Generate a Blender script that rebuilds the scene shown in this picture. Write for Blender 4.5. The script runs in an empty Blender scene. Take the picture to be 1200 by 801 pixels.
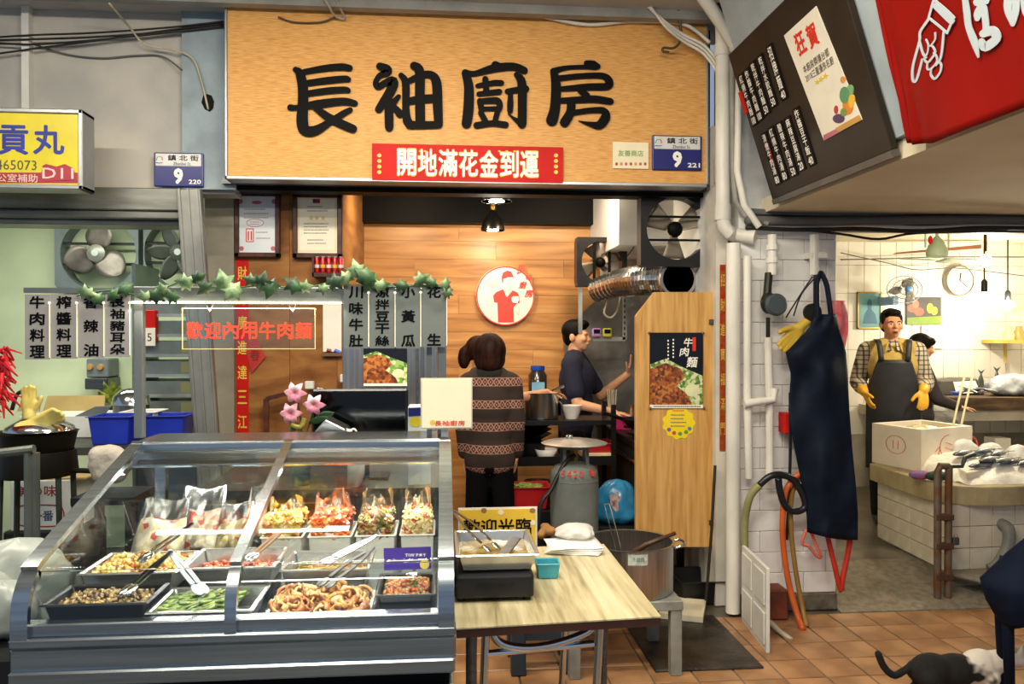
import bpy, bmesh, math, random
from mathutils import Vector, Matrix, Euler
R = math.radians; PI = math.pi
SC = bpy.context.scene; COL = SC.collection
random.seed(7)
# ---------------------------------------------------------------- camera, world, exposure
FPX, CU, CV, HZ, EYE, YAW = 933.0, 600.0, 400.5, 395.0, 1.55, R(5.0)
cam = bpy.data.cameras.new('camera'); cam_o = bpy.data.objects.new('camera', cam); COL.objects.link(cam_o)
cam.sensor_width = 36; cam.lens = FPX / 1200 * 36; cam.clip_start = .05; cam.clip_end = 60
PITCH = math.atan((CV - HZ) / FPX)
cam_o.location = (0, 0, EYE); cam_o.rotation_euler = (PI/2 - PITCH, 0, -YAW)
SC.camera = cam_o
vs = SC.view_settings
vs.view_transform = 'Standard'; vs.look = 'None'; vs.gamma = 1; vs.use_curve_mapping = False; vs.exposure = 0.0
W = bpy.data.worlds.new('world'); SC.world = W; W.use_nodes = True
_bg = W.node_tree.nodes['Background']; _bg.inputs[0].default_value = (.62, .76, 1.0, 1); _bg.inputs[1].default_value = .42
def light(name, kind, loc, power, col=(1, .86, .66), size=.3, rot=(0, 0, 0), size_y=None, spot=None):
    l = bpy.data.lights.new(name, kind); l.energy = power; l.color = col
    if kind == 'AREA':
        l.size = size
        if size_y: l.shape = 'RECTANGLE'; l.size_y = size_y
    else: l.shadow_soft_size = size
    if spot: l.spot_size = spot; l.spot_blend = .6
    o = bpy.data.objects.new(name, l); o.location = loc; o.rotation_euler = rot; COL.objects.link(o); return o
WARM = (1, .80, .55); SOFT = (1, .90, .74); COOL = (.86, .95, 1)
AISLE = [(-.35, 2.75), (.5, 1.9), (-.7, .4), (.8, .2), (-2.1, 2.6)]      # aisle tube lamps; last three added to brighten header and left wall (fixtures below)
for _x, _y in AISLE: light('aisle_lamp_light', 'AREA', (_x, _y, 3.27), 50, SOFT, 1.1, (R(12), 0, 0), .12)
# ---------------------------------------------------------------- pixel -> place
def ray(u, v):
    xc = (u - CU) / FPX; t = -(v - CV) / FPX
    d = Vector((xc, math.cos(PITCH) + t*math.sin(PITCH), t*math.cos(PITCH) - math.sin(PITCH)))
    c, s = math.cos(YAW), math.sin(YAW)
    return Vector((d.x*c + d.y*s, -d.x*s + d.y*c, d.z))
def PY(u, v, y): d = ray(u, v); k = y/d.y; return Vector((d.x*k, y, EYE + d.z*k))
def PZ(u, v, z): d = ray(u, v); k = (z-EYE)/d.z; return Vector((d.x*k, d.y*k, z))
def PX(u, v, x): d = ray(u, v); k = x/d.x; return Vector((x, d.y*k, EYE + d.z*k))
def mpp(y): return y/FPX
# ---------------------------------------------------------------- materials
def lin(h):
    if not isinstance(h, str): return tuple(h)[:3] + (1,)
    h = h.lstrip('#'); o = []
    for i in (0, 2, 4):
        c = int(h[i:i+2], 16)/255; o.append(c/12.92 if c <= .04045 else ((c+.055)/1.055)**2.4)
    return (*o, 1)
MATS = {}
def _new(n):
    m = bpy.data.materials.new(n); m.use_nodes = True; nt = m.node_tree
    return m, nt, nt.nodes['Principled BSDF']
def _coord(nt, scale=(1, 1, 1), kind='Object'):
    tc = nt.nodes.new('ShaderNodeTexCoord'); mp = nt.nodes.new('ShaderNodeMapping'); mp.inputs['Scale'].default_value = scale
    nt.links.new(tc.outputs[kind], mp.inputs[0]); return mp.outputs[0]
def _ramp(nt, fac, cols, pos=None, const=False):
    r = nt.nodes.new('ShaderNodeValToRGB'); e = r.color_ramp.elements
    if const: r.color_ramp.interpolation = 'CONSTANT'
    n = len(cols)
    while len(e) < n: e.new(.5)
    for i, c in enumerate(cols):
        e[i].position = pos[i] if pos else (i/(n if const else max(1, n-1))); e[i].color = lin(c)
    nt.links.new(fac, r.inputs[0]); return r.outputs[0]
def mat(n, col, rough=.5, metal=0, var=.1, scale=6, bump=0, bscale=40, emit=0, trans=0, alpha=1, coat=0, ior=1.45, stretch=(1, 1, 1), sss=0, col2=None, detail=4):
    if n in MATS: return MATS[n]
    m, nt, b = _new(n); c = lin(col)
    b.inputs['Roughness'].default_value = rough; b.inputs['Metallic'].default_value = metal; b.inputs['IOR'].default_value = ior
    if coat: b.inputs['Coat Weight'].default_value = coat; b.inputs['Coat Roughness'].default_value = .1
    if trans: b.inputs['Transmission Weight'].default_value = trans
    if alpha < 1: b.inputs['Alpha'].default_value = alpha
    if sss: b.inputs['Subsurface Weight'].default_value = sss; b.inputs['Subsurface Radius'].default_value = (.012, .005, .003); b.inputs['Subsurface Scale'].default_value = 1
    nz = nt.nodes.new('ShaderNodeTexNoise'); nz.inputs['Scale'].default_value = scale; nz.inputs['Detail'].default_value = detail
    nt.links.new(_coord(nt, stretch), nz.inputs['Vector'])
    d = col2 if col2 else tuple(x*(1-var*1.6) for x in c[:3]); e = col if col2 else tuple(min(1, x*(1+var)) for x in c[:3])
    out = _ramp(nt, nz.outputs[0], [d, e], [.36, .62])
    nt.links.new(out, b.inputs['Base Color'])
    if emit: nt.links.new(out, b.inputs['Emission Color']); b.inputs['Emission Strength'].default_value = emit
    if bump:
        n2 = nt.nodes.new('ShaderNodeTexNoise'); n2.inputs['Scale'].default_value = bscale; n2.inputs['Detail'].default_value = 3
        nt.links.new(_coord(nt, stretch), n2.inputs['Vector'])
        bp = nt.nodes.new('ShaderNodeBump'); bp.inputs['Strength'].default_value = bump; bp.inputs['Distance'].default_value = .01
        nt.links.new(n2.outputs[0], bp.inputs['Height']); nt.links.new(bp.outputs[0], b.inputs['Normal'])
    MATS[n] = m; return m
def wood(n, cols, stretch=(1, 1, 14), scale=3, rough=.45, bump=.05, pos=None):
    if n in MATS: return MATS[n]
    m, nt, b = _new(n); b.inputs['Roughness'].default_value = rough
    oi = nt.nodes.new('ShaderNodeObjectInfo'); ad = nt.nodes.new('ShaderNodeVectorMath'); ad.operation = 'MULTIPLY_ADD'
    ad.inputs[1].default_value = (1, 1, 1)
    cb = nt.nodes.new('ShaderNodeCombineXYZ'); mu = nt.nodes.new('ShaderNodeMath'); mu.operation = 'MULTIPLY'; mu.inputs[1].default_value = 37
    nt.links.new(oi.outputs['Random'], mu.inputs[0])
    for i in range(3): nt.links.new(mu.outputs[0], cb.inputs[i])
    nt.links.new(_coord(nt, stretch), ad.inputs[0]); nt.links.new(cb.outputs[0], ad.inputs[2])
    nz = nt.nodes.new('ShaderNodeTexNoise'); nz.inputs['Scale'].default_value = scale; nz.inputs['Detail'].default_value = 6; nz.inputs['Distortion'].default_value = .35
    nt.links.new(ad.outputs[0], nz.inputs['Vector'])
    out = _ramp(nt, nz.outputs[0], cols, pos or [.3 + .4*i/(len(cols)-1) for i in range(len(cols))])
    nt.links.new(out, b.inputs['Base Color'])
    if bump:
        bp = nt.nodes.new('ShaderNodeBump'); bp.inputs['Strength'].default_value = bump; bp.inputs['Distance'].default_value = .004
        nt.links.new(nz.outputs[0], bp.inputs['Height']); nt.links.new(bp.outputs[0], b.inputs['Normal'])
    MATS[n] = m; return m
def cells(n, cols, scale=60, rough=.4, bump=.3, sss=0, coat=.2, stretch=(1, 1, 1)):
    """speckled food / print colouring: random cell -> palette"""
    if n in MATS: return MATS[n]
    m, nt, b = _new(n); b.inputs['Roughness'].default_value = rough; b.inputs['Coat Weight'].default_value = coat; b.inputs['Coat Roughness'].default_value = .15
    vo = nt.nodes.new('ShaderNodeTexVoronoi'); vo.inputs['Scale'].default_value = scale
    nt.links.new(_coord(nt, stretch), vo.inputs['Vector'])
    sp = nt.nodes.new('ShaderNodeSeparateColor'); nt.links.new(vo.outputs['Color'], sp.inputs[0])
    nt.links.new(_ramp(nt, sp.outputs[0], cols, const=True), b.inputs['Base Color'])
    if bump:
        bp = nt.nodes.new('ShaderNodeBump'); bp.inputs['Strength'].default_value = bump; bp.inputs['Distance'].default_value = .004; bp.invert = True
        nt.links.new(vo.outputs['Distance'], bp.inputs['Height']); nt.links.new(bp.outputs[0], b.inputs['Normal'])
    MATS[n] = m; return m
def glass(n, tint=(.94, .98, .97), alpha=.1, rough=.02):
    """thin pane: mostly see-through with a mirror-like sheen by angle"""
    if n in MATS: return MATS[n]
    m = bpy.data.materials.new(n); m.use_nodes = True; nt = m.node_tree; nt.nodes.clear()
    o = nt.nodes.new('ShaderNodeOutputMaterial'); t = nt.nodes.new('ShaderNodeBsdfTransparent'); g = nt.nodes.new('ShaderNodeBsdfGlossy')
    mx = nt.nodes.new('ShaderNodeMixShader'); fr = nt.nodes.new('ShaderNodeFresnel'); fr.inputs[0].default_value = 1.45
    ad = nt.nodes.new('ShaderNodeMath'); ad.operation = 'ADD'; ad.inputs[1].default_value = alpha; ad.use_clamp = True
    t.inputs[0].default_value = (*tint, 1); g.inputs['Roughness'].default_value = rough
    nt.links.new(fr.outputs[0], ad.inputs[0]); nt.links.new(ad.outputs[0], mx.inputs[0])
    nt.links.new(t.outputs[0], mx.inputs[1]); nt.links.new(g.outputs[0], mx.inputs[2]); nt.links.new(mx.outputs[0], o.inputs[0])
    MATS[n] = m; return m
def emis(n, col, s):
    if n in MATS: return MATS[n]
    m, nt, b = _new(n); b.inputs['Base Color'].default_value = lin(col); b.inputs['Emission Color'].default_value = lin(col); b.inputs['Emission Strength'].default_value = s
    MATS[n] = m; return m
def steel(n='steel', col='#b4b6b4', rough=.28, stretch=(1, 30, 30), var=.1):
    return mat(n, col, rough, 1, var=var, scale=3, bump=.02, bscale=12, stretch=stretch)
# ---------------------------------------------------------------- mesh builder (world coordinates)
class B:
    def __init__(s, mx=None): s.v = []; s.f = []; s.mx = mx
    def add(s, vs, fs):
        n = len(s.v); mx = s.mx
        s.v += [tuple(mx @ Vector(p)) if mx else tuple(p) for p in vs]; s.f += [tuple(i+n for i in f) for f in fs]; return s
    def hexa(s, p):   # 8 corners: bottom 0-3, top 4-7
        return s.add(p, [(3, 2, 1, 0), (4, 5, 6, 7), (0, 1, 5, 4), (1, 2, 6, 5), (2, 3, 7, 6), (3, 0, 4, 7)])
    def box(s, x0, x1, y0, y1, z0, z1):
        return s.hexa([(x0, y0, z0), (x1, y0, z0), (x1, y1, z0), (x0, y1, z0), (x0, y0, z1), (x1, y0, z1), (x1, y1, z1), (x0, y1, z1)])
    def cb(s, c, sx, sy, sz, rot=None):   # centred box
        q = [Vector((a*sx/2, b*sy/2, e*sz/2)) for e in (-1, 1) for a, b in ((-1, -1), (1, -1), (1, 1), (-1, 1))]
        if rot: q = [rot @ w for w in q]
        return s.hexa([Vector(c)+w for w in q])
    def bar(s, a, b, w, h=None, up=(0, 0, 1)):   # square bar from a to b
        a, b = Vector(a), Vector(b); h = h or w; d = (b-a).normalized(); u = Vector(up)
        if abs(d.dot(u)) > .99: u = Vector((0, 1, 0))
        x = d.cross(u).normalized()*w/2; y = x.cross(d).normalized()*h/2
        return s.hexa([a-x-y, a+x-y, a+x+y, a-x+y, b-x-y, b+x-y, b+x+y, b-x+y])
    def tube(s, pts, r, n=8, close=False):
        pts = [Vector(p) for p in pts]; k = len(pts); rs = r if isinstance(r, (list, tuple)) else [r]*k
        ring = []; prev = None; vs = []
        for i, p in enumerate(pts):
            if close: t = pts[(i+1) % k]-pts[i-1]
            else: t = pts[min(i+1, k-1)]-pts[max(i-1, 0)]
            if t.length < 1e-9: t = Vector((0, 0, 1))
            t.normalize()
            if prev is None: a = t.orthogonal().normalized()
            else:
                a = prev - t*prev.dot(t); a = a.normalized() if a.length > 1e-6 else t.orthogonal().normalized()
            prev = a; b = t.cross(a)
            vs += [p+(a*math.cos(2*PI*j/n)+b*math.sin(2*PI*j/n))*rs[i] for j in range(n)]
        fs = []
        for i in range(k if close else k-1):
            i2 = (i+1) % k
            fs += [(i*n+j, i*n+(j+1) % n, i2*n+(j+1) % n, i2*n+j) for j in range(n)]
        if not close: fs += [tuple(range(n))[::-1], tuple(range((k-1)*n, k*n))]
        return s.add(vs, fs)
    def lathe(s, prof, n=24, c=(0, 0, 0), rot=None, sx=1, sy=1):
        vs = []; fs = []
        for r, z in prof:
            for j in range(n):
                p = Vector((r*math.cos(2*PI*j/n)*sx, r*math.sin(2*PI*j/n)*sy, z))
                if rot: p = rot @ p
                vs.append(Vector(c)+p)
        for i in range(len(prof)-1): fs += [(i*n+j, i*n+(j+1) % n, (i+1)*n+(j+1) % n, (i+1)*n+j) for j in range(n)]
        if prof[0][0] > 1e-6: fs.append(tuple(range(n))[::-1])
        if prof[-1][0] > 1e-6: fs.append(tuple(range((len(prof)-1)*n, len(prof)*n)))
        return s.add(vs, fs)
    def ell(s, c, rx, ry=None, rz=None, n=10, m=6, rot=None):
        ry = ry or rx; rz = rz or rx
        vs = [Vector((0, 0, -rz))]
        for i in range(1, m):
            a = -PI/2+PI*i/m
            vs += [Vector((rx*math.cos(a)*math.cos(2*PI*j/n), ry*math.cos(a)*math.sin(2*PI*j/n), rz*math.sin(a))) for j in range(n)]
        vs.append(Vector((0, 0, rz))); L = len(vs)-1
        fs = [(0, 1+(j+1) % n, 1+j) for j in range(n)]
        for i in range(m-2): fs += [(1+i*n+j, 1+i*n+(j+1) % n, 1+(i+1)*n+(j+1) % n, 1+(i+1)*n+j) for j in range(n)]
        fs += [(1+(m-2)*n+j, 1+(m-2)*n+(j+1) % n, L) for j in range(n)]
        if rot: vs = [rot @ v for v in vs]
        return s.add([Vector(c)+v for v in vs], fs)
    def cap(s, a, ra, b, rb, n=12):   # tapered capsule, closed
        a, b = Vector(a), Vector(b); d = (b-a); L = d.length; d.normalize()
        pr = [(0, -ra)]+[(ra*math.cos(t), ra*math.sin(t)) for t in (-1.05, -.5, 0)]+[(rb*math.cos(t), L+rb*math.sin(t)) for t in (0, .5, 1.05)]+[(0, L+rb)]
        q = d.to_track_quat('Z', 'Y').to_matrix()
        return s.lathe([(max(r, 1e-7), z) for r, z in pr], n, a, q)
    def prism(s, pts, y0, y1, frame=None):   # pts in (x,z), thickness along y, or frame(o,x,up): y along -normal
        n = len(pts)
        vs = [Vector((x, y0, z)) for x, z in pts]+[Vector((x, y1, z)) for x, z in pts]
        if frame:
            o, X, U = frame; N = X.cross(U)   # toward the viewer
            vs = [o+X*v.x+U*v.z-N*v.y for v in vs]
        return s.add(vs, [tuple(range(n)), tuple(range(n, 2*n))[::-1]]+[(i, i+n, (i+1) % n+n, (i+1) % n) for i in range(n)])
    def grid(s, fn, nu, nv, thick=0):
        vs = [Vector(fn(i/nu, j/nv)) for j in range(nv+1) for i in range(nu+1)]; w = nu+1
        fs = [(j*w+i, j*w+i+1, (j+1)*w+i+1, (j+1)*w+i) for j in range(nv) for i in range(nu)]
        return s.add(vs, fs)
    def build(s, name, m=None, parent=None, smooth=False, bevel=0, solid=0, sub=0, seg=1, origin=None, bw=None):
        me = bpy.data.meshes.new(name)
        if origin is not None: o0 = Vector(origin)
        elif parent is not None: o0 = Vector(parent.get('o', (0, 0, 0)))
        else:
            xs = [v[0] for v in s.v]; ys = [v[1] for v in s.v]; zs = [v[2] for v in s.v]
            o0 = Vector(((min(xs)+max(xs))/2, (min(ys)+max(ys))/2, min(zs)))
        me.from_pydata([tuple(Vector(v)-o0) for v in s.v], [], s.f)
        bm = bmesh.new(); bm.from_mesh(me)
        bmesh.ops.recalc_face_normals(bm, faces=bm.faces)
        if bevel: bmesh.ops.bevel(bm, geom=[e for e in bm.edges if len(e.link_faces) == 2 and e.calc_face_angle(0) > .5], offset=bevel, segments=seg, affect='EDGES', profile=.5)
        bm.to_mesh(me); bm.free()
        if smooth:
            for p in me.polygons: p.use_smooth = True
            if smooth == 'auto':
                try: me.set_sharp_from_angle(angle=R(40))
                except Exception: pass
        o = bpy.data.objects.new(name, me); COL.objects.link(o)
        if m: me.materials.append(m)
        if solid: md = o.modifiers.new('solid', 'SOLIDIFY'); md.thickness = solid; md.offset = 0
        if sub: md = o.modifiers.new('sub', 'SUBSURF'); md.levels = sub; md.render_levels = sub
        if parent is not None:
            o.parent = parent; ORG[o.name] = o0
            if origin is not None: o.location = o0-Vector(parent.get('o', (0, 0, 0)))
            o['_o'] = tuple(o0); o['o'] = tuple(o0)
        else: o.location = o0; o['o'] = tuple(o0)
        return o
ORG = {}
def tag(o, label, cat, group=None, kind=None):
    if kind: o['kind'] = kind
    if label: o['label'] = label
    if cat: o['category'] = cat
    if group: o['group'] = group
    return o
def T(name, label, cat, loc, group=None):
    o = bpy.data.objects.new(name, None); o.empty_display_size = .05; COL.objects.link(o); o.location = loc; o['o'] = tuple(loc)
    return tag(o, label, cat, group)
def structure(o): o['kind'] = 'structure'; return o
def kid(o, parent):   # adopt an object built in world coordinates
    o.parent = parent; o.location = Vector(o.location)-Vector(parent.get('o', (0, 0, 0))); return o
def share(src, name, loc, parent=None, rot=None):   # another piece with the same mesh data (world loc)
    o = src.copy(); o.name = name; COL.objects.link(o); o.parent = parent
    o.location = Vector(loc)-(Vector(parent['o']) if parent is not None else Vector((0, 0, 0)))
    if rot: o.rotation_euler = rot
    o['o'] = tuple(loc); return o
# ---------------------------------------------------------------- lettering
def glyphs(s, vertical=False, bold=0, spacing=1.0, line=1.0):
    c = bpy.data.curves.new('g', 'FONT'); c.body = '\n'.join(s) if vertical else s; c.align_x = 'CENTER'
    c.resolution_u = 2; c.offset = bold; c.space_character = spacing; c.space_line = line; c.fill_mode = 'FRONT'
    o = bpy.data.objects.new('g', c); COL.objects.link(o)
    dg = bpy.context.evaluated_depsgraph_get(); dg.update()
    me = bpy.data.meshes.new_from_object(o.evaluated_get(dg)); bpy.data.objects.remove(o); bpy.data.curves.remove(c)
    vs = [v.co.copy() for v in me.vertices]; fs = [tuple(p.vertices) for p in me.polygons]; bpy.data.meshes.remove(me)
    return vs, fs
XF = Vector((1, 0, 0)); UP = Vector((0, 0, 1))
def text(s, c, m, parent, w=None, h=None, X=XF, U=UP, vertical=False, bold=0, lift=.0015, name='lettering', spacing=1.0, line=1.0, shear=0):
    vs, fs = glyphs(s, vertical, 0, spacing, line)
    x0 = min(v.x for v in vs)-bold; x1 = max(v.x for v in vs)+bold; y0 = min(v.y for v in vs)-bold; y1 = max(v.y for v in vs)+bold
    kx = w/(x1-x0) if w else None; ky = h/(y1-y0) if h else None
    kx = kx or ky; ky = ky or kx
    N = X.cross(U); c = Vector(c); b = B()
    offs = [(0, 0)] if not bold else [(bold*math.cos(PI*(q+.5)/3), bold*math.sin(PI*(q+.5)/3)) for q in range(6)]
    for q, (dx, dy) in enumerate(offs):
        b.add([c+X*(((v.x+dx-(x0+x1)/2)+shear*(v.y+dy-(y0+y1)/2))*kx)+U*((v.y+dy-(y0+y1)/2)*ky)+N*(lift+q*.00002) for v in vs], fs)
    return b.build(name, m, parent)
def strokes(b, strs, fn, t0=0, t1=.004, n=10, wk=1.0):
    """brush strokes: polylines of (x, y_down, width) as round-ended solid ribbons; fn(x, y, depth) -> place on a surface"""
    for si, st in enumerate(strs):
        t1 = t1+.00012; q = []
        for i in range(len(st)-1):
            p0, p1, p2, p3 = st[max(i-1, 0)], st[i], st[i+1], st[min(i+2, len(st)-1)]
            for j in range(5):
                t = j/5
                q.append([.5*((2*b1)+(-a+c_)*t+(2*a-5*b1+4*c_-d)*t*t+(-a+3*b1-3*c_+d)*t**3) for a, b1, c_, d in zip(p0, p1, p2, p3)])
        q.append(list(st[-1])); m = len(q); vs = []; fs = []; L = []
        for i, p in enumerate(q):
            a, c_ = q[max(i-1, 0)], q[min(i+1, m-1)]
            dx, dy = c_[0]-a[0], c_[1]-a[1]; l = math.hypot(dx, dy) or 1; w = p[2]*wk/2
            L.append((p[0]-dy/l*w, p[1]+dx/l*w, p[0]+dy/l*w, p[1]-dx/l*w))
        for d in (t0, t1):
            for lx, ly, rx, ry in L: vs += [fn(lx, ly, d), fn(rx, ry, d)]
        o2 = 2*m
        for i in range(m-1):
            a = 2*i
            fs += [(o2+a, o2+a+1, o2+a+3, o2+a+2), (a, a+2, a+3, a+1), (a, o2+a, o2+a+2, a+2), (a+1, a+3, o2+a+3, o2+a+1)]
        b.add(vs, fs)
        for p in (q[0], q[-1]):
            r = p[2]*wk/2
            ring = [(p[0]+r*math.cos(2*PI*j/n), p[1]+r*math.sin(2*PI*j/n)) for j in range(n)]
            b.add([fn(x, y, t0) for x, y in ring]+[fn(x, y, t1-.00005) for x, y in ring], [tuple(range(n, 2*n)), tuple(range(n))[::-1]]+[(j, (j+1) % n, (j+1) % n+n, j+n) for j in range(n)])
    return b
def blob(b, pts, fn, t0=0, t1=.001):
    """flat filled outline (x, y_down) on a surface"""
    n = len(pts); return b.add([fn(x, y, t0) for x, y in pts]+[fn(x, y, t1) for x, y in pts], [tuple(range(n, 2*n))]+[(j, (j+1) % n, (j+1) % n+n, j+n) for j in range(n)])
def disc(cx, cy, rx, ry=None, n=14): return [(cx+rx*math.cos(2*PI*i/n), cy+(ry or rx)*math.sin(2*PI*i/n)) for i in range(n)]
def onY(y, x0=0, y0=0, k=1.0): return lambda x, yy, d: PY(x0+x/k, y0+yy/k, y-d)
def onP(o, N, x0=0, y0=0, k=1.0):
    def f(x, y, d):
        r = ray(x0+x/k, y0+y/k); c = Vector((0, 0, EYE)); t = (o-c).dot(N)/r.dot(N); return c+r*t+N*d
    return f
# ---------------------------------------------------------------- common shapes
def card(name, label, cat, u0, u1, v0, v1, y, m, th=.004, parent=None):
    """thin upright card facing the aisle, spanned by two pixel corners on the plane Y=y"""
    a = PY(u0, v1, y); c = PY(u1, v0, y); b = B().box(a.x, c.x, y, y+th, a.z, c.z)
    if parent is not None: return b.build(name, m, parent), a, c
    r = T(name, label, cat, ((a.x+c.x)/2, y+th/2, a.z)); o = b.build('board', m, r)
    return r, a, c
def arc(c, r, a0, a1, n, ax=(1, 0, 0), ay=(0, 0, 1)):
    c = Vector(c); ax = Vector(ax); ay = Vector(ay)
    return [c+ax*(r*math.cos(a0+(a1-a0)*i/n))+ay*(r*math.sin(a0+(a1-a0)*i/n)) for i in range(n+1)]
def spline(pts, n=6):
    pts = [Vector(p) for p in pts]; out = []
    for i in range(len(pts)-1):
        p0, p1, p2, p3 = pts[max(i-1, 0)], pts[i], pts[i+1], pts[min(i+2, len(pts)-1)]
        for j in range(n):
            t = j/n; out.append(.5*((2*p1)+(-p0+p2)*t+(2*p0-5*p1+4*p2-p3)*t*t+(-p0+3*p1-3*p2+p3)*t**3))
    out.append(pts[-1]); return out
def cable(label, pts, r, m, cat='cable', name='cable', group=None, n=6):
    return tag(B().tube(spline(pts, 5), r, n).build(name, m, smooth=True), label, cat, group)
def remesh(b, name, m, parent, voxel=.008, smooth=4, dec=0):
    o = b.build(name, m, parent, smooth=False)
    md = o.modifiers.new('r', 'REMESH'); md.mode = 'VOXEL'; md.voxel_size = voxel; md.use_smooth_shade = True
    if smooth: s = o.modifiers.new('s', 'SMOOTH'); s.iterations = smooth; s.factor = .5
    if dec: s = o.modifiers.new('d', 'DECIMATE'); s.ratio = dec
    dg = bpy.context.evaluated_depsgraph_get(); dg.update()
    me = bpy.data.meshes.new_from_object(o.evaluated_get(dg)); old = o.data; o.modifiers.clear(); o.data = me; bpy.data.meshes.remove(old)
    for p in me.polygons: p.use_smooth = True
    if m and not me.materials: me.materials.append(m)
    return o
# ================================================================ palette
WHITE = mat('white_paint', '#d9d8d2', .55, var=.08, scale=3, bump=.05)
WHITEPIPE = mat('white_pipe', '#dcd9cd', .4, var=.1, scale=5, stretch=(1, 1, .4))
PAPER = mat('paper', '#efeadb', .7, var=.03)
CREAM = mat('cream', '#efe4c2', .6, var=.04)
BLACK = mat('black_paint', '#0b0a09', .55, var=.15)
BLACKP = mat('black_plastic', '#17181a', .35, var=.1)
INK = mat('ink', '#0a0909', .6, var=.02)
RED = mat('red_paint', '#c3201c', .45, var=.06)
REDPRINT = mat('red_print', '#d8392b', .5, var=.04)
GOLD = mat('gold_print', '#e6c04a', .45, var=.1)
NAVY = mat('navy_plate', '#1d2470', .35, var=.04)
STEEL = steel(); STEELV = steel('steel_upright', stretch=(30, 30, 1)); STEELC = steel('steel_case', '#a6b0b5', .24)  # case steel: bluish daylight reflection tinted into its base colour
STEELD = steel('steel_dark', '#6d6f6e', .4); CHROME = steel('chrome', '#cfd2d2', .12, (1, 1, 1), .03)
ALU = mat('aluminium', '#b4b7b8', .4, .85, var=.05)
GLASS = glass('pane_glass', alpha=.03)
FILM = glass('plastic_film', (.97, .98, .97), .05, .25)
CABLEB = mat('cable_black', '#1b1a19', .5); CABLEG = mat('cable_grey', '#5f5f5c', .5); CABLEW = mat('cable_white', '#dedbd0', .45)
# ================================================================ setting
fl = B().box(-5, 7, -1.5, 9, -.08, -.006).build('floor', mat('concrete', '#7b7263', .35, var=.35, scale=2.2, bump=.25, bscale=25, col2='#4d463b'))
structure(fl); fl['o'] = tuple(fl.location)
TILE = mat('quarry_tile', '#ad8159', .3, var=.25, scale=4, bump=.06, col2='#86603f')
TS = .2; src = None
for i in range(20):
    for j in range(13):
        x, y = -.35+i*TS, 1.79+j*TS
        loc = (x, y, -.006)
        if src is None: src = B().box(x-.0965, x+.0965, y-.0965, y+.0965, -.006, .0).build('tile', TILE, fl, bevel=.003, origin=loc)
        else: share(src, 'tile', loc, fl, (random.uniform(-.004, .004), random.uniform(-.004, .004), PI/2*random.randint(0, 3)))
# raised wet kerb in front of the kitchen opening
structure(B().box(.98, 1.5, 3.6, 4.3, -.006, .012).build('trim_1', mat('dirty_ground', '#3a332b', .4, var=.5, scale=6, bump=.4, col2='#15120f'), bevel=.006))
structure(B().box(-5, 7, -.6, 4.95, 3.41, 3.5).build('ceiling', mat('ceiling_metal', '#b9b7b0', .5, var=.08, scale=2)))
structure(B().box(-5, 1.62, 4.44, 4.5, 3.36, 3.41).build('trim_2', mat('beam_grey', '#8f908c', .45, var=.1)))
# left facade above the roller shutter
WL = mat('wall_left_paint', '#bdb9b0', .7, var=.1, scale=2.5, bump=.1, col2='#a6a5a1')
structure(B().box(-5, -1.2, 4.75, 4.9, 2.38, 3.41).build('wall_left', WL))
BLUEW = mat('blue_grey_paint', '#8b9ba3', .55, var=.12, scale=5, bump=.1)
a = PY(213, 30, 4.70); b_ = PY(266, 222, 4.70)
structure(B().box(a.x, b_.x+.05, 4.70, 4.8, b_.z, 3.41).build('wall_facade_pier', BLUEW))
a = PY(27, 30, 4.72); b_ = PY(36, 130, 4.72)
structure(B().box(a.x, b_.x, 4.70, 4.76, 2.4, 3.41).build('trim_3', WHITE))
# roller shutter housing
SH = mat('shutter_metal', '#80827b', .42, .5, var=.15, scale=3, stretch=(1, 1, 8))
a = PY(0, 255, 4.68); b_ = PY(0, 222, 4.68)
g = B().box(-5, -1.42, 4.66, 4.9, a.z+.05, b_.z+.02).box(-5, -1.42, 4.64, 4.9, a.z, a.z+.04).box(-5, -1.42, 4.7, 4.9, a.z-.03, a.z)
structure(g.build('trim_4', SH, bevel=.006))
# left shop interior
GREEN = mat('green_wall_paint', '#cfdcb6', .6, var=.06, scale=2, bump=.04)
structure(B().box(-5, -1.3, 6.1, 6.2, 0, 2.7).build('wall_left_shop', GREEN))
structure(B().box(-5.0, -4.9, 4.9, 6.2, 0, 2.7).build('wall_left_shop_side', GREEN))
structure(B().box(-5, -1.2, 4.9, 6.2, 2.6, 2.7).build('ceiling_left_shop', WHITE))
# pier between the shops
PIER = mat('pier_paint', '#8c8675', .55, var=.12, scale=5, bump=.06)
a = PY(240, 300, 4.98); b_ = PY(274, 300, 4.98)
structure(B().box(a.x, b_.x, 4.98, 5.1, 0, 3.41).build('wall_pier', PIER))
structure(B().box(a.x, a.x+.06, 5.1, 6.2, 0, 2.6).build('wall_pier_back', GREEN))
# leaning shutter guide
rail = T('shutter_guide_rail', 'grey metal shutter guide rail beside the olive pier', 'rail', PY(228, 560, 4.6))
p0 = PY(222, 222, 4.62); p1 = PY(243, 512, 4.62); p1 = p0+(p1-p0)*(p0.z/(p0.z-p1.z))
RAILM = mat('rail_metal', '#8c8d88', .4, .6, var=.1)
B().bar(p1, p0, .13, .05, (0, 1, 0)).build('channel', RAILM, rail, bevel=.004)
for dx in (-.048, 0, .048): B().bar(p1+Vector((dx, -.028, 0)), p0+Vector((dx, -.028, 0)), .010, .012, (0, 1, 0)).build('rib', RAILM, rail)
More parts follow.
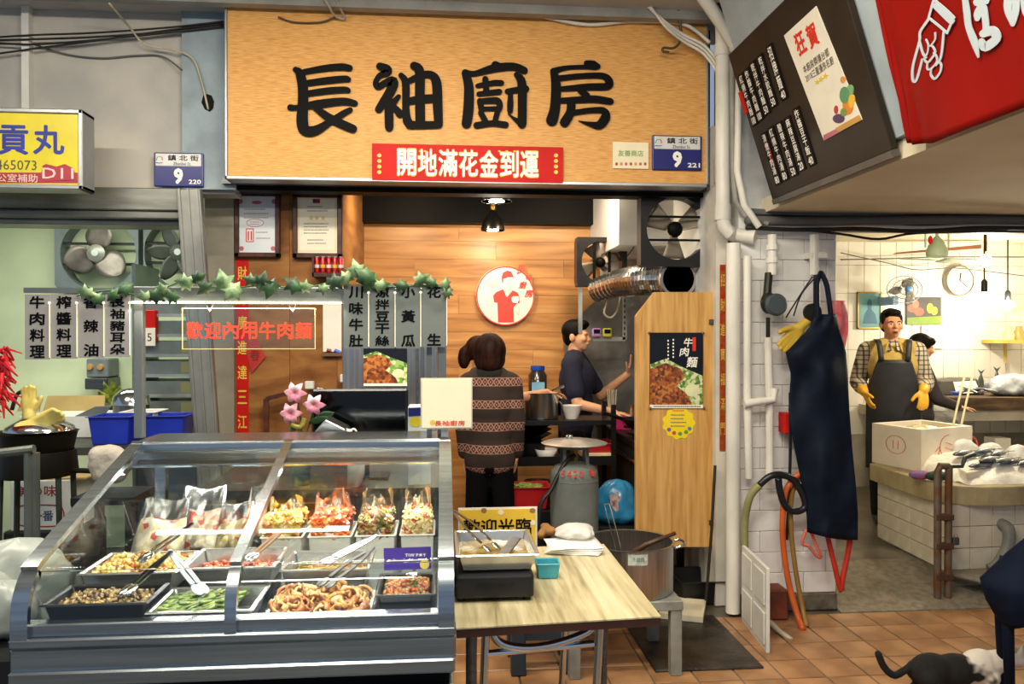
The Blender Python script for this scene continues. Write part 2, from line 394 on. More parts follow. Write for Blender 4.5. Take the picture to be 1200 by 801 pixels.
# kitchen shell -------------------------------------------------
YP, YB, XS = 5.02, 6.4, -.62      # partition, back wall, left side wall
PLANK = wood('plank_wood', ['#93602f', '#b47b40', '#c48d4e', '#d19e5e'], (.8, 1, 8), 1.8, .42, .04)
PLY = wood('partition_wood', ['#6f4524', '#8d5f35', '#a3723f'], (1.5, 1, 5), 2.2, .45, .03)
wb = structure(B().box(XS, 1.6, YB+.012, YB+.12, 0, 2.46).build('wall_back', PLANK)); wb['o'] = tuple(wb.location)
x0, x1 = XS, 1.29; row = 0; z = .0
PH = .145
while z < 2.44:
    xs = [x0]; off = [.75, 1.35, .4, 1.05][row % 4]
    for q in (off, off+1.2):
        if x0+q < x1-.1: xs.append(x0+q)
    xs.append(x1)
    for q in range(len(xs)-1):
        h = min(PH, 2.45-z)
        c = ((xs[q]+xs[q+1])/2, YB+.006, z+h/2)
        B().box(xs[q]+.001, xs[q+1]-.001, YB, YB+.014, z+.001, z+h-.001).build('plank', PLANK, wb, origin=c)
    z += PH; row += 1
structure(B().box(1.28, 1.62, YB-.01, YB+.12, 0, 2.46).build('wall_back_white', WHITE))
a = PY(275, 300, YP)
wp = structure(B().box(a.x-.05, XS-.031, YP+.012, YP+.05, 0, 2.75).build('wall_partition', PLY)); wp['o'] = tuple(wp.location)
z = 0
for k in range(3):
    h = (.95, .85, .8)[k]
    for q, (xa, xb) in enumerate(((a.x-.05, a.x+.33), (a.x+.33, XS-.031))):
        B().box(xa+.0012, xb-.0012, YP, YP+.014, z+.001, z+h-.001).build('panel', PLY, wp, origin=((xa+xb)/2, YP, z+h/2))
    z += h
structure(B().box(XS-.03, XS, YP, YB+.1, 0, 2.75).build('wall_kitchen_left', PLY))
structure(B().box(-1.4, 1.75, 4.75, 6.6, 2.75, 2.83).build('ceiling_kitchen', BLACK))
structure(B().box(-1.25, 1.62, YB-.12, YB+.1, 2.45, 2.75).build('trim_5', BLACK))
structure(B().box(-1.25, 1.62, 4.72, 4.84, 2.40, 3.41).build('trim_6', BLACK))
structure(B().box(-1.25, 1.62, 4.66, 4.72, 2.425, 2.455).build('trim_7', STEELD))
# kitchen right side
structure(B().box(1.58, 1.70, 4.6, 7.6, 0, 2.8).build('wall_kitchen_right', WHITE))
structure(B().box(1.20, 1.58, 5.35, YB, 2.18, 2.75).build('wall_kitchen_boxing', WHITE))
# white jamb of the kitchen opening
a = PY(838, 500, 4.48); b_ = PY(852, 500, 4.48)
jamb = structure(B().box(a.x, b_.x, 4.47, 4.66, 0, 2.42).build('door_1', mat('jamb_white', '#cfcbbd', .5, var=.08, scale=6)))
# right pier of painted block
PAINTB = mat('painted_block', '#eceae4', .5, var=.03, scale=3, bump=.12, bscale=30, col2='#e0e0dc')
YR = 4.35; xa, xb = PY(866, 500, YR).x, PY(980, 500, YR).x
wr = structure(B().box(xa, xb-.004, YR+.012, YR+.42, 0, 3.41).build('wall_right_pier', mat('block_joint', '#c6c8c7', .6, var=.1))); wr['o'] = tuple(wr.location)
XPIER = xb; z = .10; row = 0
while z < 2.2:
    h = .118; x = xa-(.0 if row % 2 else .13)
    while x < xb-.005:
        l, r_ = max(x, xa), min(x+.255, xb)
        if r_-l > .02: B().box(l+.0012, r_-.0012, YR, YR+.02, z+.0012, z+h-.0012).build('block', PAINTB, wr, bevel=.003, origin=((l+r_)/2, YR, z))
        x += .255
    z += h; row += 1
for q in range(19):   # blocks on the return towards the fish shop
    zz = .10+q*.118; B().box(xb-.012, xb, YR+.004, YR+.41, zz+.002, zz+.116).build('block', PAINTB, wr, bevel=.003, origin=(xb, YR+.2, zz))
B().box(xa-.02, xb+.004, YR-.012, YR+.2, 0, .10).build('plinth', mat('damp_plinth', '#6f6a5e', .6, var=.4, scale=9, bump=.4, col2='#4a3a2c'), wr, bevel=.008)
# overhanging shop block upper right: soffit + leaning fascia
SOF = mat('soffit_paint', '#d6c9ad', .9, var=.07, scale=1.6, bump=.05)
structure(B().box(1.80, 7, .2, 4.4, 2.25, 2.33).build('ceiling_right_soffit', SOF))
FX0, FX1, FZ0, FZ1 = 1.80, 1.40, 2.25, 3.41
SLP = (FX0-FX1-.03)/(FZ1-FZ0); FXB = FX0-SLP*.082
FAS = mat('fascia_paint', '#a9b6ba', .55, var=.1, scale=3)
structure(B().hexa([(FXB, .2, FZ0+.082), (FXB+.08, .2, FZ0+.082), (FXB+.08, 4.1, FZ0+.082), (FXB, 4.1, FZ0+.082), (FX1+.03, .2, FZ1), (FX1+.11, .2, FZ1), (FX1+.11, 4.1, FZ1), (FX1+.03, 4.1, FZ1)]).build('wall_right_fascia', FAS))
# fish shop shell
YT = 7.3
wt = structure(B().box(1.6, 6, YT+.01, YT+.12, 0, 2.6).build('wall_tile_back', mat('tile_grout', '#b9b2a2', .6))); wt['o'] = tuple(wt.location)
TW = mat('white_tile', '#f0ebdf', .18, var=.03, scale=3)
xs0 = PY(975, 400, YT).x; src = None; tw, th = .16, .27
for i in range(13):
    for j in range(7):
        loc = (xs0+tw*(i+.5), YT, .62+th*j)
        if loc[0] > 5.75: continue
        if src is None: src = B().box(loc[0]-tw/2+.0022, loc[0]+tw/2-.0022, YT, YT+.012, loc[2]+.0022, loc[2]+th-.0022).build('tile', TW, wt, bevel=.0015, origin=loc)
        else: share(src, 'tile', loc, wt)
structure(B().box(1.6, 6, 4.4, 7.5, 2.46, 2.6).build('ceiling_fish_shop', mat('ceiling_cream', '#e0d4bb', .6, var=.05)))
structure(B().hexa([(xb+.006, 4.30, -.03), (5.85, 4.30, -.03), (5.85, 4.9, -.03), (xb+.006, 4.9, -.03), (xb+.006, 4.30, .002), (5.85, 4.30, .002), (5.85, 4.9, .12), (xb+.006, 4.9, .12)]).build('floor_ramp', mat('wet_grit', '#857c6b', .25, var=.14, scale=25, bump=.15, bscale=90)))
structure(B().box(xb+.006, 5.85, 4.9, 7.3, -.03, .12).build('floor_fish_shop', mat('wet_concrete', '#8a8171', .3, var=.35, scale=2.5, bump=.25, bscale=25, col2='#5f574a'), bevel=.01))
structure(B().box(5.85, 6, 4.3, 7.5, 0, 2.6).build('wall_right', TW))
structure(B().box(1.70, 6, 4.38, 4.46, 2.16, 2.46).build('trim_8', mat('lintel_grey', '#6d6a63', .6, var=.2)))

for i, (x, y) in enumerate(AISLE):
    r = T('tube_lamp', 'white ceiling tube lamp over the aisle, %s' % ('nearest the sign', 'near the red banner', 'left one overhead, added for front light', 'right one overhead, added for front light', 'far left one, added to brighten the left wall')[i], 'lamp', (x, y, 3.30), 'aisle tube lamps')
    B().box(x-.6, x+.6, y-.06, y+.06, 3.345, 3.405).build('housing', WHITE, r, bevel=.005)
    B().tube([(x-.57, y, 3.325), (x+.57, y, 3.325)], .014, 10).build('tube', emis('tube_glow', '#fff0d8', 11), r, smooth='auto')
# ================================================================ shop sign
YS = 4.55
a = PY(264, 210, YS); c = PY(830, 23.5, YS); SX0, SX1, SZ0, SZ1 = a.x, c.x, a.z, c.z
sg = T('shop_sign', 'long wood-grain shop signboard with four large black brush characters', 'sign', ((SX0+SX1)/2, YS+.06, SZ0))
SIGNW = wood('sign_laminate', ['#bb8046', '#d09856', '#deaa65', '#e7b673'], (3.0, 1, 60), 5, .38, .01, [.25, .42, .55, .75])
B().box(SX0+.012, SX1-.012, YS, YS+.10, SZ0+.012, SZ1-.012).build('panel', SIGNW, sg)
for q in ((SX0, SX1, SZ0, SZ0+.02), (SX0, SX1, SZ1-.012, SZ1), (SX0, SX0+.014, SZ0, SZ1), (SX1-.014, SX1, SZ0, SZ1)):
    B().box(q[0], q[1], YS-.012, YS+.115, q[2], q[3]).build('frame_edge', ALU, sg, bevel=.003)
G1 = [[(98, 128, 42), (130, 160, 66), (150, 260, 75), (150, 380, 78), (145, 490, 85), (165, 556, 80), (240, 556, 72), (335, 500, 52), (430, 440, 48), (482, 412, 40)],
      [(130, 150, 40), (300, 120, 50), (420, 110, 54), (478, 118, 48)], [(150, 228, 45), (320, 205, 52), (440, 194, 50), (468, 198, 44)],
      [(150, 302, 45), (320, 278, 50), (440, 270, 48), (468, 276, 40)], [(62, 395, 48), (110, 395, 40), (250, 372, 62), (430, 352, 56), (515, 366, 46)],
      [(235, 395, 45), (330, 465, 62), (430, 515, 66), (502, 545, 62)]]
G2 = [[(690, 105, 55), (738, 128, 72), (742, 150, 56), (690, 172, 44), (662, 220, 42), (680, 250, 48), (730, 222, 52), (782, 212, 76), (772, 268, 74), (725, 345, 66), (683, 408, 56)],
      [(755, 340, 58), (755, 450, 66), (757, 535, 62)], [(778, 372, 52), (822, 318, 36)], [(800, 400, 46), (832, 440, 60)],
      [(840, 168, 40), (872, 225, 56), (874, 400, 54), (885, 490, 66), (920, 522, 58)], [(900, 518, 62), (1000, 518, 58), (1108, 516, 54)],
      [(890, 212, 42), (985, 168, 52), (1055, 168, 58), (1090, 225, 70), (1098, 400, 70), (1104, 512, 62)], [(932, 102, 62), (970, 140, 70), (972, 300, 72), (975, 500, 72)],
      [(885, 352, 52), (990, 336, 62), (1090, 330, 62)]]
G3 = [[(302, 96, 58), (325, 108, 60)], [(95, 152, 50), (160, 156, 42), (300, 118, 62), (430, 108, 58), (505, 135, 56)], [(92, 152, 56), (116, 250, 70), (114, 400, 76), (100, 508, 72)],
      [(232, 195, 46), (240, 290, 46)], [(178, 242, 34), (290, 222, 42), (345, 222, 42)], [(186, 300, 36), (330, 284, 44)], [(196, 350, 48), (206, 420, 42)],
      [(205, 350, 42), (310, 346, 50), (334, 378, 46), (330, 408, 40)], [(205, 405, 34), (320, 402, 36)], [(200, 432, 42), (236, 496, 44)], [(318, 425, 42), (298, 500, 40)],
      [(172, 520, 50), (280, 506, 44), (375, 516, 48)], [(452, 165, 42), (488, 220, 66), (492, 400, 66), (490, 510, 66)], [(490, 508, 60), (436, 474, 26), (395, 440, 10)],
      [(388, 282, 42), (450, 272, 46), (515, 264, 56)], [(410, 290, 34), (408, 370, 46), (406, 418, 42)]]
G4 = [[(945, 84, 44), (990, 96, 64), (1022, 106, 44)], [(710, 140, 48), (800, 116, 34), (920, 110, 32), (1010, 112, 40)], [(714, 142, 54), (730, 250, 72), (722, 400, 76), (700, 485, 86)],
      [(750, 190, 44), (900, 174, 42), (1050, 172, 46), (1100, 205, 58), (1092, 246, 54), (960, 250, 52), (770, 264, 38)], [(900, 275, 44), (942, 312, 58)],
      [(768, 346, 42), (900, 340, 50), (1000, 336, 54), (1112, 352, 50)], [(835, 350, 62), (832, 425, 66), (790, 500, 72)],
      [(850, 432, 40), (960, 416, 42), (1060, 416, 48), (1078, 462, 70), (1035, 518, 64), (970, 512, 36), (890, 490, 8)]]
for gs, ox in ((G1, 330), (G2, 330), (G3, 530), (G4, 530)):
    strokes(B(), gs, onY(YS, ox, 60, 6), -.002, .012, wk=.97).build('character', INK, sg)
# red new-year strip on the sign
def strip(name, label, cat, u0, u1, v0, v1, y, m, th=.003): return card(name, label, cat, u0, u1, v0, v1, y, m, th)
Y1 = YS-.018
r, a, c = strip('red_greeting_strip', 'red paper strip with white and gold brush characters below the sign', 'banner', 436, 660, 172.5, 210.5, Y1, RED)
WHT = mat('white_print', '#f6f3ea', .5, var=.02)
cw = (c.x-a.x); mid = (a.z+c.z)/2
for i, ch in enumerate('開地滿花金到運'):
    x = a.x+cw*(.125+.107*i+.0535)
    text(ch, (x, Y1, mid), GOLD, r, cw*.103, (c.z-a.z)*.78, bold=.035, lift=.0012)
    text(ch, (x, Y1, mid), WHT, r, cw*.097, (c.z-a.z)*.72, bold=.022, lift=.0024)
b = B(); f = onY(Y1)
for s_ in range(2):
    for i in range(4): blob(b, disc(444.5+s_*207, 182+i*6.5, 2.6, 2.4, 7), f, 0, .0015)
for i in range(8): blob(b, disc((476+i*5.5) if i < 5 else (585+(i-5)*9), 177, 1.8, 1.1, 6), f, 0, .0015)
b.build('gold_ornament', GOLD, r)['kind'] = 'stuff'
# pale sticker and address plate on the sign
r, a, c = strip('shop_sticker', 'pale cream sticker with green characters left of the blue plate 221', 'sticker', 718, 760, 167, 197, Y1+.008, CREAM, .006)
text('友善商店', ((a.x+c.x)/2, Y1+.008, (a.z+c.z)/2+.012), mat('green_print', '#8fae6a', .6), r, .15, .036, bold=.02)
for i in range(7):
    blob(B(), disc(722.5+i*5.6, 192, 1.7, 2.0, 8), onY(Y1+.008), 0, .0015).build('coloured_mark', mat('mark_%d' % (i % 3), ('#b5533b', '#d0a23a', '#c0617a')[i % 3], .6), r)
def plate(u0, u1, v0, v1, y, num, label, nm):
    r = T('address_plate', label, 'plate', ((PY(u0, v1, y).x+PY(u1, v1, y).x)/2, y, PY(u0, v1, y).z), 'house number plates')
    a = PY(u0, v1, y); c = PY(u1, v0, y); w, h = c.x-a.x, c.z-a.z; mx = (a.x+c.x)/2
    B().box(a.x, c.x, y-.006, y+.012, a.z, c.z).build('plate', NAVY, r, bevel=.006, seg=2)
    B().box(a.x+.012*w/.3, c.x-.012*w/.3, y-.009, y-.004, a.z+h*.6, c.z-h*.035).build('name_field', mat('plate_white', '#d5d5d2', .4), r, bevel=.003)
    text('鎮 北 街', (mx+w*.1, y-.009, a.z+h*.84), INK, r, w*.62, h*.17, bold=.015)
    text('Zhenbei St.', (mx+w*.08, y-.009, a.z+h*.67), INK, r, w*.36, h*.085)
    text('9', (mx, y-.006, a.z+h*.31), WHT, r, w*.19, h*.47, bold=.05)
    text(num, (mx+w*.33, y-.006, a.z+h*.15), WHT, r, w*.25, h*.13, bold=.02)
    f = lambda x, yy, d: Vector((a.x+w*x, y-.009-d, c.z-h*yy))
    for i, (cc, q) in enumerate((('#3aa7a0', [(.06, .24, .02), (.08, .16, .02), (.11, .13, .02)]), ('#d5563a', [(.13, .13, .02), (.17, .16, .02), (.18, .23, .02)]), ('#2f62b0', [(.06, .31, .03), (.12, .32, .02), (.18, .31, .02)]))):
        strokes(B(), [q], f, 0, .001, 6).build('emblem_arc', mat('emblem_%d' % i, cc, .5), r)
    return r
plate(764, 822.5, 159.5, 199, Y1+.008, '221', 'blue and white house number plate 9 ending 221 on the signboard', 0)
plate(180.5, 238.5, 179.5, 218.5, 4.69, '220', 'blue and white house number plate 9 ending 220 beside the yellow sign', 0)
# yellow lightbox sign of the neighbour
yl = 4.3
lb = T('light_box_sign', 'yellow shop light box with blue characters above the left stall', 'sign', PY(0, 218, yl))
a = PY(-120, 218.5, yl); c = PY(97, 128.5, yl)
B().box(a.x, c.x-.01, yl+.006, yl+.12, a.z+.01, c.z-.01).build('face', mat('yellow_face', '#cdbe2c', .35, var=.05, emit=.04), lb)
for q in ((a.x, c.x, a.z, a.z+.022), (a.x, c.x, c.z-.022, c.z), (c.x-.022, c.x, a.z, c.z)):
    B().box(q[0], q[1], yl-.006, yl+.14, q[2], q[3]).build('frame_edge', ALU, lb, bevel=.004)
BLUEP = mat('blue_print', '#29348f', .5); MAR = mat('maroon_print', '#9c3040', .5); PINKP = mat('pink_print', '#e3b7b0', .5)
for ch, u0, u1 in (('貢', -3, 33), ('丸', 38, 75)):
    p = PY((u0+u1)/2, 163.5, yl); text(ch, p+Vector((0, .006, 0)), BLUEP, lb, PY(u1, 0, yl).x-PY(u0, 0, yl).x, PY(0, 146, yl).z-PY(0, 181, yl).z, bold=.025)
p = PY(18.5, 193, yl); text('465073', p+Vector((0, .006, 0)), mat('grey_print', '#4a4a3f', .5), lb, .20, .05)
blob(B(), [(-120, 202), (91, 202), (91, 214.5), (-120, 214.5)], onY(yl+.006), 0, .0012).build('maroon_band', MAR, lb)
f = onY(yl+.004); blob(B(), disc(58, 203, 9, 10)+[], f, 0, .001).build('badge', MAR, lb)
blob(B(), [(50, 194), (54, 192), (66, 195), (76, 192), (86, 197), (88, 204), (85, 211), (52, 212), (48, 205)], onY(yl+.003), 0, .001).build('badge', MAR, lb)
p = PY(68, 203, yl); text('D11', p+Vector((0, .001, 0)), PINKP, lb, .155, .055, bold=.01)
p = PY(20, 208.5, yl); text('公室補助', p+Vector((0, .003, 0)), PINKP, lb, .20, .043, bold=.01)
B().box(a.x+.3, a.x+.34, yl+.12, 4.76, (a.z+c.z)/2-.02, (a.z+c.z)/2+.02).box(c.x-.2, c.x-.16, yl+.12, 4.76, (a.z+c.z)/2-.02, (a.z+c.z)/2+.02).build('bracket', ALU, lb)
# hole in the pier with a cable
hb = T('cable_hole', 'ragged black hole in the blue-grey pier with cable ends', 'hole', PY(243, 127, 4.695))
blob(B(), [(238, 112), (243, 110), (248, 112), (251, 119), (250, 127), (246, 131), (240, 128), (236, 120)], onY(4.70), -.002, .003).build('opening', BLACK, hb)
def cp(*pts): return [PY(u, v, y) for u, v, y in pts]
cable('cream cable hanging from the ceiling into the hole in the blue-grey pier', cp((128, 4, 4.4), (152, 32, 4.66), (170, 52, 4.68), (200, 58, 4.68), (225, 68, 4.68), (236, 95, 4.685), (244, 128, 4.69)), .006, mat('cable_cream', '#b7ae95', .5))
cable('thin grey cable curving over the left wall', cp((40, 52, 4.72), (80, 64, 4.735), (120, 68, 4.735), (160, 65, 4.735), (190, 66, 4.73), (213, 82, 4.69)), .005, CABLEG)
for i, (lab, v0, v1, v2) in enumerate((('topmost', 44, 41, 28), ('second', 47, 46, 33), ('third', 50, 52, 34), ('lowest', 64, 57, 31))):
    cable('black cable stretched across the top of the left wall, %s of four' % lab, cp((-10, v0, 4.69), (40, v1, 4.69), (110, (v1+v2)/2+4, 4.69), (200, v2+4, 4.685), (262, v2-3, 4.68)), .0055, CABLEB, group='cables on the left wall')
# ceiling cables over the sign
cable('twisted clear cable hanging from the ceiling above the sign', cp((377, -6, 4.40), (386, 8, 4.44), (392, 18, 4.50), (404, 22, 4.53), (398, 8, 4.46), (392, -6, 4.40)), .007, mat('cable_clear', '#a9a79c', .35))
cable('white cable sagging along the top of the signboard', cp((540, -2, 4.42), (590, 4, 4.46), (640, 20, 4.52), (690, 29, 4.53), (740, 25, 4.53), (800, 28, 4.52), (832, 50, 4.46)), .011, CABLEW)
cable('brown cable loop sagging in front of the signboard top left', cp((326, 20, 4.53), (345, 26, 4.535), (375, 26, 4.535), (393, 20, 4.53)), .005, mat('cable_brown', '#5a4630', .5))
for i, (p_, rr) in enumerate((((745, 0, 8), .009), ((755, 2, 14), .008), ((762, -4, 4), .008))):
    dv = i*4
    cable('white cable swooping down to the vertical pipe, %s of three' % ('uppermost', 'middle', 'lowest')[i], cp((748+i*3, -4, 4.40), (775+i*2, 22+dv, 4.44), (800, 40+dv, 4.46), (826, 54+dv*1.3, 4.45), (846, 78+dv*2, 4.40)), rr, CABLEW, group='white cables by the pipe')
cable('brown wire hook dangling over the signboard top right', cp((792, -5, 4.40), (796, 20, 4.46), (798, 45, 4.47), (790, 56, 4.47), (778, 56, 4.47), (777, 60, 4.47), (784, 61, 4.47)), .008, mat('cable_bronze', '#57482c', .4))
# ================================================================ leaning menu board
Xf = Vector((0, -1, 0)); Uf = Vector((FX1+.03-FX0, 0, FZ1-FZ0)).normalized(); Nf = Xf.cross(Uf)
o_b = Vector((FX0, 0, FZ0))+Nf*.035
def st(u, v, o, N=Nf):
    p = onP(o, N)(u, v, 0); return p
BRN = mat('menu_brown', '#2f2821', .4, var=.08)
c0 = st(905, 234, o_b); c1 = st(1044, 172, o_b); c2 = st(864, 88, o_b)
t0 = (c0.z+c1.z)/2; Y0, Y1b = c0.y, c1.y; HB = (c2-c0).dot(Uf)
mb = T('menu_board', 'dark brown slanted menu board with black price strips and cream poster', 'menu board', (o_b.x, (Y0+Y1b)/2, t0))
def fr(y, h, d=0, o=o_b): return Vector((o.x, y, FZ0))+Uf*h+Nf*d if False else Vector((0, y, 0))+Vector((o.x, 0, o.z))+Uf*h+Nf*d
hb0 = (c0-Vector((o_b.x, c0.y, o_b.z))).dot(Uf)
def fbox(y0, y1, h0, h1, d0, d1): return B().hexa([fr(y0, h0, d0), fr(y1, h0, d0), fr(y1, h0, d1), fr(y0, h0, d1), fr(y0, h1, d0), fr(y1, h1, d0), fr(y1, h1, d1), fr(y0, h1, d1)])
HB = .80
fbox(Y0, Y1b, hb0, hb0+HB, -.03, 0).build('panel', BRN, mb, bevel=.003)
fbox(Y0, Y1b, hb0-.028, hb0, -.03, .004).build('bottom_trim', mat('menu_trim', '#5b5a56', .4, .4), mb)
PN = onP(o_b, Nf)
def quad(pts, m, name, par, d=.002): return blob(B(), pts, PN, 0, d).build(name, m, par)
menu = [[(960, 958-0)]]
# strips: (top u,v) -> (bottom u,v), text
rows = [[((899, 55), (924, 114), '招牌麵40'), ((889, 66), (911, 123), '乾拌水餃麵50'), ((880, 74), (903, 132), '乾拌牛肉麵50'), ((872, 83), (896, 139), '炸醬牛肉麵100'), ((866.5, 88), (888, 145), '紅燒牛肉麵100')],
        [((930, 128), (957, 192), '炸醬豆干飯40'), ((920, 139), (945, 198), '麻辣豆腐湯20'), ((911, 144), (935, 205), '酸辣牛肉湯50'), ((901, 150), (925, 210), '紅燒牛肉湯80'), ((894, 156), (915, 215), '清燉牛肉湯80')]]
for rw in rows:
    for (tu, tv), (bu, bv), s in rw:
        A, Bm = PN(tu, tv, 0), PN(bu, bv, 0); ym = (A.y+Bm.y)/2; h0 = (Bm-fr(ym, 0)).dot(Uf); h1 = (A-fr(ym, 0)).dot(Uf)
        sp = fbox(ym+.034, ym-.034, h0, h1, 0, .006).build('price_strip', BLACK, mb)
        text(s.replace('40', '').replace('50', '').replace('20', '').replace('100', '').replace('80', ''), fr(ym, h0+(h1-h0)*.58, .006), WHT, mb, .042, (h1-h0)*.78, Xf, Uf, True, .01)
        n_ = ''.join(ch for ch in s if ch.isdigit()); text(n_, fr(ym, h0+(h1-h0)*.09, .006), WHT, mb, .045, .038, Xf, Uf, bold=.02)
for u, v in ((869, 122), (901, 183)):
    p = PN(u, v, 0); h = (p-fr(p.y, 0)).dot(Uf); fbox(p.y-.012, p.y-.05, h-.06, h+.06, 0, .006).build('red_tab', RED, mb)
po = quad([(919.5, 41.5), (957, 7), (1011, 140), (966.5, 164.5)], mat('poster_cream', '#e6e0cc', .5, var=.04), 'poster', mb, .004)
def at(u, v, d=.004): return PN(u, v, d)
text('狂', at(939, 50), REDPRINT, po, .085, .10, Xf, Uf, bold=.03); text('賀', at(953, 41), REDPRINT, po, .085, .10, Xf, Uf, bold=.03)
GREYT = mat('grey_text', '#6e6a60', .6)
text('本廚房榮獲台都', at(957, 71), GREYT, po, .235, .035, Xf, Uf, bold=.01)
text('2018三星優良名廚', at(961, 81), GREYT, po, .25, .035, Xf, Uf, bold=.01)
def star(cx, cy, r): return [(cx+(r if i % 2 == 0 else r*.42)*math.sin(PI*i/5), cy-(r if i % 2 == 0 else r*.42)*math.cos(PI*i/5)) for i in range(10)]
for u, v in ((959, 95.5), (963.5, 92), (968.5, 88.5)): quad(star(u, v, 3.8), mat('star_yellow', '#d9c23a', .5), 'star', po, .0055)
for pts, cc in (([(966, 158), (1009, 136), (1011, 140), (966.5, 164.5)], '#b8707c'), ([(980, 150), (1008, 134), (1011, 140), (985, 154)], '#c79a4a'), (disc(984, 138.5, 7, 5.5), '#5c3f62'), (disc(990, 131, 4, 5), '#7f9a45'), (disc(995, 123, 6.5, 11), '#e2862c'),
                (disc(999, 118, 3.5, 8), '#e2b53a'), (disc(991, 111, 6, 10), '#5f9468'), (disc(997, 106, 4, 7), '#7aa974'), (disc(989, 93, 3, 4), '#e09a55'), (disc(981, 128, 2.5, 5), '#b4403c')):
    quad(pts, mat('print_'+cc[1:], cc, .6), 'printed_fruit', po, .005+random.random()*.0008)
# ================================================================ red banner
o_r = Vector((FX0, 0, FZ0))+Nf*.06; RN = onP(o_r, Nf)
REDC = mat('banner_red', '#86100a', .5, var=.08, scale=2)
bn = T('red_banner', 'red cloth banner with a white pointing hand drawing', 'banner', RN(1090, 168, 0))
def bfn(i, j):
    # i: along the lower edge (0 at the left corner), j: up
    e = [(1064, 166), (1072, 169), (1092, 168), (1140, 149), (1200, 126), (1330, 76)]
    s_ = i*(len(e)-1); k = min(int(s_), len(e)-2); t = s_-k
    u = e[k][0]*(1-t)+e[k+1][0]*t; v = e[k][1]*(1-t)+e[k+1][1]*t
    p = RN(u, v, 0); top = RN(1020, -40, 0); hh = (top-p).dot(Uf)*1.06
    yy = p.y+(RN(1022, -24, 0).y-RN(1064, 166, 0).y)*j*(1-i*.3)
    q = Vector((p.x, yy, p.z))+Uf*(hh*j)
    w = math.exp(-((i*3)**2+(j*1.6)**2))*.006*math.sin(40*i-9*j)+.006*math.sin(14*i+5*j)*math.exp(-j*2)
    return q+Nf*w
B().grid(bfn, 40, 24).build('cloth', REDC, bn, smooth=True, solid=.003)
WB = mat('banner_white', '#b3bec3', .55, var=.03)
o_h = o_r+Nf*.006; HF = onP(o_h, Nf, 1020, 0, 4.45)
hand = [[(305, 100, 14), (262, 165, 13), (258, 215, 13), (225, 340, 13), (222, 410, 14), (235, 425, 13), (250, 395, 13), (272, 310, 12)],
        [(258, 215, 12), (275, 275, 12), (292, 300, 12)], [(292, 205, 8), (304, 235, 8), (300, 275, 8), (284, 305, 10), (300, 325, 11), (325, 300, 11), (340, 270, 11), (325, 240, 10), (305, 240, 9)],
        [(300, 325, 10), (300, 360, 10), (325, 352, 10), (350, 318, 10), (345, 290, 10), (332, 275, 9)], [(320, 358, 10), (318, 390, 11), (338, 410, 12), (365, 378, 11), (372, 342, 11), (360, 322, 10), (345, 340, 9)],
        [(340, 170, 8), (340, 205, 8), (322, 232, 8)], [(385, 165, 12), (380, 230, 12), (372, 290, 12), (360, 325, 11)]]
b = strokes(B(), hand, HF, 0, .002, 6)
for q in ([(322, 0), (344, -4), (442, 85), (436, 140), (410, 110), (330, 38)], [(322, 50), (334, 46), (405, 120), (398, 135)]): pass
strokes(b, [[(330, 5, 12), (306, 92, 12)], [(306, 92, 12), (360, 135, 12), (402, 172, 12)], [(402, 172, 12), (438, 90, 12)], [(335, 0, 14), (395, 50, 14), (438, 92, 14)], [(340, 28, 30), (390, 75, 34), (425, 108, 36)]], HF, 0, .002, 6)
b.build('pointing_hand', WB, bn)
b = strokes(B(), [[(495, -10, 30), (505, 60, 36), (515, 140, 34), (545, 220, 38), (565, 295, 12)], [(560, 10, 45), (600, 0, 50)], [(590, 10, 30), (565, 70, 44), (560, 95, 30)], [(595, 40, 34), (605, 130, 34), (600, 170, 30)],
                  [(590, 175, 40), (640, 160, 50), (660, 200, 46), (600, 245, 46), (582, 215, 34)]], HF, 0, .002, 8)
strokes(b, [[(725, -20, 50), (720, 50, 40), (745, 125, 26)], [(765, -10, 40), (760, 60, 36), (748, 120, 24)], [(800, -20, 30), (815, 60, 40), (850, 110, 30)], [(880, -10, 40), (890, 90, 44)]], HF, 0, .002, 8)
b.build('character', WB, bn)
# ================================================================ white pipes at the right of the sign
def pipe(label, pts, r, n=12, m=WHITEPIPE, group=None, name='water_pipe', rings=()):
    rt = T(name, label, 'pipe', Vector(pts[0]), group); B().tube(pts, r, n).build('tube', m, rt, smooth='auto')
    for (p, q, rr) in rings: B().tube([p, q], rr, n).build('collar', m, rt, smooth='auto')
    return rt
yq = 4.36
A = PY(847, 40, yq); Bq = PY(847, 255, yq); C = PY(862, 275, yq); D = PY(905, 280, 4.28)
pipe('thick white drain pipe running down the sign edge with an elbow', [A+Vector((0, .02, .2)), A, Bq, PY(849, 266, yq-.01), PY(855, 273, yq-.02), C, PY(885, 278, 4.30)], .041, rings=[(PY(847, 240, yq), PY(847, 258, yq), .047), (PY(847, 52, yq), PY(847, 66, yq), .047)])
pipe('white post pipe standing full height beside the jamb', [PY(859.5, 285, 4.3), Vector((PY(859.5, 285, 4.3).x, 4.3, .02))], .040)
pipe('diagonal white pipe under the ceiling at the sign corner', [PY(818, -12, 4.2), PY(846, 28, 4.25), PY(868, 62, 4.28), PY(872, 80, 4.28)], .036, rings=[(PY(862, 52, 4.27), PY(868, 62, 4.28), .043)])
pipe('thin white pipe slanting along the menu board top', [PY(960, -8, 3.95), PY(918, 26, 4.05), PY(876, 66, 4.2), PY(866, 90, 4.26), PY(864, 200, 4.28), PY(872, 240, 4.28), PY(890, 266, 4.26)], .019)
pipe('grey pipe parallel behind the slanting white pipe', [PY(935, -8, 4.1), PY(900, 18, 4.15), PY(868, 48, 4.24)], .022, m=mat('grey_pipe', '#9a968a', .5))
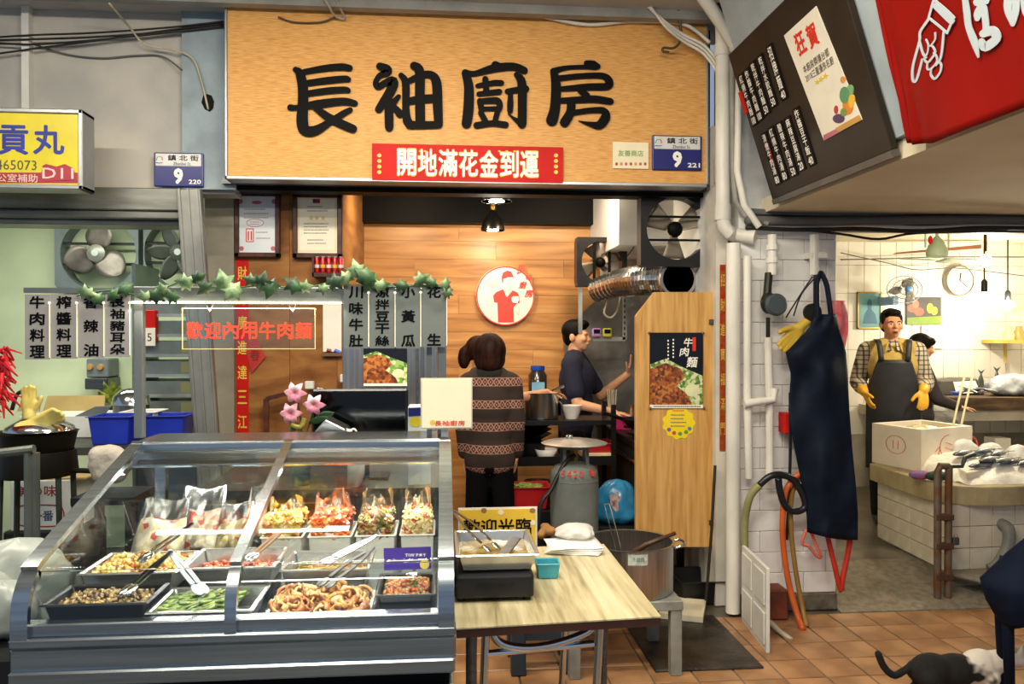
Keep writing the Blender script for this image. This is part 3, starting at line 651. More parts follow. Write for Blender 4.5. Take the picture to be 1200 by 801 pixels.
pipe('grey conduit bending off the right side of the thick drain pipe', [PY(858, 70, 4.31), PY(859, 200, 4.31), PY(862, 235, 4.31), PY(872, 252, 4.3), PY(900, 262, 4.28)], .016, m=mat('grey_conduit', '#8b8a80', .5))
for i in range(3):
    cable('dark cable tangled behind the pipes under the ceiling, %s of three' % ('first', 'second', 'third')[i], cp((838+i*14, -8, 4.32), (850+i*10, 18+i*8, 4.34), (885+i*8, 12+i*5, 4.3), (912, -6+i*3, 4.25)), .010, CABLEB, group='dark cables at the corner')
# bundle of cables along the soffit
labs = ['topmost', 'second', 'third', 'fourth', 'fifth', 'lowest']
for i in range(6):
    yy = 4.33-.02*(i % 3); v = 250+i*3.2; m = (CABLEG, CABLEB, CABLEG, CABLEB, CABLEW, CABLEB)[i]; rr = (.022, .012, .026, .010, .010, .012)[i]
    cable('%s long cable in the bundle under the beige soffit' % ('grey', 'black', 'thick grey', 'thin black', 'white', 'lowest black')[i], cp((874, v+random.uniform(-2, 3), yy), (930, v+1+random.uniform(-1, 3), yy), (1000, v+random.uniform(0, 3), yy), (1080, v+2+random.uniform(-2, 3), yy), (1150, v+1, yy), (1230, v+2, yy)), rr, m, group='cable bundle')
cable('black cable drooping below the cable bundle', cp((930, 268, 4.3), (985, 274, 4.3), (1030, 280, 4.3), (1075, 273, 4.3), (1180, 271, 4.3)), .007, CABLEB)
# ================================================================ people
SKIN = mat('skin', '#c98f6c', .5, var=.05, scale=8, sss=.08); SKINF = mat('skin_fair', '#d9a27c', .5, var=.05, scale=8, sss=.08)
HAIR = mat('hair_black', '#120e0c', .55, var=.3, scale=30, bump=.4, bscale=90, stretch=(1, 1, .2))
HAIRB = mat('hair_brown', '#2b1710', .55, var=.4, scale=30, bump=.4, bscale=80, stretch=(1, 1, .2))
def hand(b, w, d, n, s=1.0, curl=.5, grow=0, side=1, spread=1.0):
    """palm + five fingers at wrist w; d: finger direction, n: palm normal; side: +1 thumb towards d x n"""
    w = Vector(w); d = Vector(d).normalized(); n = Vector(n); n = (n-d*n.dot(d)).normalized(); x = d.cross(n)*side
    g = grow
    for t in (-.026, -.009, .009, .026): b.cap(w+x*t*.6*s, (.014+g)*s, w+d*.078*s+x*t*s, (.0115+g)*s, 8)
    for i, L in enumerate((.070, .080, .074, .058)):
        t = (.029, .0098, -.0098, -.028)[i]
        p = w+d*.080*s+x*t*s; dd = d
        for j, q in enumerate((.45, .32, .23)):
            dd = (dd+n*(curl*(.35+.35*j))+x*(.06*spread*(1.5-i))*(j == 0)).normalized()
            p2 = p+dd*L*q*s; b.cap(p, (.0092-.0008*j+g)*s, p2, (.0085-.001*j+g)*s, 8); p = p2
    p = w+d*.022*s+x*.024*s; dd = (d*.75+x*.75+n*.25).normalized()
    for j, L in enumerate((.040, .030, .024)):
        p2 = p+dd*L*s; b.cap(p, (.012-.0012*j+g)*s, p2, (.011-.0014*j+g)*s, 8); p = p2; dd = (dd+d*.35+n*curl*.4).normalized()
class Person:
    def __init__(s, label, loc, heading, H, skin=None, arms=None, head_yaw=0, head_pitch=0, wide=1.0, fem=False, lean=0, legs=None):
        s.root = T('person', label, 'person', Vector(loc)); s.k = H/1.7; s.mx = Matrix.Translation(Vector(loc)) @ Matrix.Rotation(heading, 4, 'Z') @ Matrix.Scale(s.k, 4)
        s.arms = arms; s.skin = skin or SKIN; s.wide = wide; s.fem = fem; s.lean = lean; s.legs = legs or [((.10, -.015, .48), (.10, .01, .08)), ((-.10, -.015, .48), (-.10, .01, .08))]
        s.hm = Matrix.Translation((0, lean*-.42, 1.50)) @ Matrix.Rotation(head_yaw, 4, 'Z') @ Matrix.Rotation(head_pitch, 4, 'X')
    def L(s, z): return -s.lean*max(0, z-.95)/.55*.42   # forward lean offset
    def hx(s, p): return s.hm @ Vector(p)
    def torso(s, b, g=0, top=1.0):
        w = s.wide
        b.ell((0, .005, .93), (.160*w+g), .115*w+g, .13+g, 16, 10); b.ell((0, s.L(1.08), 1.08), .138*w+g, .105*w+g, .17+g, 16, 10)
        b.ell((0, s.L(1.26), 1.26), .165*w+g, .118*w+g, .17+g, 16, 10); y = s.L(1.39)
        b.cap((-.135*w, y+.01, 1.385), .062+g, (.135*w, y+.01, 1.385), .062+g, 14)
        b.cap((-.05, y+.015, 1.42), .06+g, (.05, y+.015, 1.42), .06+g, 12)
    def arm(s, b, i, g=0, part='all', frac=1.0):
        sx = 1 if i == 0 else -1; sh = Vector((sx*.175*s.wide, s.L(1.39)+.01, 1.385)); e, w = Vector(s.arms[i][0]), Vector(s.arms[i][1])
        if part in ('all', 'upper'):
            q = sh.lerp(e, frac); b.cap(sh, .052+g, q, .052+(.041-.052)*frac+g, 12)
        if part in ('all', 'lower', 'long'):
            if part == 'long': b.cap(sh, .054+g, e, .043+g, 12)
            q = e.lerp(w, frac); b.cap(e, .041+g, q, .041+(.029-.041)*frac+g, 12)
    def leg(s, b, g=0):
        for sx, (kn, an) in zip((1, -1), s.legs):
            b.cap((sx*.085*s.wide, 0, .88), .086*s.wide+g, kn, .058+g, 14); b.cap(kn, .060+g, an, .040+g, 12)
    def foot(s, b, g=0):
        for kn, an in s.legs:
            an = Vector(an); b.cap(an+Vector((0, .03, -.038)), .036+g, an+Vector((0, -.10, -.045)), .034+g, 10); b.cap(an+Vector((0, -.10, -.045)), .034+g, an+Vector((0, -.16, -.05)), .026+g, 10)
    def head(s, b):
        h = s.hx; b.cap((0, s.L(1.42)+.015, 1.40), .060, h((0, .015, .04)), .052, 12)
        for c, rx, ry, rz in (((0, .012, .115), .074, .092, .092), ((0, -.02, .075), .064, .072, .085), ((0, -.035, .03), .048, .052, .042), ((0, -.06, .012), .026, .024, .022),
                              ((0, -.075, .115), .055, .018, .014), ((.036, -.070, .075), .024, .02, .024), ((-.036, -.070, .075), .024, .02, .024), ((0, -.088, .038), .024, .012, .010)):
            b.ell(h(c), rx, ry, rz, 16, 10)
        b.cap(h((0, -.088, .105)), .008, h((0, -.106, .068)), .013, 8); b.cap(h((.011, -.094, .064)), .009, h((-.011, -.094, .064)), .009, 8)
        for sx in (1, -1): b.ell(h((sx*.078, .01, .085)), .012, .022, .034, 8, 6)
    def body(s, vox=.007):
        b = B(s.mx); s.torso(b); s.head(b); s.leg(b); s.foot(b)
        for i in (0, 1):
            s.arm(b, i); a = s.arms[i]; hand(b, a[1], a[2], a[3], 1.0, a[4] if len(a) > 4 else .5, 0, a[5] if len(a) > 5 else 1)
        s.bo = remesh(b, 'body', s.skin, s.root, vox*s.k, 3); return s
    def wear(s, name, m, fn, vox=.010, smooth=5):
        b = B(s.mx); fn(b); return remesh(b, name, m, s.root, vox, smooth)
    def sheet(s, name, m, fn, nu=24, nv=24, th=.006):
        return B(s.mx).grid(fn, nu, nv).build(name, m, s.root, smooth=True, solid=th)
    def tube(s, name, m, pts, r, n=8): return B(s.mx).tube(spline(pts, 5), r, n).build(name, m, s.root, smooth=True)
    def face(s, brow=HAIR, mouth_open=False):
        eye = mat('eye_white', '#d8cfc6', .3); iris = mat('eye_dark', '#1a100c', .2)
        for sx in (1, -1):
            e = B(s.mx).ell(s.hx((sx*.031, -.0835, .092)), .013, .008, .0062, 10, 6).build('eye', eye, s.bo, smooth=True)
            B(s.mx).ell(s.hx((sx*.031, -.0885, .0915)), .006, .005, .0058, 8, 6).build('iris', iris, s.bo, smooth=True)
            B(s.mx).tube([s.hx((sx*.014, -.094, .108)), s.hx((sx*.032, -.0925, .114)), s.hx((sx*.050, -.080, .108))], [.003, .0042, .002], 6).build('eyebrow', brow, s.bo, smooth=True)
        lip = mat('lip', '#a4574a', .45)
        B(s.mx).tube([s.hx((x, -.0955+abs(x)*.25, .033+abs(x)*.1)) for x in (-.024, -.012, 0, .012, .024)], [.002, .0045, .005, .0045, .002], 6).build('lips', lip, s.bo, smooth=True)
        if mouth_open:
            B(s.mx).ell(s.hx((0, -.094, .025)), .017, .006, .006, 10, 6).build('open_mouth', mat('mouth_dark', '#4a1a14', .5), s.bo, smooth=True)
            B(s.mx).tube([s.hx((x, -.093+abs(x)*.25, .017)) for x in (-.018, 0, .018)], [.002, .0045, .002], 6).build('lips', lip, s.bo, smooth=True)
def knit(n, base, pat, z0, period, band):
    """brown knit with pale geometric bands across the body"""
    m, nt, b = _new(n); b.inputs['Roughness'].default_value = .9
    tc = nt.nodes.new('ShaderNodeTexCoord'); sp = nt.nodes.new('ShaderNodeSeparateXYZ'); nt.links.new(tc.outputs['Object'], sp.inputs[0])
    def mth(op, a, bb=None, v=None):
        x = nt.nodes.new('ShaderNodeMath'); x.operation = op; nt.links.new(a, x.inputs[0])
        if bb is not None: nt.links.new(bb, x.inputs[1])
        elif v is not None: x.inputs[1].default_value = v
        return x.outputs[0]
    zz = mth('DIVIDE', mth('ADD', sp.outputs[2], v=-z0), v=period); fr_ = mth('FRACT', zz); d = mth('ABSOLUTE', mth('SUBTRACT', fr_, v=.5))
    inb = mth('LESS_THAN', d, v=band)
    xs = mth('PINGPONG', mth('MULTIPLY', sp.outputs[0], v=1/.017), v=1.0); zt = mth('DIVIDE', d, v=band)
    diam = mth('LESS_THAN', mth('ABSOLUTE', mth('SUBTRACT', mth('ADD', xs, zt), v=1.0)), v=.24)
    dot = mth('LESS_THAN', mth('ADD', xs, zt), v=.34); edge = mth('GREATER_THAN', zt, v=.86)
    f = mth('MULTIPLY', mth('MAXIMUM', mth('MAXIMUM', diam, dot), edge), inb)
    nz = nt.nodes.new('ShaderNodeTexNoise'); nz.inputs['Scale'].default_value = 60
    mx = nt.nodes.new('ShaderNodeMix'); mx.data_type = 'RGBA'; nt.links.new(f, mx.inputs[0]); mx.inputs[6].default_value = lin(base); mx.inputs[7].default_value = lin(pat)
    nt.links.new(mx.outputs[2], b.inputs['Base Color'])
    bp = nt.nodes.new('ShaderNodeBump'); bp.inputs['Strength'].default_value = .3; bp.inputs['Distance'].default_value = .004; nt.links.new(nz.outputs[0], bp.inputs['Height']); nt.links.new(bp.outputs[0], b.inputs['Normal'])
    MATS[n] = m; return m
def plaid(n, base, line):
    m, nt, b = _new(n); b.inputs['Roughness'].default_value = .85
    tc = nt.nodes.new('ShaderNodeTexCoord'); cols = []
    for ang, sc in (((0, 0, 0), 9), ((0, PI/2, 0), 9)):
        mp = nt.nodes.new('ShaderNodeMapping'); mp.inputs['Rotation'].default_value = ang; nt.links.new(tc.outputs['Object'], mp.inputs[0])
        w = nt.nodes.new('ShaderNodeTexWave'); w.inputs['Scale'].default_value = sc; w.inputs['Distortion'].default_value = .6; nt.links.new(mp.outputs[0], w.inputs[0])
        cols.append(_ramp(nt, w.outputs[1], [line, line, base, base], [0, .16, .26, 1]))
    mx = nt.nodes.new('ShaderNodeMix'); mx.data_type = 'RGBA'; mx.blend_type = 'MULTIPLY'; mx.inputs[0].default_value = .9
    nt.links.new(cols[0], mx.inputs[6]); nt.links.new(cols[1], mx.inputs[7]); nt.links.new(mx.outputs[2], b.inputs['Base Color']); MATS[n] = m; return m
# ---- woman in patterned cardigan, back to the camera
x = PY(574, 500, 4.85)
w1 = Person('person seen from behind in a brown patterned cardigan and black trousers', (x.x, 4.85, 0), PI-.1, 1.555, SKINF,
            [((.178, .0, 1.12), (.172, -.07, .90), (0, -.05, -1), (-1, 0, 0), .5, 1), ((-.178, .0, 1.12), (-.18, -.10, .90), (.1, -.2, -1), (1, 0, 0), .5, -1)], wide=.86)
w1.body()
KN = knit('cardigan_knit', '#33261f', '#a97a68', .0, .135, .19)
def cardi(b):
    w1.torso(b, .028); [w1.arm(b, i, .018, 'long', .92) for i in (0, 1)]
    b.cap((-.06, 0, .88), .115, (.06, 0, .88), .115, 18)
w1.wear('cardigan', KN, cardi, .011)
w1.wear('trousers', mat('black_cloth', '#0d0c0d', .9), lambda b: (w1.leg(b, .012), b.ell((0, .005, .86), .15, .11, .09, 14, 8)), .011)
w1.wear('shoes', BLACKP, lambda b: w1.foot(b, .008), .009)
w1.wear('hair', HAIRB, lambda b: (b.ell(w1.hx((0, .03, .105)), .112, .112, .122, 16, 12), b.ell(w1.hx((.0, .05, .05)), .108, .08, .095, 16, 12), b.ell(w1.hx((.0, .005, .14)), .095, .10, .09)), .010)
w1.wear('collar', mat('dark_collar', '#1d1815', .9), lambda b: b.cap((-.045, .04, 1.445), .062, (.045, .04, 1.445), .062), .010)
# ---- second woman half hidden behind her, stirring the pot
x = PY(556, 500, 5.45)
w2 = Person('person half hidden behind the cardigan wearer, bare forearm over the pot', (x.x+.045, 5.4, 0), 1.62, 1.545, SKIN,
            [((.26, -.10, 1.10), (.12, -.33, 1.10), (-.1, -1, .1), (0, 0, -1), .4, 1), ((-.22, -.22, 1.26), (-.16, -.47, 1.30), (.1, -1, -.1), (0, 0, -1), .6, -1)])
w2.body()
w2.wear('shirt', mat('grey_shirt', '#4b443f', .9), lambda b: (w2.torso(b, .018), [w2.arm(b, i, .016, 'upper', .9) for i in (0, 1)]), .011)
w2.wear('trousers', mat('black_cloth', '#0d0c0d', .9), lambda b: (w2.leg(b, .012), b.ell((0, .005, .90), .165, .12, .12, 14, 8)), .012)
w2.wear('shoes', BLACKP, lambda b: w2.foot(b, .008), .010)
w2.wear('hair', HAIRB, lambda b: (b.ell(w2.hx((0, .02, .125)), .092, .104, .098, 16, 12), b.ell(w2.hx((0, .10, .09)), .055, .075, .06), b.ell(w2.hx((0, .13, .05)), .045, .05, .085)), .010)
# ---- cook in navy T-shirt, facing right
x = PY(676, 500, 5.85)
ck = Person('person in a navy T-shirt cooking, right arm over the wok, other hand raised', (x.x, 5.85, 0), R(68), 1.66, SKINF,
            [((.24, -.14, 1.13), (.16, -.36, 1.30), (.0, -.3, 1), (0, 1, 0), .25, 1), ((-.255, -.06, 1.10), (-.22, -.32, 1.045), (.0, -1, -.15), (0, -.2, -1), .45, -1)], head_yaw=-.15, head_pitch=.0)
ck.body()
ck.wear('t_shirt', mat('navy_tshirt', '#1b1d33', .9, bump=.15), lambda b: (ck.torso(b, .02), [ck.arm(b, i, .022, 'upper', .72) for i in (0, 1)]), .010)
ck.wear('trousers', mat('dark_cloth', '#17171b', .9), lambda b: (ck.leg(b, .012), b.ell((0, .005, .90), .165, .12, .12, 14, 8)), .012)
ck.wear('shoes', BLACKP, lambda b: ck.foot(b, .008), .010)
ck.wear('hair', HAIR, lambda b: (b.ell(ck.hx((0, .025, .14)), .086, .098, .088, 16, 12), b.ell(ck.hx((0, .055, .09)), .078, .06, .075), b.ell(ck.hx((0, -.04, .185)), .06, .06, .038), b.ell(ck.hx((.066, .01, .13)), .018, .05, .05), b.ell(ck.hx((-.066, .01, .13)), .018, .05, .05)), .008)
# ---- fishmonger
YM = 5.85; x = PY(1045, 500, YM)
fm = Person('person in a black apron, olive vest and yellow rubber gloves behind the foam box', (x.x, YM, .12), R(-24), 1.63, mat('skin_warm', '#d8946c', .48, var=.05, sss=.08),
            [((.245, .02, 1.13), (.20, -.19, 1.08), (-.05, -.5, -.85), (-.3, 0, -1), .45, -1), ((-.25, .02, 1.13), (-.22, -.17, 1.06), (.35, -.45, -.85), (1, 0, .1), .3, 1)], head_yaw=R(10), head_pitch=R(-3), wide=1.02)
fm.body(.0065); fm.face(HAIR, True)
PL = plaid('plaid_shirt', '#d9d0c0', '#6b675f')
fm.wear('shirt', PL, lambda b: (fm.torso(b, .014), [fm.arm(b, i, .024, 'long', .55) for i in (0, 1)]), .010)
OLV = mat('olive_vest', '#b89b52', .85, var=.12, bump=.2)
fm.wear('vest', OLV, lambda b: (b.ell((0, 0, 1.26), .200, .152, .19, 16, 10), b.ell((0, 0, 1.10), .178, .14, .19, 16, 10), b.cap((-.155, .01, 1.385), .078, (-.06, .005, 1.42), .07), b.cap((.155, .01, 1.385), .078, (.06, .005, 1.42), .07)), .009)
for sx in (1, -1):
    fm.sheet('collar', OLV if sx > 0 else OLV, lambda i, j, sx=sx: (sx*(.035+.055*i+.02*j), -.105-.03*j+.03*i, 1.455-.05*i-.075*j), 4, 4, .008)
    fm.sheet('shirt_collar', PL, lambda i, j, sx=sx: (sx*(.012+.035*i+.008*j), -.110-.022*j+.02*i, 1.445-.005*i-.06*j), 4, 4, .006)
APR = mat('black_apron', '#26272b', .55, var=.15, scale=10, bump=.15, bscale=12)
def apf(i, j):
    z = 1.315-.86*j; t = min(1, max(0, (1.315-z)/.30)); wd = .115+.085*t**.8; xx = (i-.5)*2*wd
    fy = -.175-.02*math.sin(3.0*j)+xx*xx*1.9+(.012*math.sin(xx*40+6*j)*max(0, j-.35)); return (xx, fy, z)
fm.sheet('apron', APR, apf, 26, 30, .006)
for sx in (1, -1): fm.sheet('apron_strap', APR, lambda i, j, sx=sx: (sx*(.095+.04*(i-.5)+.025*j), -.172+.06*j+.17*max(0, j-.55)*1.2, 1.31+.165*math.sin(j*1.75)), 2, 8, .006)
fm.sheet('apron_tie', APR, lambda i, j: ((i-.5)*.40, -.19+((i-.5)*.40)**2*2.0, .995+.022*j), 14, 1, .006)
fm.wear('trousers', mat('dark_cloth', '#17171b', .9), lambda b: (fm.leg(b, .014), b.ell((0, .005, .90), .17, .125, .12, 14, 8)), .012)
fm.wear('boots', BLACKP, lambda b: fm.foot(b, .012), .010)
fm.wear('hair', HAIR, lambda b: (b.ell(fm.hx((0, .028, .15)), .084, .096, .082, 16, 12), b.ell(fm.hx((0, .06, .10)), .080, .06, .08), b.ell(fm.hx((0, -.035, .185)), .066, .062, .034), b.ell(fm.hx((.068, .0, .135)), .016, .045, .045), b.ell(fm.hx((-.068, .0, .135)), .016, .045, .045)), .007, 3)
GLV = mat('yellow_glove', '#e0a82e', .45, var=.1, bump=.1)
for i in (0, 1):
    def gl(b, i=i):
        a = fm.arms[i]; e, w = Vector(a[0]), Vector(a[1]); b.cap(e.lerp(w, .52), .047, w, .036); hand(b, a[1], a[2], a[3], 1.0, a[4], .005, a[5])
    fm.wear('rubber_glove', GLV, gl, .0065, 3)
# ---- woman at the back of the fish shop
x = PY(1078, 400, 6.28)
w3 = Person('person with chin-length black hair in profile behind the fishmonger', (x.x, 6.28, .12), R(72), 1.44, SKINF,
            [((.24, -.10, 1.10), (.12, -.32, 1.02), (-.1, -1, -.1), (0, 0, -1), .5, 1), ((-.24, -.10, 1.10), (-.12, -.32, 1.02), (.1, -1, -.1), (0, 0, -1), .5, -1)], head_pitch=.25)
w3.body(.008)
w3.wear('jacket', mat('dark_jacket', '#3b3436', .9), lambda b: (w3.torso(b, .02), [w3.arm(b, i, .018, 'long', .85) for i in (0, 1)]), .012)
w3.wear('trousers', mat('dark_cloth', '#17171b', .9), lambda b: (w3.leg(b, .012), b.ell((0, .005, .90), .165, .12, .12, 14, 8)), .012)
w3.wear('shoes', BLACKP, lambda b: w3.foot(b, .008), .010)
w3.wear('hair', HAIR, lambda b: (b.ell(w3.hx((0, .03, .13)), .096, .112, .10, 16, 12), b.ell(w3.hx((0, .06, .06)), .092, .075, .085), b.ell(w3.hx((0, -.055, .165)), .075, .05, .045)), .009)
# ================================================================ kitchen: walls
def lines(u0, u1, v0, v1, n, y, m, par, h=.5, rag=.25):
    """illegible small print as thin dashes"""
    b = B(); f = onY(y)
    for i in range(n):
        v = v0+(v1-v0)*i/max(1, n-1); x = u0; e = u1-(u1-u0)*random.uniform(0, rag)
        while x < e:
            l = random.uniform(.8, 2.2); blob(b, [(x, v-h), (min(x+l, e), v-h), (min(x+l, e), v+h), (x, v+h)], f, 0, .0008); x += l+.5
    o = b.build('small_print', m, par); o['kind'] = 'stuff'; return o
FRAMEW = wood('frame_wood', ['#2c150c', '#4a2717', '#5a321d'], (6, 6, 6), 3, .3)
def framed(label, u0, u1, v0, v1, y, fw, paper, tilt=.03):
    a = PY(u0, v1, y); c = PY(u1, v0, y); r = T('framed_certificate', label, 'picture frame', ((a.x+c.x)/2, y+.03, a.z))
    for q in ((a.x, c.x, a.z, a.z+fw), (a.x, c.x, c.z-fw, c.z), (a.x, a.x+fw, a.z, c.z), (c.x-fw, c.x, a.z, c.z)): B().box(q[0], q[1], y-.012, YP-.001, q[2], q[3]).build('frame_bar', FRAMEW, r, bevel=.004)
    B().box(a.x+fw*.8, c.x-fw*.8, y, y+.01, a.z+fw*.8, c.z-fw*.8).build('paper', paper, r); return r, a, c
yc = 4.985
r, a, c = framed('framed certificate with red square stamp on the wooden partition', 275, 328, 225, 301, yc, .028, mat('cert_blue', '#d4dade', .5, var=.03))
PK = mat('pale_red_print', '#b5606a', .6)
blob(B(), disc(301, 237, 6, 2), onY(yc), 0, .001).build('title_mark', PK, r)
for p in ((282, 236), (321, 236), (283, 291), (320, 291)): blob(B(), disc(*p, 3, 3, 6), onY(yc), 0, .001).build('corner_ornament', PK, r)
strokes(B(), [[(299+10*math.cos(t*.52), 261+4.5*math.sin(t*.52), .7) for t in range(13)]], onY(yc), 0, .001, 5).build('oval_seal', PK, r)
strokes(B(), [[(288.5, 268, 1), (297, 268, 1)], [(297, 268, 1), (297, 283, 1)], [(297, 283, 1), (288.5, 283, 1)], [(288.5, 283, 1), (288.5, 268, 1)], [(291, 271, 1.4), (291, 281, 1.4)], [(294.5, 271, 1.4), (294.5, 281, 1.4)]], onY(yc), 0, .001, 4).build('red_stamp', RED, r)
lines(286, 318, 245, 255, 3, yc, GREYT, r); lines(300, 317, 272, 279, 2, yc, GREYT, r); lines(293, 306, 260, 262.5, 2, yc, PK, r, .4)
r, a, c = framed('framed three-star certificate with a small flag on the wooden partition', 343, 401, 226.5, 302, yc, .03, mat('cert_cream', '#ece6cf', .5, var=.03))
blob(B(), [(366.5, 233), (375, 233), (375, 238), (366.5, 238)], onY(yc), 0, .001).build('printed_flag', mat('flag_red', '#a5232a', .5), r)
blob(B(), [(366.5, 233), (370.5, 233), (370.5, 235.7), (366.5, 235.7)], onY(yc), 0, .0018).build('flag_canton', mat('flag_blue', '#20307c', .5), r)
for u in (364.5, 371.5, 378.5): blob(B(), star(u, 255.5, 3.2), onY(yc), 0, .0012).build('star', GOLD, r)
strokes(B(), [[(350, 233, .6), (393, 233, .6)], [(393, 233, .6), (393, 294, .6)], [(393, 294, .6), (350, 294, .6)], [(350, 294, .6), (350, 233, .6)]], onY(yc), 0, .0008, 4).build('printed_border', GOLD, r)
lines(360, 384, 242, 247, 2, yc, GREYT, r); lines(356, 388, 262, 273, 4, yc, GREYT, r); lines(360, 384, 281, 285, 2, yc, GREYT, r)
# can shelf
sh = T('wall_shelf', 'small wooden wall shelf holding red cans under the certificate', 'shelf', PY(384, 322, 4.96))
a = PY(366, 324, 4.9); c = PY(403, 319.5, 4.9)
B().box(a.x, c.x, 4.89, YP, a.z, c.z).build('board', FRAMEW, sh); B().box(a.x, a.x+.01, 4.89, YP, a.z, c.z+.09).build('side', FRAMEW, sh); B().box(c.x-.01, c.x, 4.89, YP, a.z, c.z+.03).build('side', FRAMEW, sh)
for i in range(5):
    x = PY(371.5+i*7, 320, 4.93); rt = T('drink_can', 'red drink can on the small wall shelf, %s from the left' % ('first', 'second', 'third', 'fourth', 'fifth')[i], 'can', (x.x, 4.93, c.z), 'cans on the wall shelf')
    B().lathe([(.012, 0), (.0155, .004), (.0155, .088), (.012, .096)], 14, (x.x, 4.93, c.z+.001)).build('body', mat('can_red', '#b3222a', .25, .4), rt, smooth='auto')
    B().lathe([(.0125, .0955), (.0125, .099), (.011, .098)], 14, (x.x, 4.93, c.z+.001)).build('lid', ALU, rt)
    B().lathe([(.0158, .03), (.0158, .05)], 14, (x.x, 4.93, c.z+.001)).build('pale_band', mat('can_band_%d' % (i % 2), ('#d8d3cc', '#d9b13a')[i % 2], .4), rt)
# couplets and diamond paper
r, a, c = card('red_couplet', 'narrow red couplet strip with gold characters at the partition edge', 'couplet', 277, 291, 304, 511, YP-.006, RED, .003)
for i, ch in enumerate('財源廣進達三江'): text(ch, PY(284, 320+i*29, YP-.006), GOLD, r, .056, .085, bold=.012)
f = onY(YP-.012); dm = T('diamond_paper', 'red diamond paper hanging beside the couplet on the partition', 'paper', PY(299, 437, YP-.012))
blob(B(), [(299, 392), (311, 418), (295, 437), (288, 412)], f, -.003, .001).build('sheet', mat('red_paper', '#b02b22', .6), dm); text('春', PY(299, 415, YP-.014), mat('dark_red_print', '#7a1512', .6), dm, .06, .08)
# whiteboard note with blue marker
r, a, c = card('note_board', 'narrow white note board with a blue pen on the partition', 'board', 378.5, 400, 357, 412, YP-.012, PAPER, .008)
B().tube([PY(392, 410, YP-.02), PY(399, 413, YP-.02)], .011, 8).build('blue_pen', mat('pen_blue', '#2f55c8', .4), r); B().tube([PY(383, 410, YP-.02), PY(388, 411, YP-.02)], .011, 8).build('red_pen', mat('pen_red', '#7a2a2a', .4), r)
B().box(PY(378, 0, YP).x, PY(401, 0, YP).x, YP-.035, YP-.012, PY(380, 417, YP).z, PY(380, 413, YP).z).build('tray', mat('tray_brown', '#6b4a30', .5), r)
# switch boxes with white cable
for i, (u, v) in enumerate(((363, 451), (404, 443))):
    p = PY(u, v, 4.97); tag(B().cb(p, .055, .05, .05).build('socket_box', WHITE, bevel=.006), 'white socket box on the partition, %s of two' % ('left', 'right')[i], 'socket', 'socket boxes')
cable('white cable between the socket boxes down behind the monitor', cp((372, 455, 4.94), (380, 458, 4.9), (390, 480, 4.0), (396, 498, 3.6)), .008, CABLEW)
# picture frame leaning at the left of the lilies
fr1 = T('empty_frame', 'brown wooden frame edge leaning on the partition behind the lilies', 'frame', PY(325, 512, 4.9))
for p, q in (((312, 467), (312, 530)), ((312, 467), (352, 457))): B().bar(PY(*p, 4.93), PY(*q, 4.93), .03, .025).build('bar', FRAMEW, fr1)
# ================================================================ logo disc
yl2 = YB-.035; ctr = PY(592, 346, yl2); rd = 34.5*mpp(yl2)*1.0
lg = T('logo_disc', 'round white wall logo with a red-shirted chef holding a wok', 'sign', (ctr.x, YB-.02, ctr.z-rd))
rot = Matrix.Rotation(PI/2, 3, 'X')
B().lathe([(rd, 0), (rd, .03), (rd-.004, .034)], 48, (ctr.x, YB-.001, ctr.z), rot).build('disc', mat('logo_white', '#f4ead9', .5, var=.02), lg, smooth='auto')
LF = onY(YB-.036, 540, 290, 8.01); LR = mat('logo_red', '#dc4438', .5, var=.02); LGY = mat('logo_grey', '#cfc7b6', .6)
strokes(B(), [[(418+268*math.cos(t*PI/24), 452+272*math.sin(t*PI/24), 12) for t in range(49)]], LF, 0, .002, 6).build('rim_ring', LR, lg)
blob(B(), [(388, 330), (384, 270), (398, 232), (436, 216), (472, 224), (492, 262), (496, 300), (486, 276), (440, 278), (400, 292), (396, 330)], LF, 0, .002).build('cap', LR, lg)
blob(B(), [(398, 390), (432, 468), (486, 400), (530, 420), (548, 450), (552, 520), (520, 530), (496, 560), (498, 700), (350, 700), (344, 516), (312, 512), (304, 450), (330, 418)], LF, 0, .002).build('shirt', LR, lg)
blob(B(), disc(445, 345, 46, 62), LF, 0, .0012).build('face', mat('logo_cream', '#f6ecd6', .5), lg)
strokes(B(), [[(415, 322, 5), (435, 318, 6)], [(456, 318, 6), (476, 322, 5)], [(446, 330, 4), (442, 358, 4)], [(430, 382, 5), (462, 382, 5)], [(432, 408, 4), (462, 408, 4)]], LF, 0, .0022, 5).build('face_lines', LGY, lg)
strokes(B(), [[(298+70*math.cos(t*PI/10), 318+50*math.sin(t*PI/10), 8) for t in range(21)], [(290, 372, 10), (288, 430, 10)], [(268+24*math.cos(t*PI/6), 505+40*math.sin(t*PI/6), 7) for t in range(13)], [(530, 520, 8), (548, 570, 8), (540, 630, 8), (515, 590, 8)]], LF, 0, .002, 5).build('wok_outline', LGY, lg)
blob(B(), disc(298, 318, 60, 42), LF, 0, .0014).build('wok', mat('logo_wok', '#ded6c4', .6), lg)
blob(B(), [(474, 470), (490, 456), (540, 456), (546, 490), (530, 520), (490, 516), (478, 496)], LF, 0, .0032).build('bowl', mat('logo_white2', '#fbf5e8', .5), lg)
for ch, u, v, s_ in (('長', 565, 205, .075), ('袖', 638, 275, .052), ('廚', 583, 350, .058), ('房', 640, 430, .062)): text(ch, LF(u, v, .003), LR, lg, s_, s_, bold=.02, shear=.2)
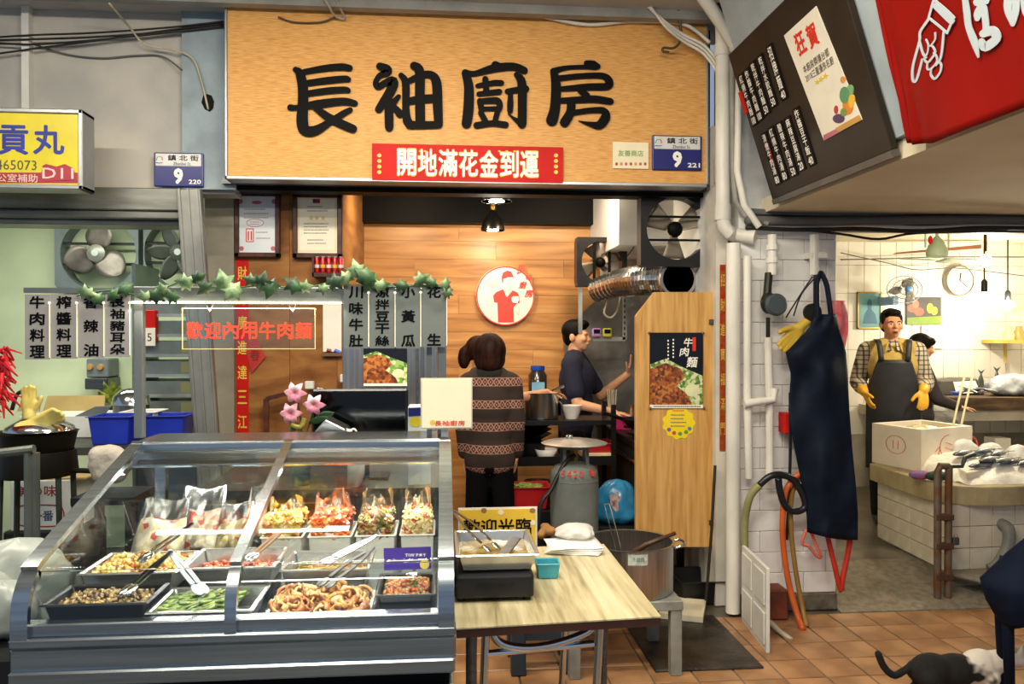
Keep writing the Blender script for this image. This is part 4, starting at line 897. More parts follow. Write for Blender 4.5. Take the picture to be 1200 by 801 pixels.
# ================================================================ pendant lamps
def pendant(label, u, v0, v1, wpx, y, power, top):
    a = PY(u, v0, y); b_ = PY(u, v1, y); rr = wpx/2*mpp(y); H = a.z-b_.z
    r = T('pendant_lamp', label, 'lamp', (a.x, y, b_.z), 'kitchen pendant lamps')
    B().lathe([(rr, 0), (rr*.98, H*.15), (rr*.75, H*.55), (rr*.32, H*.85), (rr*.18, H), (rr*.16, H*.98), (rr*.30, H*.83), (rr*.72, H*.53), (rr*.95, H*.14), (rr*.97, 0)], 24, (a.x, y, b_.z)).build('shade', mat('lamp_shade', '#4a4a45', .25, .9), r, smooth='auto')
    B().lathe([(.02, 0), (.024, .02), (.016, .06), (.006, .07)], 12, (a.x, y, a.z)).build('socket', mat('brass', '#8a6a2f', .35, .9), r, smooth='auto')
    B().tube([(a.x, y, a.z+.06), (a.x, y, top)], .004, 6).build('cord', CABLEB, r)
    B().ell((a.x, y, b_.z+.015), rr*.82, rr*.82, .02, 16, 8).build('bulb', emis('bulb_white', '#fff3dd', 14), r, smooth=True)
    light('pendant_light', 'POINT', (a.x, y, b_.z-.03), power, SOFT, .05)
pendant('nearer pendant lamp with bright white bulb under the black beam', 582, 222, 236, 36, 5.3, 9, 2.75)
pendant('farther dome pendant lamp with brass neck above the logo', 577.5, 246, 270, 28, 5.95, 12, 2.75)
# wall-washer tracks that light the plank wall
for i, xx in enumerate((-.25, 1.0)):
    r = T('ceiling_spot', 'small black ceiling spot hidden behind the beam, %s' % ('left one', 'right one')[i], 'lamp', (xx, 5.35, 2.66), 'kitchen ceiling spots')
    B().lathe([(.05, 0), (.05, .09), (.01, .09)], 16, (xx, 5.35, 2.66)).build('can', BLACK, r, smooth='auto'); B().lathe([(.04, 0), (.04, .004), (.001, .004)], 16, (xx, 5.35, 2.655)).build('lens', emis('spot_lens', '#ffe2b0', 8), r)
    light('spot_lamp_light', 'AREA', (xx, 5.35, 2.64), 15, WARM, .12, (R(28), 0, 0))
# ================================================================ extraction: fans, duct, hood
def boxfan(label, u0, u1, v0, v1, y, dep, blades=3, bars=2, horiz=True):
    a = PY(u0, v1, y); c = PY(u1, v0, y); cx, cz = (a.x+c.x)/2, (a.z+c.z)/2; w = c.x-a.x; rad = min(w, c.z-a.z)*.42
    r = T('exhaust_fan', label, 'fan', (cx, y+dep/2, a.z)); n = 40; vs = []; fs = []
    hw, hh = w/2, (c.z-a.z)/2
    for yy in (y, y+dep):
        for i in range(n):
            t = 2*PI*i/n+PI/4; ct, st_ = math.cos(t), math.sin(t); m_ = max(abs(ct)/hw, abs(st_)/hh); vs.append((cx+ct/m_*1.0, yy, cz+st_/m_)); vs.append((cx+ct*rad, yy, cz+st_*rad))
    for i in range(n):
        j = (i+1) % n; fs += [(2*i, 2*j, 2*j+1, 2*i+1), (2*n+2*i, 2*n+2*i+1, 2*n+2*j+1, 2*n+2*j), (2*i, 2*n+2*i, 2*n+2*j, 2*j), (2*i+1, 2*j+1, 2*n+2*j+1, 2*n+2*i+1)]
    B().add(vs, fs).build('housing', mat('fan_black', '#0f0f10', .4, var=.1), r)
    B().ell((cx, y+dep*.5, cz), rad*.26, dep*.3, rad*.26, 14, 8).build('motor', BLACK, r, smooth=True)
    for i in range(blades):
        t = 2*PI*i/blades+.5; X = Vector((math.cos(t), 0, math.sin(t))); Z = Vector((-math.sin(t), 0, math.cos(t)))
        B().grid(lambda p, q, X=X, Z=Z: Vector((cx, y+dep*.65, cz))+X*rad*(.2+.74*q)+Z*rad*(.42*(.35+.65*q))*(p*2-1)+Vector((0, .05*(p-.5), 0)), 5, 6).build('blade', mat('fan_blade', '#8f8676', .5, .3), r, smooth=True, solid=.004)
    for i in range(bars):
        o_ = (i-.5*(bars-1))*rad*.75
        q = [(cx-rad, y+.012, cz+o_), (cx+rad, y+.012, cz+o_)] if horiz else [(cx+o_, y+.012, cz-rad), (cx+o_, y+.012, cz+rad)]
        B().bar(q[0], q[1], .02, .012).build('guard_bar', BLACK, r)
    return r, a, c
boxfan('small black square exhaust fan over the bracket shelf', 676, 735, 278, 335, 5.75, .12, 4, 2, False)
boxfan('large black square exhaust fan beneath the right end of the sign', 751, 836, 223, 312, 4.78, .10, 3, 2, True)
DUCT = mat('foil_duct', '#c9c9c6', .22, 1, var=.1, scale=9)
dt = T('flexible_duct', 'silver corrugated duct with a dark open elbow below the large fan', 'duct', PY(780, 350, 5.1))
pts = spline([PY(700, 340, 5.7), PY(728, 331, 5.45), PY(752, 328, 5.2), PY(772, 327, 5.08), PY(790, 327, 4.98)], 14)
B().tube(pts, [.085+.006*(i % 2)+.02*min(1, i/45) for i in range(len(pts))], 20).build('tube', DUCT, dt)
e0 = PY(793, 327, 4.9)
B().lathe([(.118, 0), (.123, .02), (.118, .05), (.123, .08), (.115, .11), (.10, .11), (.10, 0)], 24, e0+Vector((0, -.04, 0)), Matrix.Rotation(-PI/2, 3, 'X')).build('elbow', DUCT, dt, smooth='auto')
B().lathe([(.099, 0), (.099, .01), (.002, .01)], 24, e0+Vector((0, 0, 0)), Matrix.Rotation(-PI/2, 3, 'X')).build('dark_inside', BLACK, dt)
HOODM = mat('hood_steel', '#8b8b88', .38, .8, var=.3, scale=3, bump=.05)
hd = T('steel_splashback', 'dull steel hood and splashback behind the cook', 'hood', PY(700, 500, 6.3))
f = onY(6.3); blob(B(), [(662, 386), (676, 372), (700, 350), (744, 347), (744, 520), (662, 520)], f, -.02, .0).build('back_sheet', HOODM, hd)
B().hexa([PX(735, 500, 1.55)+Vector((0, 0, 0)) if False else Vector((1.54, 5.2, .9)), (1.56, 5.2, .9), (1.56, 6.3, .9), (1.54, 6.3, .9), (1.54, 5.2, 1.9), (1.56, 5.2, 1.9), (1.56, 6.3, 1.9), (1.54, 6.3, 1.9)]).build('side_sheet', HOODM, hd)
# slotted angle bracket with two timers
br = T('slotted_angle_bracket', 'slotted steel angle bracket hanging below the small fan', 'bracket', PY(706, 400, 5.78))
GALV = mat('galvanised', '#a3a8a6', .4, .7, var=.15)
for p, q in (((680, 335), (680, 390)), ((732, 335), (732, 398)), ((695, 397), (733, 397))): B().bar(PY(*p, 5.78), PY(*q, 5.78), .03, .006, (0, 1, 0)).build('angle', GALV, br)
for i in range(9): p = PY(732, 339+i*6.5, 5.765); B().cb(p, .008, .006, .02).build('slot', BLACK, br)
for i, (u, cc, nm) in enumerate(((699, '#b98ac0', 'lilac'), (711.5, '#c8c24a', 'yellow'))):
    p = PY(u, 389.5, 5.74); rt = T('kitchen_timer', 'small %s kitchen timer on the slotted bracket' % nm, 'timer', p-Vector((0, 0, .035)))
    B().cb(p, .068, .025, .065).build('case', mat('timer_'+nm, cc, .4), rt, bevel=.012, seg=2); B().cb(p+Vector((0, -.013, .008)), .046, .004, .03).build('screen', BLACK, rt)
cable('cream cable looping below the small fan', cp((703, 336, 5.7), (712, 350, 5.72), (708, 366, 5.72), (716, 372, 5.72), (724, 362, 5.72), (728, 340, 5.7)), .008, mat('cable_cream', '#b7ae95', .5))
cable('thin dark cable from the boxing to the small fan', cp((750, 262, 5.34), (745, 285, 5.4), (735, 300, 5.6)), .004, CABLEB)
# ================================================================ wooden door panel
yd = 4.52; dp = T('wooden_door_panel', 'tall oak-veneer door panel with a clipped corner at the kitchen entrance', 'door', PY(792, 642, yd))
OAK = wood('oak_veneer', ['#b3813f', '#c99a55', '#d6aa66'], (14, 1, 1), 3, .4, .02)
B().prism([(p.x, p.z) for p in (PY(745, 641, yd), PY(837, 641, yd), PY(837, 342, yd), PY(767, 342, yd), PY(745, 370, yd))], yd, yd+.035).build('leaf', OAK, dp, bevel=.003)
for v in (377, 612): B().cb(PY(836, v, yd-.008), .05, .016, .03).build('hinge', STEELD, dp, bevel=.003)
r, a, c = card('noodle_poster', 'dark beef noodle poster pinned to the wooden door panel', 'poster', 761.5, 824, 389.5, 478, yd-.008, mat('poster_dark', '#1c2028', .35, var=.1), .006)
PF = onY(yd-.0085)
MEAT = cells('print_meat', ['#7a3d17', '#a4581f', '#5c2a10', '#b87333', '#8a4416'], 70, .4, 0, 0, .2)
def beef(f, par, u0, u1, v0, v1):
    w, h = u1-u0, v1-v0
    blob(B(), [(u0, v0+h*.44), (u0+w*.3, v0+h*.36), (u0+w*.62, v0+h*.48), (u0+w, v0+h*.60), (u1, v1), (u0, v1)], f, 0, .0008).build('printed_greens', cells('print_green', ['#6f9a3a', '#9cb86a', '#c9d19a', '#4d7a2b', '#dad6b0'], 60, .4, 0, 0, .2), par)
    blob(B(), [(u0, v0+h*.50), (u0+w*.3, v0+h*.42), (u0+w*.58, v0+h*.50), (u0+w*.66, v0+h*.62), (u0+w*.5, v0+h*.74), (u0+w*.72, v0+h*.86), (u0+w*.8, v1), (u0, v1)], f, 0, .0014).build('printed_beef', MEAT, par)
    blob(B(), disc(u0+w*.80, v0+h*.80, w*.14, h*.09), f, 0, .0016).build('printed_noodle', mat('print_noodle', '#dcdcae', .5), par)
beef(PF, r, 762, 823.5, 389.5, 474)
blob(B(), [(761.5, 474), (824, 474), (824, 478), (761.5, 478)], PF, 0, .002).build('white_footer', PAPER, r); lines(766, 821, 476, 476, 1, yd-.0105, GREYT, r, .7, 0)
for ch, u, v, s_ in (('牛', 806.5, 401, .052), ('肉', 802, 412, .052), ('麵', 811, 424, .062)): text(ch, PY(u, v, yd-.009), WHT, r, s_, s_, bold=.015, shear=.15)
blob(B(), [(811.5, 395), (815.5, 395), (815.5, 411), (811.5, 411)], PF, 0, .001).build('red_tag', REDPRINT, r)
for u, v0, v1 in ((789, 398, 418), (783, 399, 420)):
    for q in range(6): blob(B(), disc(u, v0+(v1-v0)*q/5, 1.0, 1.2, 6), PF, 0, .001).build('small_character', WHT, r)
for u, v in ((761, 390), (824, 390), (762, 478), (825, 478)): B().ell(PY(u, v, yd-.01), .008, .008, .008).build('pin', STEELD, r)
stk = T('scalloped_sticker', 'yellow scalloped sticker below the noodle poster', 'sticker', PY(795.5, 516, yd-.004))
blob(B(), [(795.5+(18.5+1.1*math.cos(11*t*PI/44))*math.cos(t*PI/44), 495.5+(18.5+1.1*math.cos(11*t*PI/44))*math.sin(t*PI/44)) for t in range(88)], onY(yd), -.001, .003).build('disc', mat('sticker_yellow', '#ecd320', .4, var=.03), stk)
lines(786, 806, 486, 499, 4, yd-.003, GREYT, stk, .7); lines(788, 803, 481, 481, 1, yd-.003, REDPRINT, stk, .6)
for i, (u, v) in enumerate(((784, 503), (790, 507), (797, 508), (804, 506), (808, 502))): blob(B(), disc(u, v, 2.4, 2.4, 10), onY(yd-.003), 0, .0012).build('coloured_dot', mat('dot_%d' % i, ('#8a5aa8', '#c4552d', '#5a9a3a', '#7a8a2a', '#4f86b0')[i], .5), stk)
# jamb couplet + rod
r, a, c = card('red_couplet', 'faded red couplet strip on the white jamb beside the door panel', 'couplet', 843.5, 850.5, 310, 528, 4.465, mat('couplet_red', '#a8281c', .6, var=.2, scale=30, col2='#8f5a20'), .004)
for i in range(7): text('招財進寶福滿門'[i], PY(847, 328+i*29, 4.465), GOLD, r, .026, .07)
tag(B().tube([PY(838, 545, 4.44), PY(834, 620, 4.42), PZ(827, 708, .02)], .009, 8).build('iron_rod', mat('rust_dark', '#2a211b', .6)), 'thin dark iron rod leaning on the jamb', 'rod')
wh = PZ(836, 690, .0); tag(B().tube(arc((wh.x, 4.40, .19), .19, R(-95), R(80), 14, (.6, 0, 0), (0, 0, 1)), .012, 8).build('wire_hoop', STEELD, smooth=True), 'thin grey hoop standing behind the white pipe', 'hoop')
# ================================================================ kitchen things: cart, stove, pots
YCt = 5.15
a = PY(604, 497, YCt); c = PY(722, 488, YCt); zt = (a.z+c.z)/2
ct = T('black_shelf_cart', 'black three-tier shelf cart in the middle of the kitchen', 'shelf', ((a.x+c.x)/2, YCt+.15, 0))
BM = mat('black_metal', '#121212', .4, .3)
for i, zz in enumerate((zt, PY(650, 540, YCt).z, PY(650, 598, YCt).z)):
    B().box(a.x-.02, c.x, YCt, YCt+.34, zz-.025, zz).build('shelf', BM, ct, bevel=.003); B().box(a.x-.02, c.x, YCt-.006, YCt, zz-.03, zz+.03 if i else zz).build('rim', BM, ct)
for xx in (a.x, c.x-.015):
    for yy in (YCt+.015, YCt+.325): B().box(xx-.015, xx+.015, yy-.015, yy+.015, 0, zt+.03 if xx < c.x-.1 else zt+.10).build('post', BM, ct)
def potb(name, label, cat, c, r, h, m, taper=.95, rim=.006, handles=True, lid=None, group=None):
    c = Vector(c); rt = T(name, label, cat, c, group)
    B().lathe([(.001, .003), (r*taper, .003), (r*taper*1.0+.002, .01), (r, h*.96), (r+rim, h), (r-.002, h), (r-.004, h*.95), (r*taper-.004, .012), (.001, .012)], 28, c).build('body', m, rt, smooth='auto')
    if handles:
        for s_ in (-1, 1): B().tube(arc(c+Vector((s_*r, 0, h*.78)), .03, -PI/2, PI/2, 6, (0, 1, 0), (s_*.0+.0, 0, 0)) if False else [c+Vector((s_*r*.98, -.035, h*.8)), c+Vector((s_*(r+.035), -.03, h*.83)), c+Vector((s_*(r+.035), .03, h*.83)), c+Vector((s_*r*.98, .035, h*.8))], .006, 6).build('handle', m, rt, smooth=True)
    return rt
p = PY(634, 492, YCt+.14); potb('stock_pot', 'steel stock pot with ladle on the cart under the stirring hand', 'pot', (p.x, YCt+.14, zt+.001), .118, .175, STEELV)
tag(B().tube([(p.x+.02, YCt+.14, zt+.13), (p.x+.08, YCt+.12, zt+.19), (p.x+.15, YCt+.1, zt+.22)], [.008, .008, .010], 8).build('ladle', CHROME), 'steel ladle handle leaning out of the stock pot', 'ladle')
p = PY(670, 490, YCt+.1); bw = T('serving_bowl', 'white bowl with a spoon on the cart below the cook', 'bowl', (p.x, YCt+.1, zt+.001))
B().lathe([(.04, 0), (.045, .01), (.07, .09), (.068, .09), (.042, .014), (.001, .012)], 24, (p.x, YCt+.1, zt+.001)).build('bowl', mat('white_plastic', '#ddd9d0', .35), bw, smooth='auto'); B().tube([(p.x-.03, YCt+.1, zt+.04), (p.x-.09, YCt+.07, zt+.12)], .006, 6).build('spoon', CHROME, bw)
# tier two
z2 = PY(650, 540, YCt).z
p = PY(625, 520, YCt+.16)
for i in range(3): tag(B().lathe([(.03, 0), (.12, .05), (.125, .05), (.03, -.004)], 20, (p.x, YCt+.16, z2+.115+i*.03)).build('iron_wok', mat('iron', '#17150f', .4, .5)), 'black iron pan stacked on the cart, %s of three' % ('lowest', 'middle', 'top')[i], 'pan', 'stacked iron pans')
potb('lidless_pot', 'dark pot carrying the stacked iron pans', 'pot', (p.x-.02, YCt+.16, z2+.001), .10, .11, BM, handles=False)
p = PY(640, 530, YCt+.06)
tag(B().lathe([(.05, 0), (.075, .07), (.073, .07), (.05, .006), (.001, .006)], 20, (p.x, YCt+.07, z2+.001)).build('white_dish', mat('white_plastic', '#ddd9d0', .35), smooth=True), 'deep white dish on the middle tier of the cart', 'dish')
p = PY(700, 525, YCt+.1)
tag(B().box(p.x-.10, p.x+.105, YCt+.02, YCt+.3, z2+.001, z2+.045).build('cutting_board', mat('board_cream', '#d8c59c', .6), bevel=.006), 'cream cutting board under the red tray on the cart', 'board')
def tubx(name, label, cat, cx, cy, cz, w, d, h, m, fl_=.85, th=.006, group=None, rim=.012):
    rt = T(name, label, cat, (cx, cy, cz), group); k = fl_
    o_ = [(-1, -1), (1, -1), (1, 1), (-1, 1)]
    def ring(s, z, ww=0): return [(cx+a_*(w/2*s+ww), cy+b_*(d/2*s+ww), cz+z) for a_, b_ in o_]
    vs = ring(k, 0)+ring(1, h)+ring(1, h, rim)+ring(1, h-.006, rim)+ring(1, h, -th)+ring(k, th, -th)
    fs = [(3, 2, 1, 0)]+[(i, (i+1) % 4, 4+(i+1) % 4, 4+i) for i in range(4)]
    fs += [(8+i, 8+(i+1) % 4, 16+(i+1) % 4, 16+i) for i in range(4)]+[(12+i, 12+(i+1) % 4, 8+(i+1) % 4, 8+i) for i in range(4)]+[(4+i, 4+(i+1) % 4, 12+(i+1) % 4, 12+i) for i in range(4)]
    fs += [(16+i, 16+(i+1) % 4, 20+(i+1) % 4, 20+i) for i in range(4)]+[(20, 21, 22, 23)]
    B().add(vs, fs).build('tub', m, rt, bevel=.003); return rt
REDP = mat('red_plastic', '#b01d22', .35, var=.08)
tubx('red_tray', 'shallow red plastic tray on the cutting board', 'tray', p.x, YCt+.16, z2+.047, .20, .26, .06, REDP)
# ground-level things in front of the cart
bs = tubx('red_basin', 'red plastic basin of cut greens by the gas cylinder', 'basin', PY(618, 590, 4.98).x, 5.0, PY(618, 597, 4.9).z, .27, .22, .14, REDP, .8)
zb = PY(618, 597, 4.9).z
st_ = T('low_crate', 'low black crate carrying the red basin', 'crate', (PY(618, 590, 4.98).x, 4.99, 0)); xx = PY(618, 590, 4.98).x
B().box(xx-.15, xx+.15, 4.87, 5.11, 0, zb-.002).build('body', BLACKP, st_, bevel=.006)
gb = B()
for i in range(60): gb.cap((xx+random.uniform(-.1, .1), 5.0+random.uniform(-.08, .08), zb+.10+random.random()*.03), .005, (xx+random.uniform(-.1, .1), 5.0+random.uniform(-.08, .08), zb+.11+random.random()*.03), .005, 6)
tag(gb.build('cut_greens', mat('greens', '#8fa84b', .5, col2='#5f7c2b', scale=30)), 'pale cut scallions heaped in the red basin', 'greens', kind='stuff')
p = PY(633, 556, 5.1); potb('brass_pot', 'brownish cooking pot on the lower tier beside the cylinder', 'pot', (p.x, YCt+.1, PY(650, 598, YCt).z+.001), .085, .18, mat('brown_pot', '#7d5f35', .35, .6), handles=False)
p = PY(601, 553, 5.0); tag(B().ell((p.x-.015, YCt+.1, PY(650, 598, YCt).z+.12), .06, .06, .12, 14, 10).build('plastic_bag', mat('pinkblue_bag', '#c07a86', .4, col2='#4a62b8', scale=12), smooth=True), 'pink and blue plastic bag on the cart behind the cardigan', 'bag')
# gas cylinder
p = PZ(673, 622, .0); yg = 4.55; gx = PY(673, 580, yg).x
gc = T('gas_cylinder', 'grey gas cylinder with faded red numbers', 'cylinder', (gx, yg, 0))
GG = mat('cylinder_grey', '#6e736e', .45, var=.12, bump=.05); rg = 28.5*mpp(4.55)
ztp = PY(673, 545, yg).z
B().lathe([(rg*.9, 0), (rg*.95, .02), (rg, .04), (rg, ztp-.06), (rg*.97, ztp-.025), (rg*.8, ztp), (rg*.4, ztp+.02), (.03, ztp+.025)], 32, (gx, yg, 0)).build('body', GG, gc, smooth='auto')
B().lathe([(rg*1.005, ztp-.085), (rg*1.012, ztp-.08), (rg*1.005, ztp-.075)], 32, (gx, yg, 0)).build('weld_seam', GG, gc)
for t in (40, 140, 220, 320): B().bar((gx+rg*.62*math.cos(R(t)), yg+rg*.62*math.sin(R(t)), ztp), (gx+rg*.62*math.cos(R(t)), yg+rg*.62*math.sin(R(t)), ztp+.11), .018, .008).build('collar_post', GG, gc)
B().lathe([(rg*.68, ztp+.10), (rg*.68, ztp+.125), (rg*.62, ztp+.125), (rg*.62, ztp+.10)], 24, (gx, yg, 0)).build('collar_ring', GG, gc)
B().tube([(gx, yg, ztp), (gx, yg, ztp+.09)], .022, 10).build('valve', mat('brass', '#8a6a2f', .35, .9), gc)
for i, ch in enumerate('5420 1'):
    if ch == ' ': continue
    t = R(-125+i*14); text(ch, (gx+rg*.985*math.cos(t), yg+rg*.985*math.sin(t), ztp-.028), REDPRINT, gc, .022, .04, Vector((-math.sin(t), math.cos(t), 0)), Vector((-math.cos(t)*.45, -math.sin(t)*.45, .9)).normalized(), lift=.006)
cable('black gas hose curving from the cylinder valve to the floor', [(gx, yg-.02, ztp+.06), (gx-.06, yg-.06, ztp+.03), (gx-.15, yg-.1, ztp-.12), (gx-.22, yg-.12, ztp-.25), (gx-.24, yg-.12, .03)], .013, CABLEB, 'hose', 'gas_hose')
tr = T('round_lid', 'large shiny round tray lying on the gas cylinder', 'lid', (gx+.0, yg, ztp+.126)); rl = 39*mpp(4.5)
B().lathe([(.001, .022), (rl*.35, .022), (rl*.45, .012), (rl*.85, .008), (rl, .0), (rl+.004, .004), (rl*.86, .014), (rl*.46, .018), (rl*.36, .028), (.001, .03)], 40, (gx, yg, ztp+.127)).build('tray', mat('tray_bright', '#d9d9d4', .32, .85), tr, smooth='auto'); B().lathe([(.02, .028), (.022, .045), (.014, .05), (.001, .05)], 14, (gx-.03, yg, ztp+.127)).build('knob', CHROME, tr, smooth='auto')
# stove on the right
yv = 5.0; zs = PY(735, 510, 5.2).z
sv = T('gas_stove', 'black gas stove along the right kitchen wall', 'stove', (1.35, 5.35, 0))
B().box(1.2, 1.53, 4.85, 6.2, zs-.05, zs).build('top', mat('stove_black', '#1a1917', .35, .4), sv, bevel=.006); B().box(1.22, 1.53, 4.9, 6.2, .35, zs-.05).build('body', mat('stove_body', '#2c2926', .4, .3), sv)
for xx, yy in ((1.24, 4.92), (1.5, 4.92), (1.24, 6.15), (1.5, 6.15)): B().box(xx-.02, xx+.02, yy-.02, yy+.02, 0, .35).build('leg', BM, sv)
B().tube([(1.19, 4.84, zs-.12), (1.19, 5.9, zs-.12)], .012, 8).build('rail', CHROME, sv)
for yy in (5.1, 5.6): B().lathe([(.06, 0), (.12, .02), (.12, .035), (.05, .03)], 20, (1.32, yy, zs)).build('burner_ring', BM, sv)
wk = T('iron_wok', 'black iron wok on the stove at the door panel edge', 'pan', (1.33, 5.1, zs+.036)); B().lathe([(.04, 0), (.12, .03), (.17, .085), (.165, .085), (.115, .035), (.001, .008)], 28, (1.33, 5.1, zs+.037)).build('pan', mat('iron', '#17150f', .4, .5), wk, smooth='auto'); B().tube([(1.18, 5.08, zs+.12), (1.02, 5.02, zs+.17)], .012, 8).build('handle', mat('iron', '#17150f', .4, .5), wk)
p = PY(731, 497, 5.5); tubx('pink_container', 'bright pink plastic container on the stove', 'container', p.x, 5.55, zs+.001, .12, .12, .09, mat('pink_plastic', '#c9316b', .35), .9)
ch = T('chopstick_jar', 'glass jar holding chopsticks behind the pink container', 'jar', (p.x-.03, 5.75, zs+.001)); B().lathe([(.04, 0), (.042, .12), (.039, .12), (.037, .006), (.001, .006)], 18, (p.x-.03, 5.75, zs+.001)).build('jar', mat('smoky_jar', '#8b8a80', .2), ch, smooth='auto')
for i in range(5): B().tube([(p.x-.03+.01*(i-2), 5.75, zs+.02), (p.x-.03+.016*(i-2), 5.75+.01*(i % 2), zs+.27)], .004, 6).build('chopstick', mat('chopstick', '#d9cda8', .5), ch)
p = PY(737, 495, 5.7); tag(B().lathe([(.035, 0), (.035, .1), (.015, .13), (.015, .16), (.001, .16)], 14, (p.x+.02, 5.7, zs+.001)).build('sauce_bottle', mat('sauce_brown', '#7a4a1c', .25), smooth='auto'), 'brown sauce bottle near the chopstick jar', 'bottle')
# jar with blue lid on a back shelf
p = PY(630, 462, 6.2); bk = T('back_shelf', 'dark shelf against the plank wall behind the pots', 'shelf', (p.x, 6.2, 0)); B().box(p.x-.35, p.x+.22, 6.05, 6.39, p.z-.03, p.z).build('board', BM, bk)
for xx in (p.x-.33, p.x+.2):
    for yy in (6.07, 6.37): B().box(xx-.012, xx+.012, yy-.012, yy+.012, 0, p.z-.03).build('leg', BM, bk)
jr = T('pickle_jar', 'big dark jar with a blue lid and pale blue label on the back shelf', 'jar', (p.x, 6.2, p.z)); B().lathe([(.05, 0), (.072, .01), (.074, .15), (.05, .185), (.05, .19)], 24, (p.x, 6.2, p.z+.001)).build('glass_body', mat('dark_jar', '#2f2a25', .15, coat=.5), jr, smooth='auto')
B().lathe([(.055, .188), (.057, .195), (.055, .225), (.02, .23), (.001, .23)], 20, (p.x, 6.2, p.z)).build('lid', mat('lid_blue', '#1f4fa8', .35), jr, smooth='auto'); B().box(p.x-.055, p.x+.045, 6.116, 6.128, p.z+.03, p.z+.10).build('label', mat('label_blue', '#7fb2d2', .5), jr)
# blue bag near the stove
bp_ = PY(724, 612, 4.75); bb = T('blue_plastic_bag', 'knotted translucent blue plastic bag beside the door panel', 'bag', (bp_.x, 4.78, 0))
def bagf(cx, cy, z0, rx, ry, h, seed):
    rnd = random.Random(seed); ph = [rnd.uniform(0, 6.28) for _ in range(8)]
    def f(i, j):
        t = 2*PI*i; z = j; prof = (1-z**3)**.5*min(1, .6+2.4*z) if seed >= 30 else (max(.01, math.sin(min(1, .12+z*1.02)*PI))**.55 if z < .92 else .18)
        w = 1+.09*math.sin(3*t+ph[0]+4*z)+.07*math.sin(7*t+ph[1]-7*z)+.04*math.sin(14*t+ph[2]+11*z)+.03*math.sin(23*t+ph[3]-17*z)
        return (cx+rx*prof*w*math.cos(t), cy+ry*prof*w*math.sin(t), z0+h*z)
    return f
zbb = PY(724, 614, 4.72).z; zbt = PY(724, 563, 4.72).z
st2 = T('low_stool', 'low dark stool under the blue plastic bag', 'stool', (bp_.x, 4.78, 0)); B().box(bp_.x-.13, bp_.x+.1, 4.66, 4.9, zbb-.03, zbb-.001).build('seat', BLACKP, st2, bevel=.004)
for xx in (-.11, .08):
    for yy in (4.68, 4.88): B().box(bp_.x+xx-.015, bp_.x+xx+.015, yy-.015, yy+.015, 0, zbb-.03).build('leg', BLACKP, st2)
bb.location.z = zbb; bb['o'] = (bp_.x, 4.78, zbb)
B().grid(bagf(bp_.x, 4.78, zbb, .14, .11, zbt-zbb, 33), 36, 20).build('bag', mat('blue_bag', '#2c86b8', .3, var=.15, scale=14, bump=.4, bscale=20, coat=.4), bb, smooth=True, solid=.002)
blob(B(), [(714, 580), (722, 577), (728, 584), (727, 596), (722, 600), (716, 592)], onY(4.67), -.004, .002).build('print', mat('bag_print', '#c9b8b6', .5, col2='#7a4632', scale=30), bb)
# dark clutter behind the pot
tubx('black_basin', 'black rubber basin on the floor under the door panel', 'basin', PZ(800, 690, 0).x+.05, 4.62, .0, .30, .30, .14, BLACKP)
p = PZ(808, 716, .012); wt_ = T('white_tray', 'flat cream plastic tray lying on the floor by the white post', 'tray', (p.x, p.y, .012))
tmx = Matrix.Translation((p.x-.05, p.y, .014)) @ Matrix.Rotation(R(-22), 4, 'Z')
B(tmx).box(-.12, .12, -.14, .14, 0, .012).build('base', mat('tray_cream', '#cfc6ac', .5), wt_, bevel=.004)
for q in ((-.13, .13, -.15, -.138), (-.13, .13, .138, .15), (-.13, -.118, -.138, .138), (.118, .13, -.138, .138)): B(tmx).box(*q, 0, .03).build('rim', mat('tray_cream', '#cfc6ac', .5), wt_)
# ================================================================ glass food case
XL, XR, YC = -.88, .025, 1.72
PROF = [(1.72, .93), (1.722, .985), (1.735, 1.02), (1.765, 1.052), (1.81, 1.075), (2.36, 1.24)]
def prof(i, n=28):
    pts = spline([Vector((0, y, z)) for y, z in PROF], 5); return pts
PP_ = prof(0)
cs = T('food_display_case', 'stainless steel food display case with slanted glass front', 'display case', ((XL+XR)/2, 2.1, 0))
SW = .034
for x in (XL+SW/2, XR-SW/2, -.442):
    w = SW if x != -.442 else .024
    b = B(); n = len(PP_); vs = []
    for k in range(n):
        d = (PP_[min(k+1, n-1)]-PP_[max(k-1, 0)]).normalized(); nn = Vector((0, -d.z, d.y))
        for xx, off in ((x-w/2, .002), (x+w/2, .002), (x+w/2, .016), (x-w/2, .016)): vs.append(Vector((xx, 0, 0))+PP_[k]+nn*off)
    b.add(vs, [(4*k+q, 4*k+(q+1) % 4, 4*k+4+(q+1) % 4, 4*k+4+q) for k in range(n-1) for q in range(4)]+[(0, 1, 2, 3), (4*n-4, 4*n-3, 4*n-2, 4*n-1)])
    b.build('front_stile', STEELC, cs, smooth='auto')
for xa, xb in ((XL+SW, -.454), (-.430, XR-SW)):
    B().grid(lambda i, j, xa=xa, xb=xb: (xa+(xb-xa)*i, *PP_[min(len(PP_)-1, int(round(j*(len(PP_)-1))))][1:]), 1, len(PP_)-1).build('front_pane', GLASS, cs, smooth=True)
for x in (XL+.006, XR-.006):
    pts = [(x, p.y, p.z-.002) for p in PP_]+[(x, 2.36, .93)]
    B().add(pts, [tuple(range(len(pts)))]).build('side_pane', GLASS, cs)
B().box(XL, XR, 2.345, 2.56, 1.178, 1.252).build('top_bar', STEELC, cs, bevel=.006); B().box(XL+.02, XR-.02, 2.335, 2.352, 1.19, 1.20).build('top_groove', STEELD, cs); B().box(XL, XR, 2.33, 2.35, 1.225, 1.25).build('top_lip', STEELC, cs, bevel=.003)
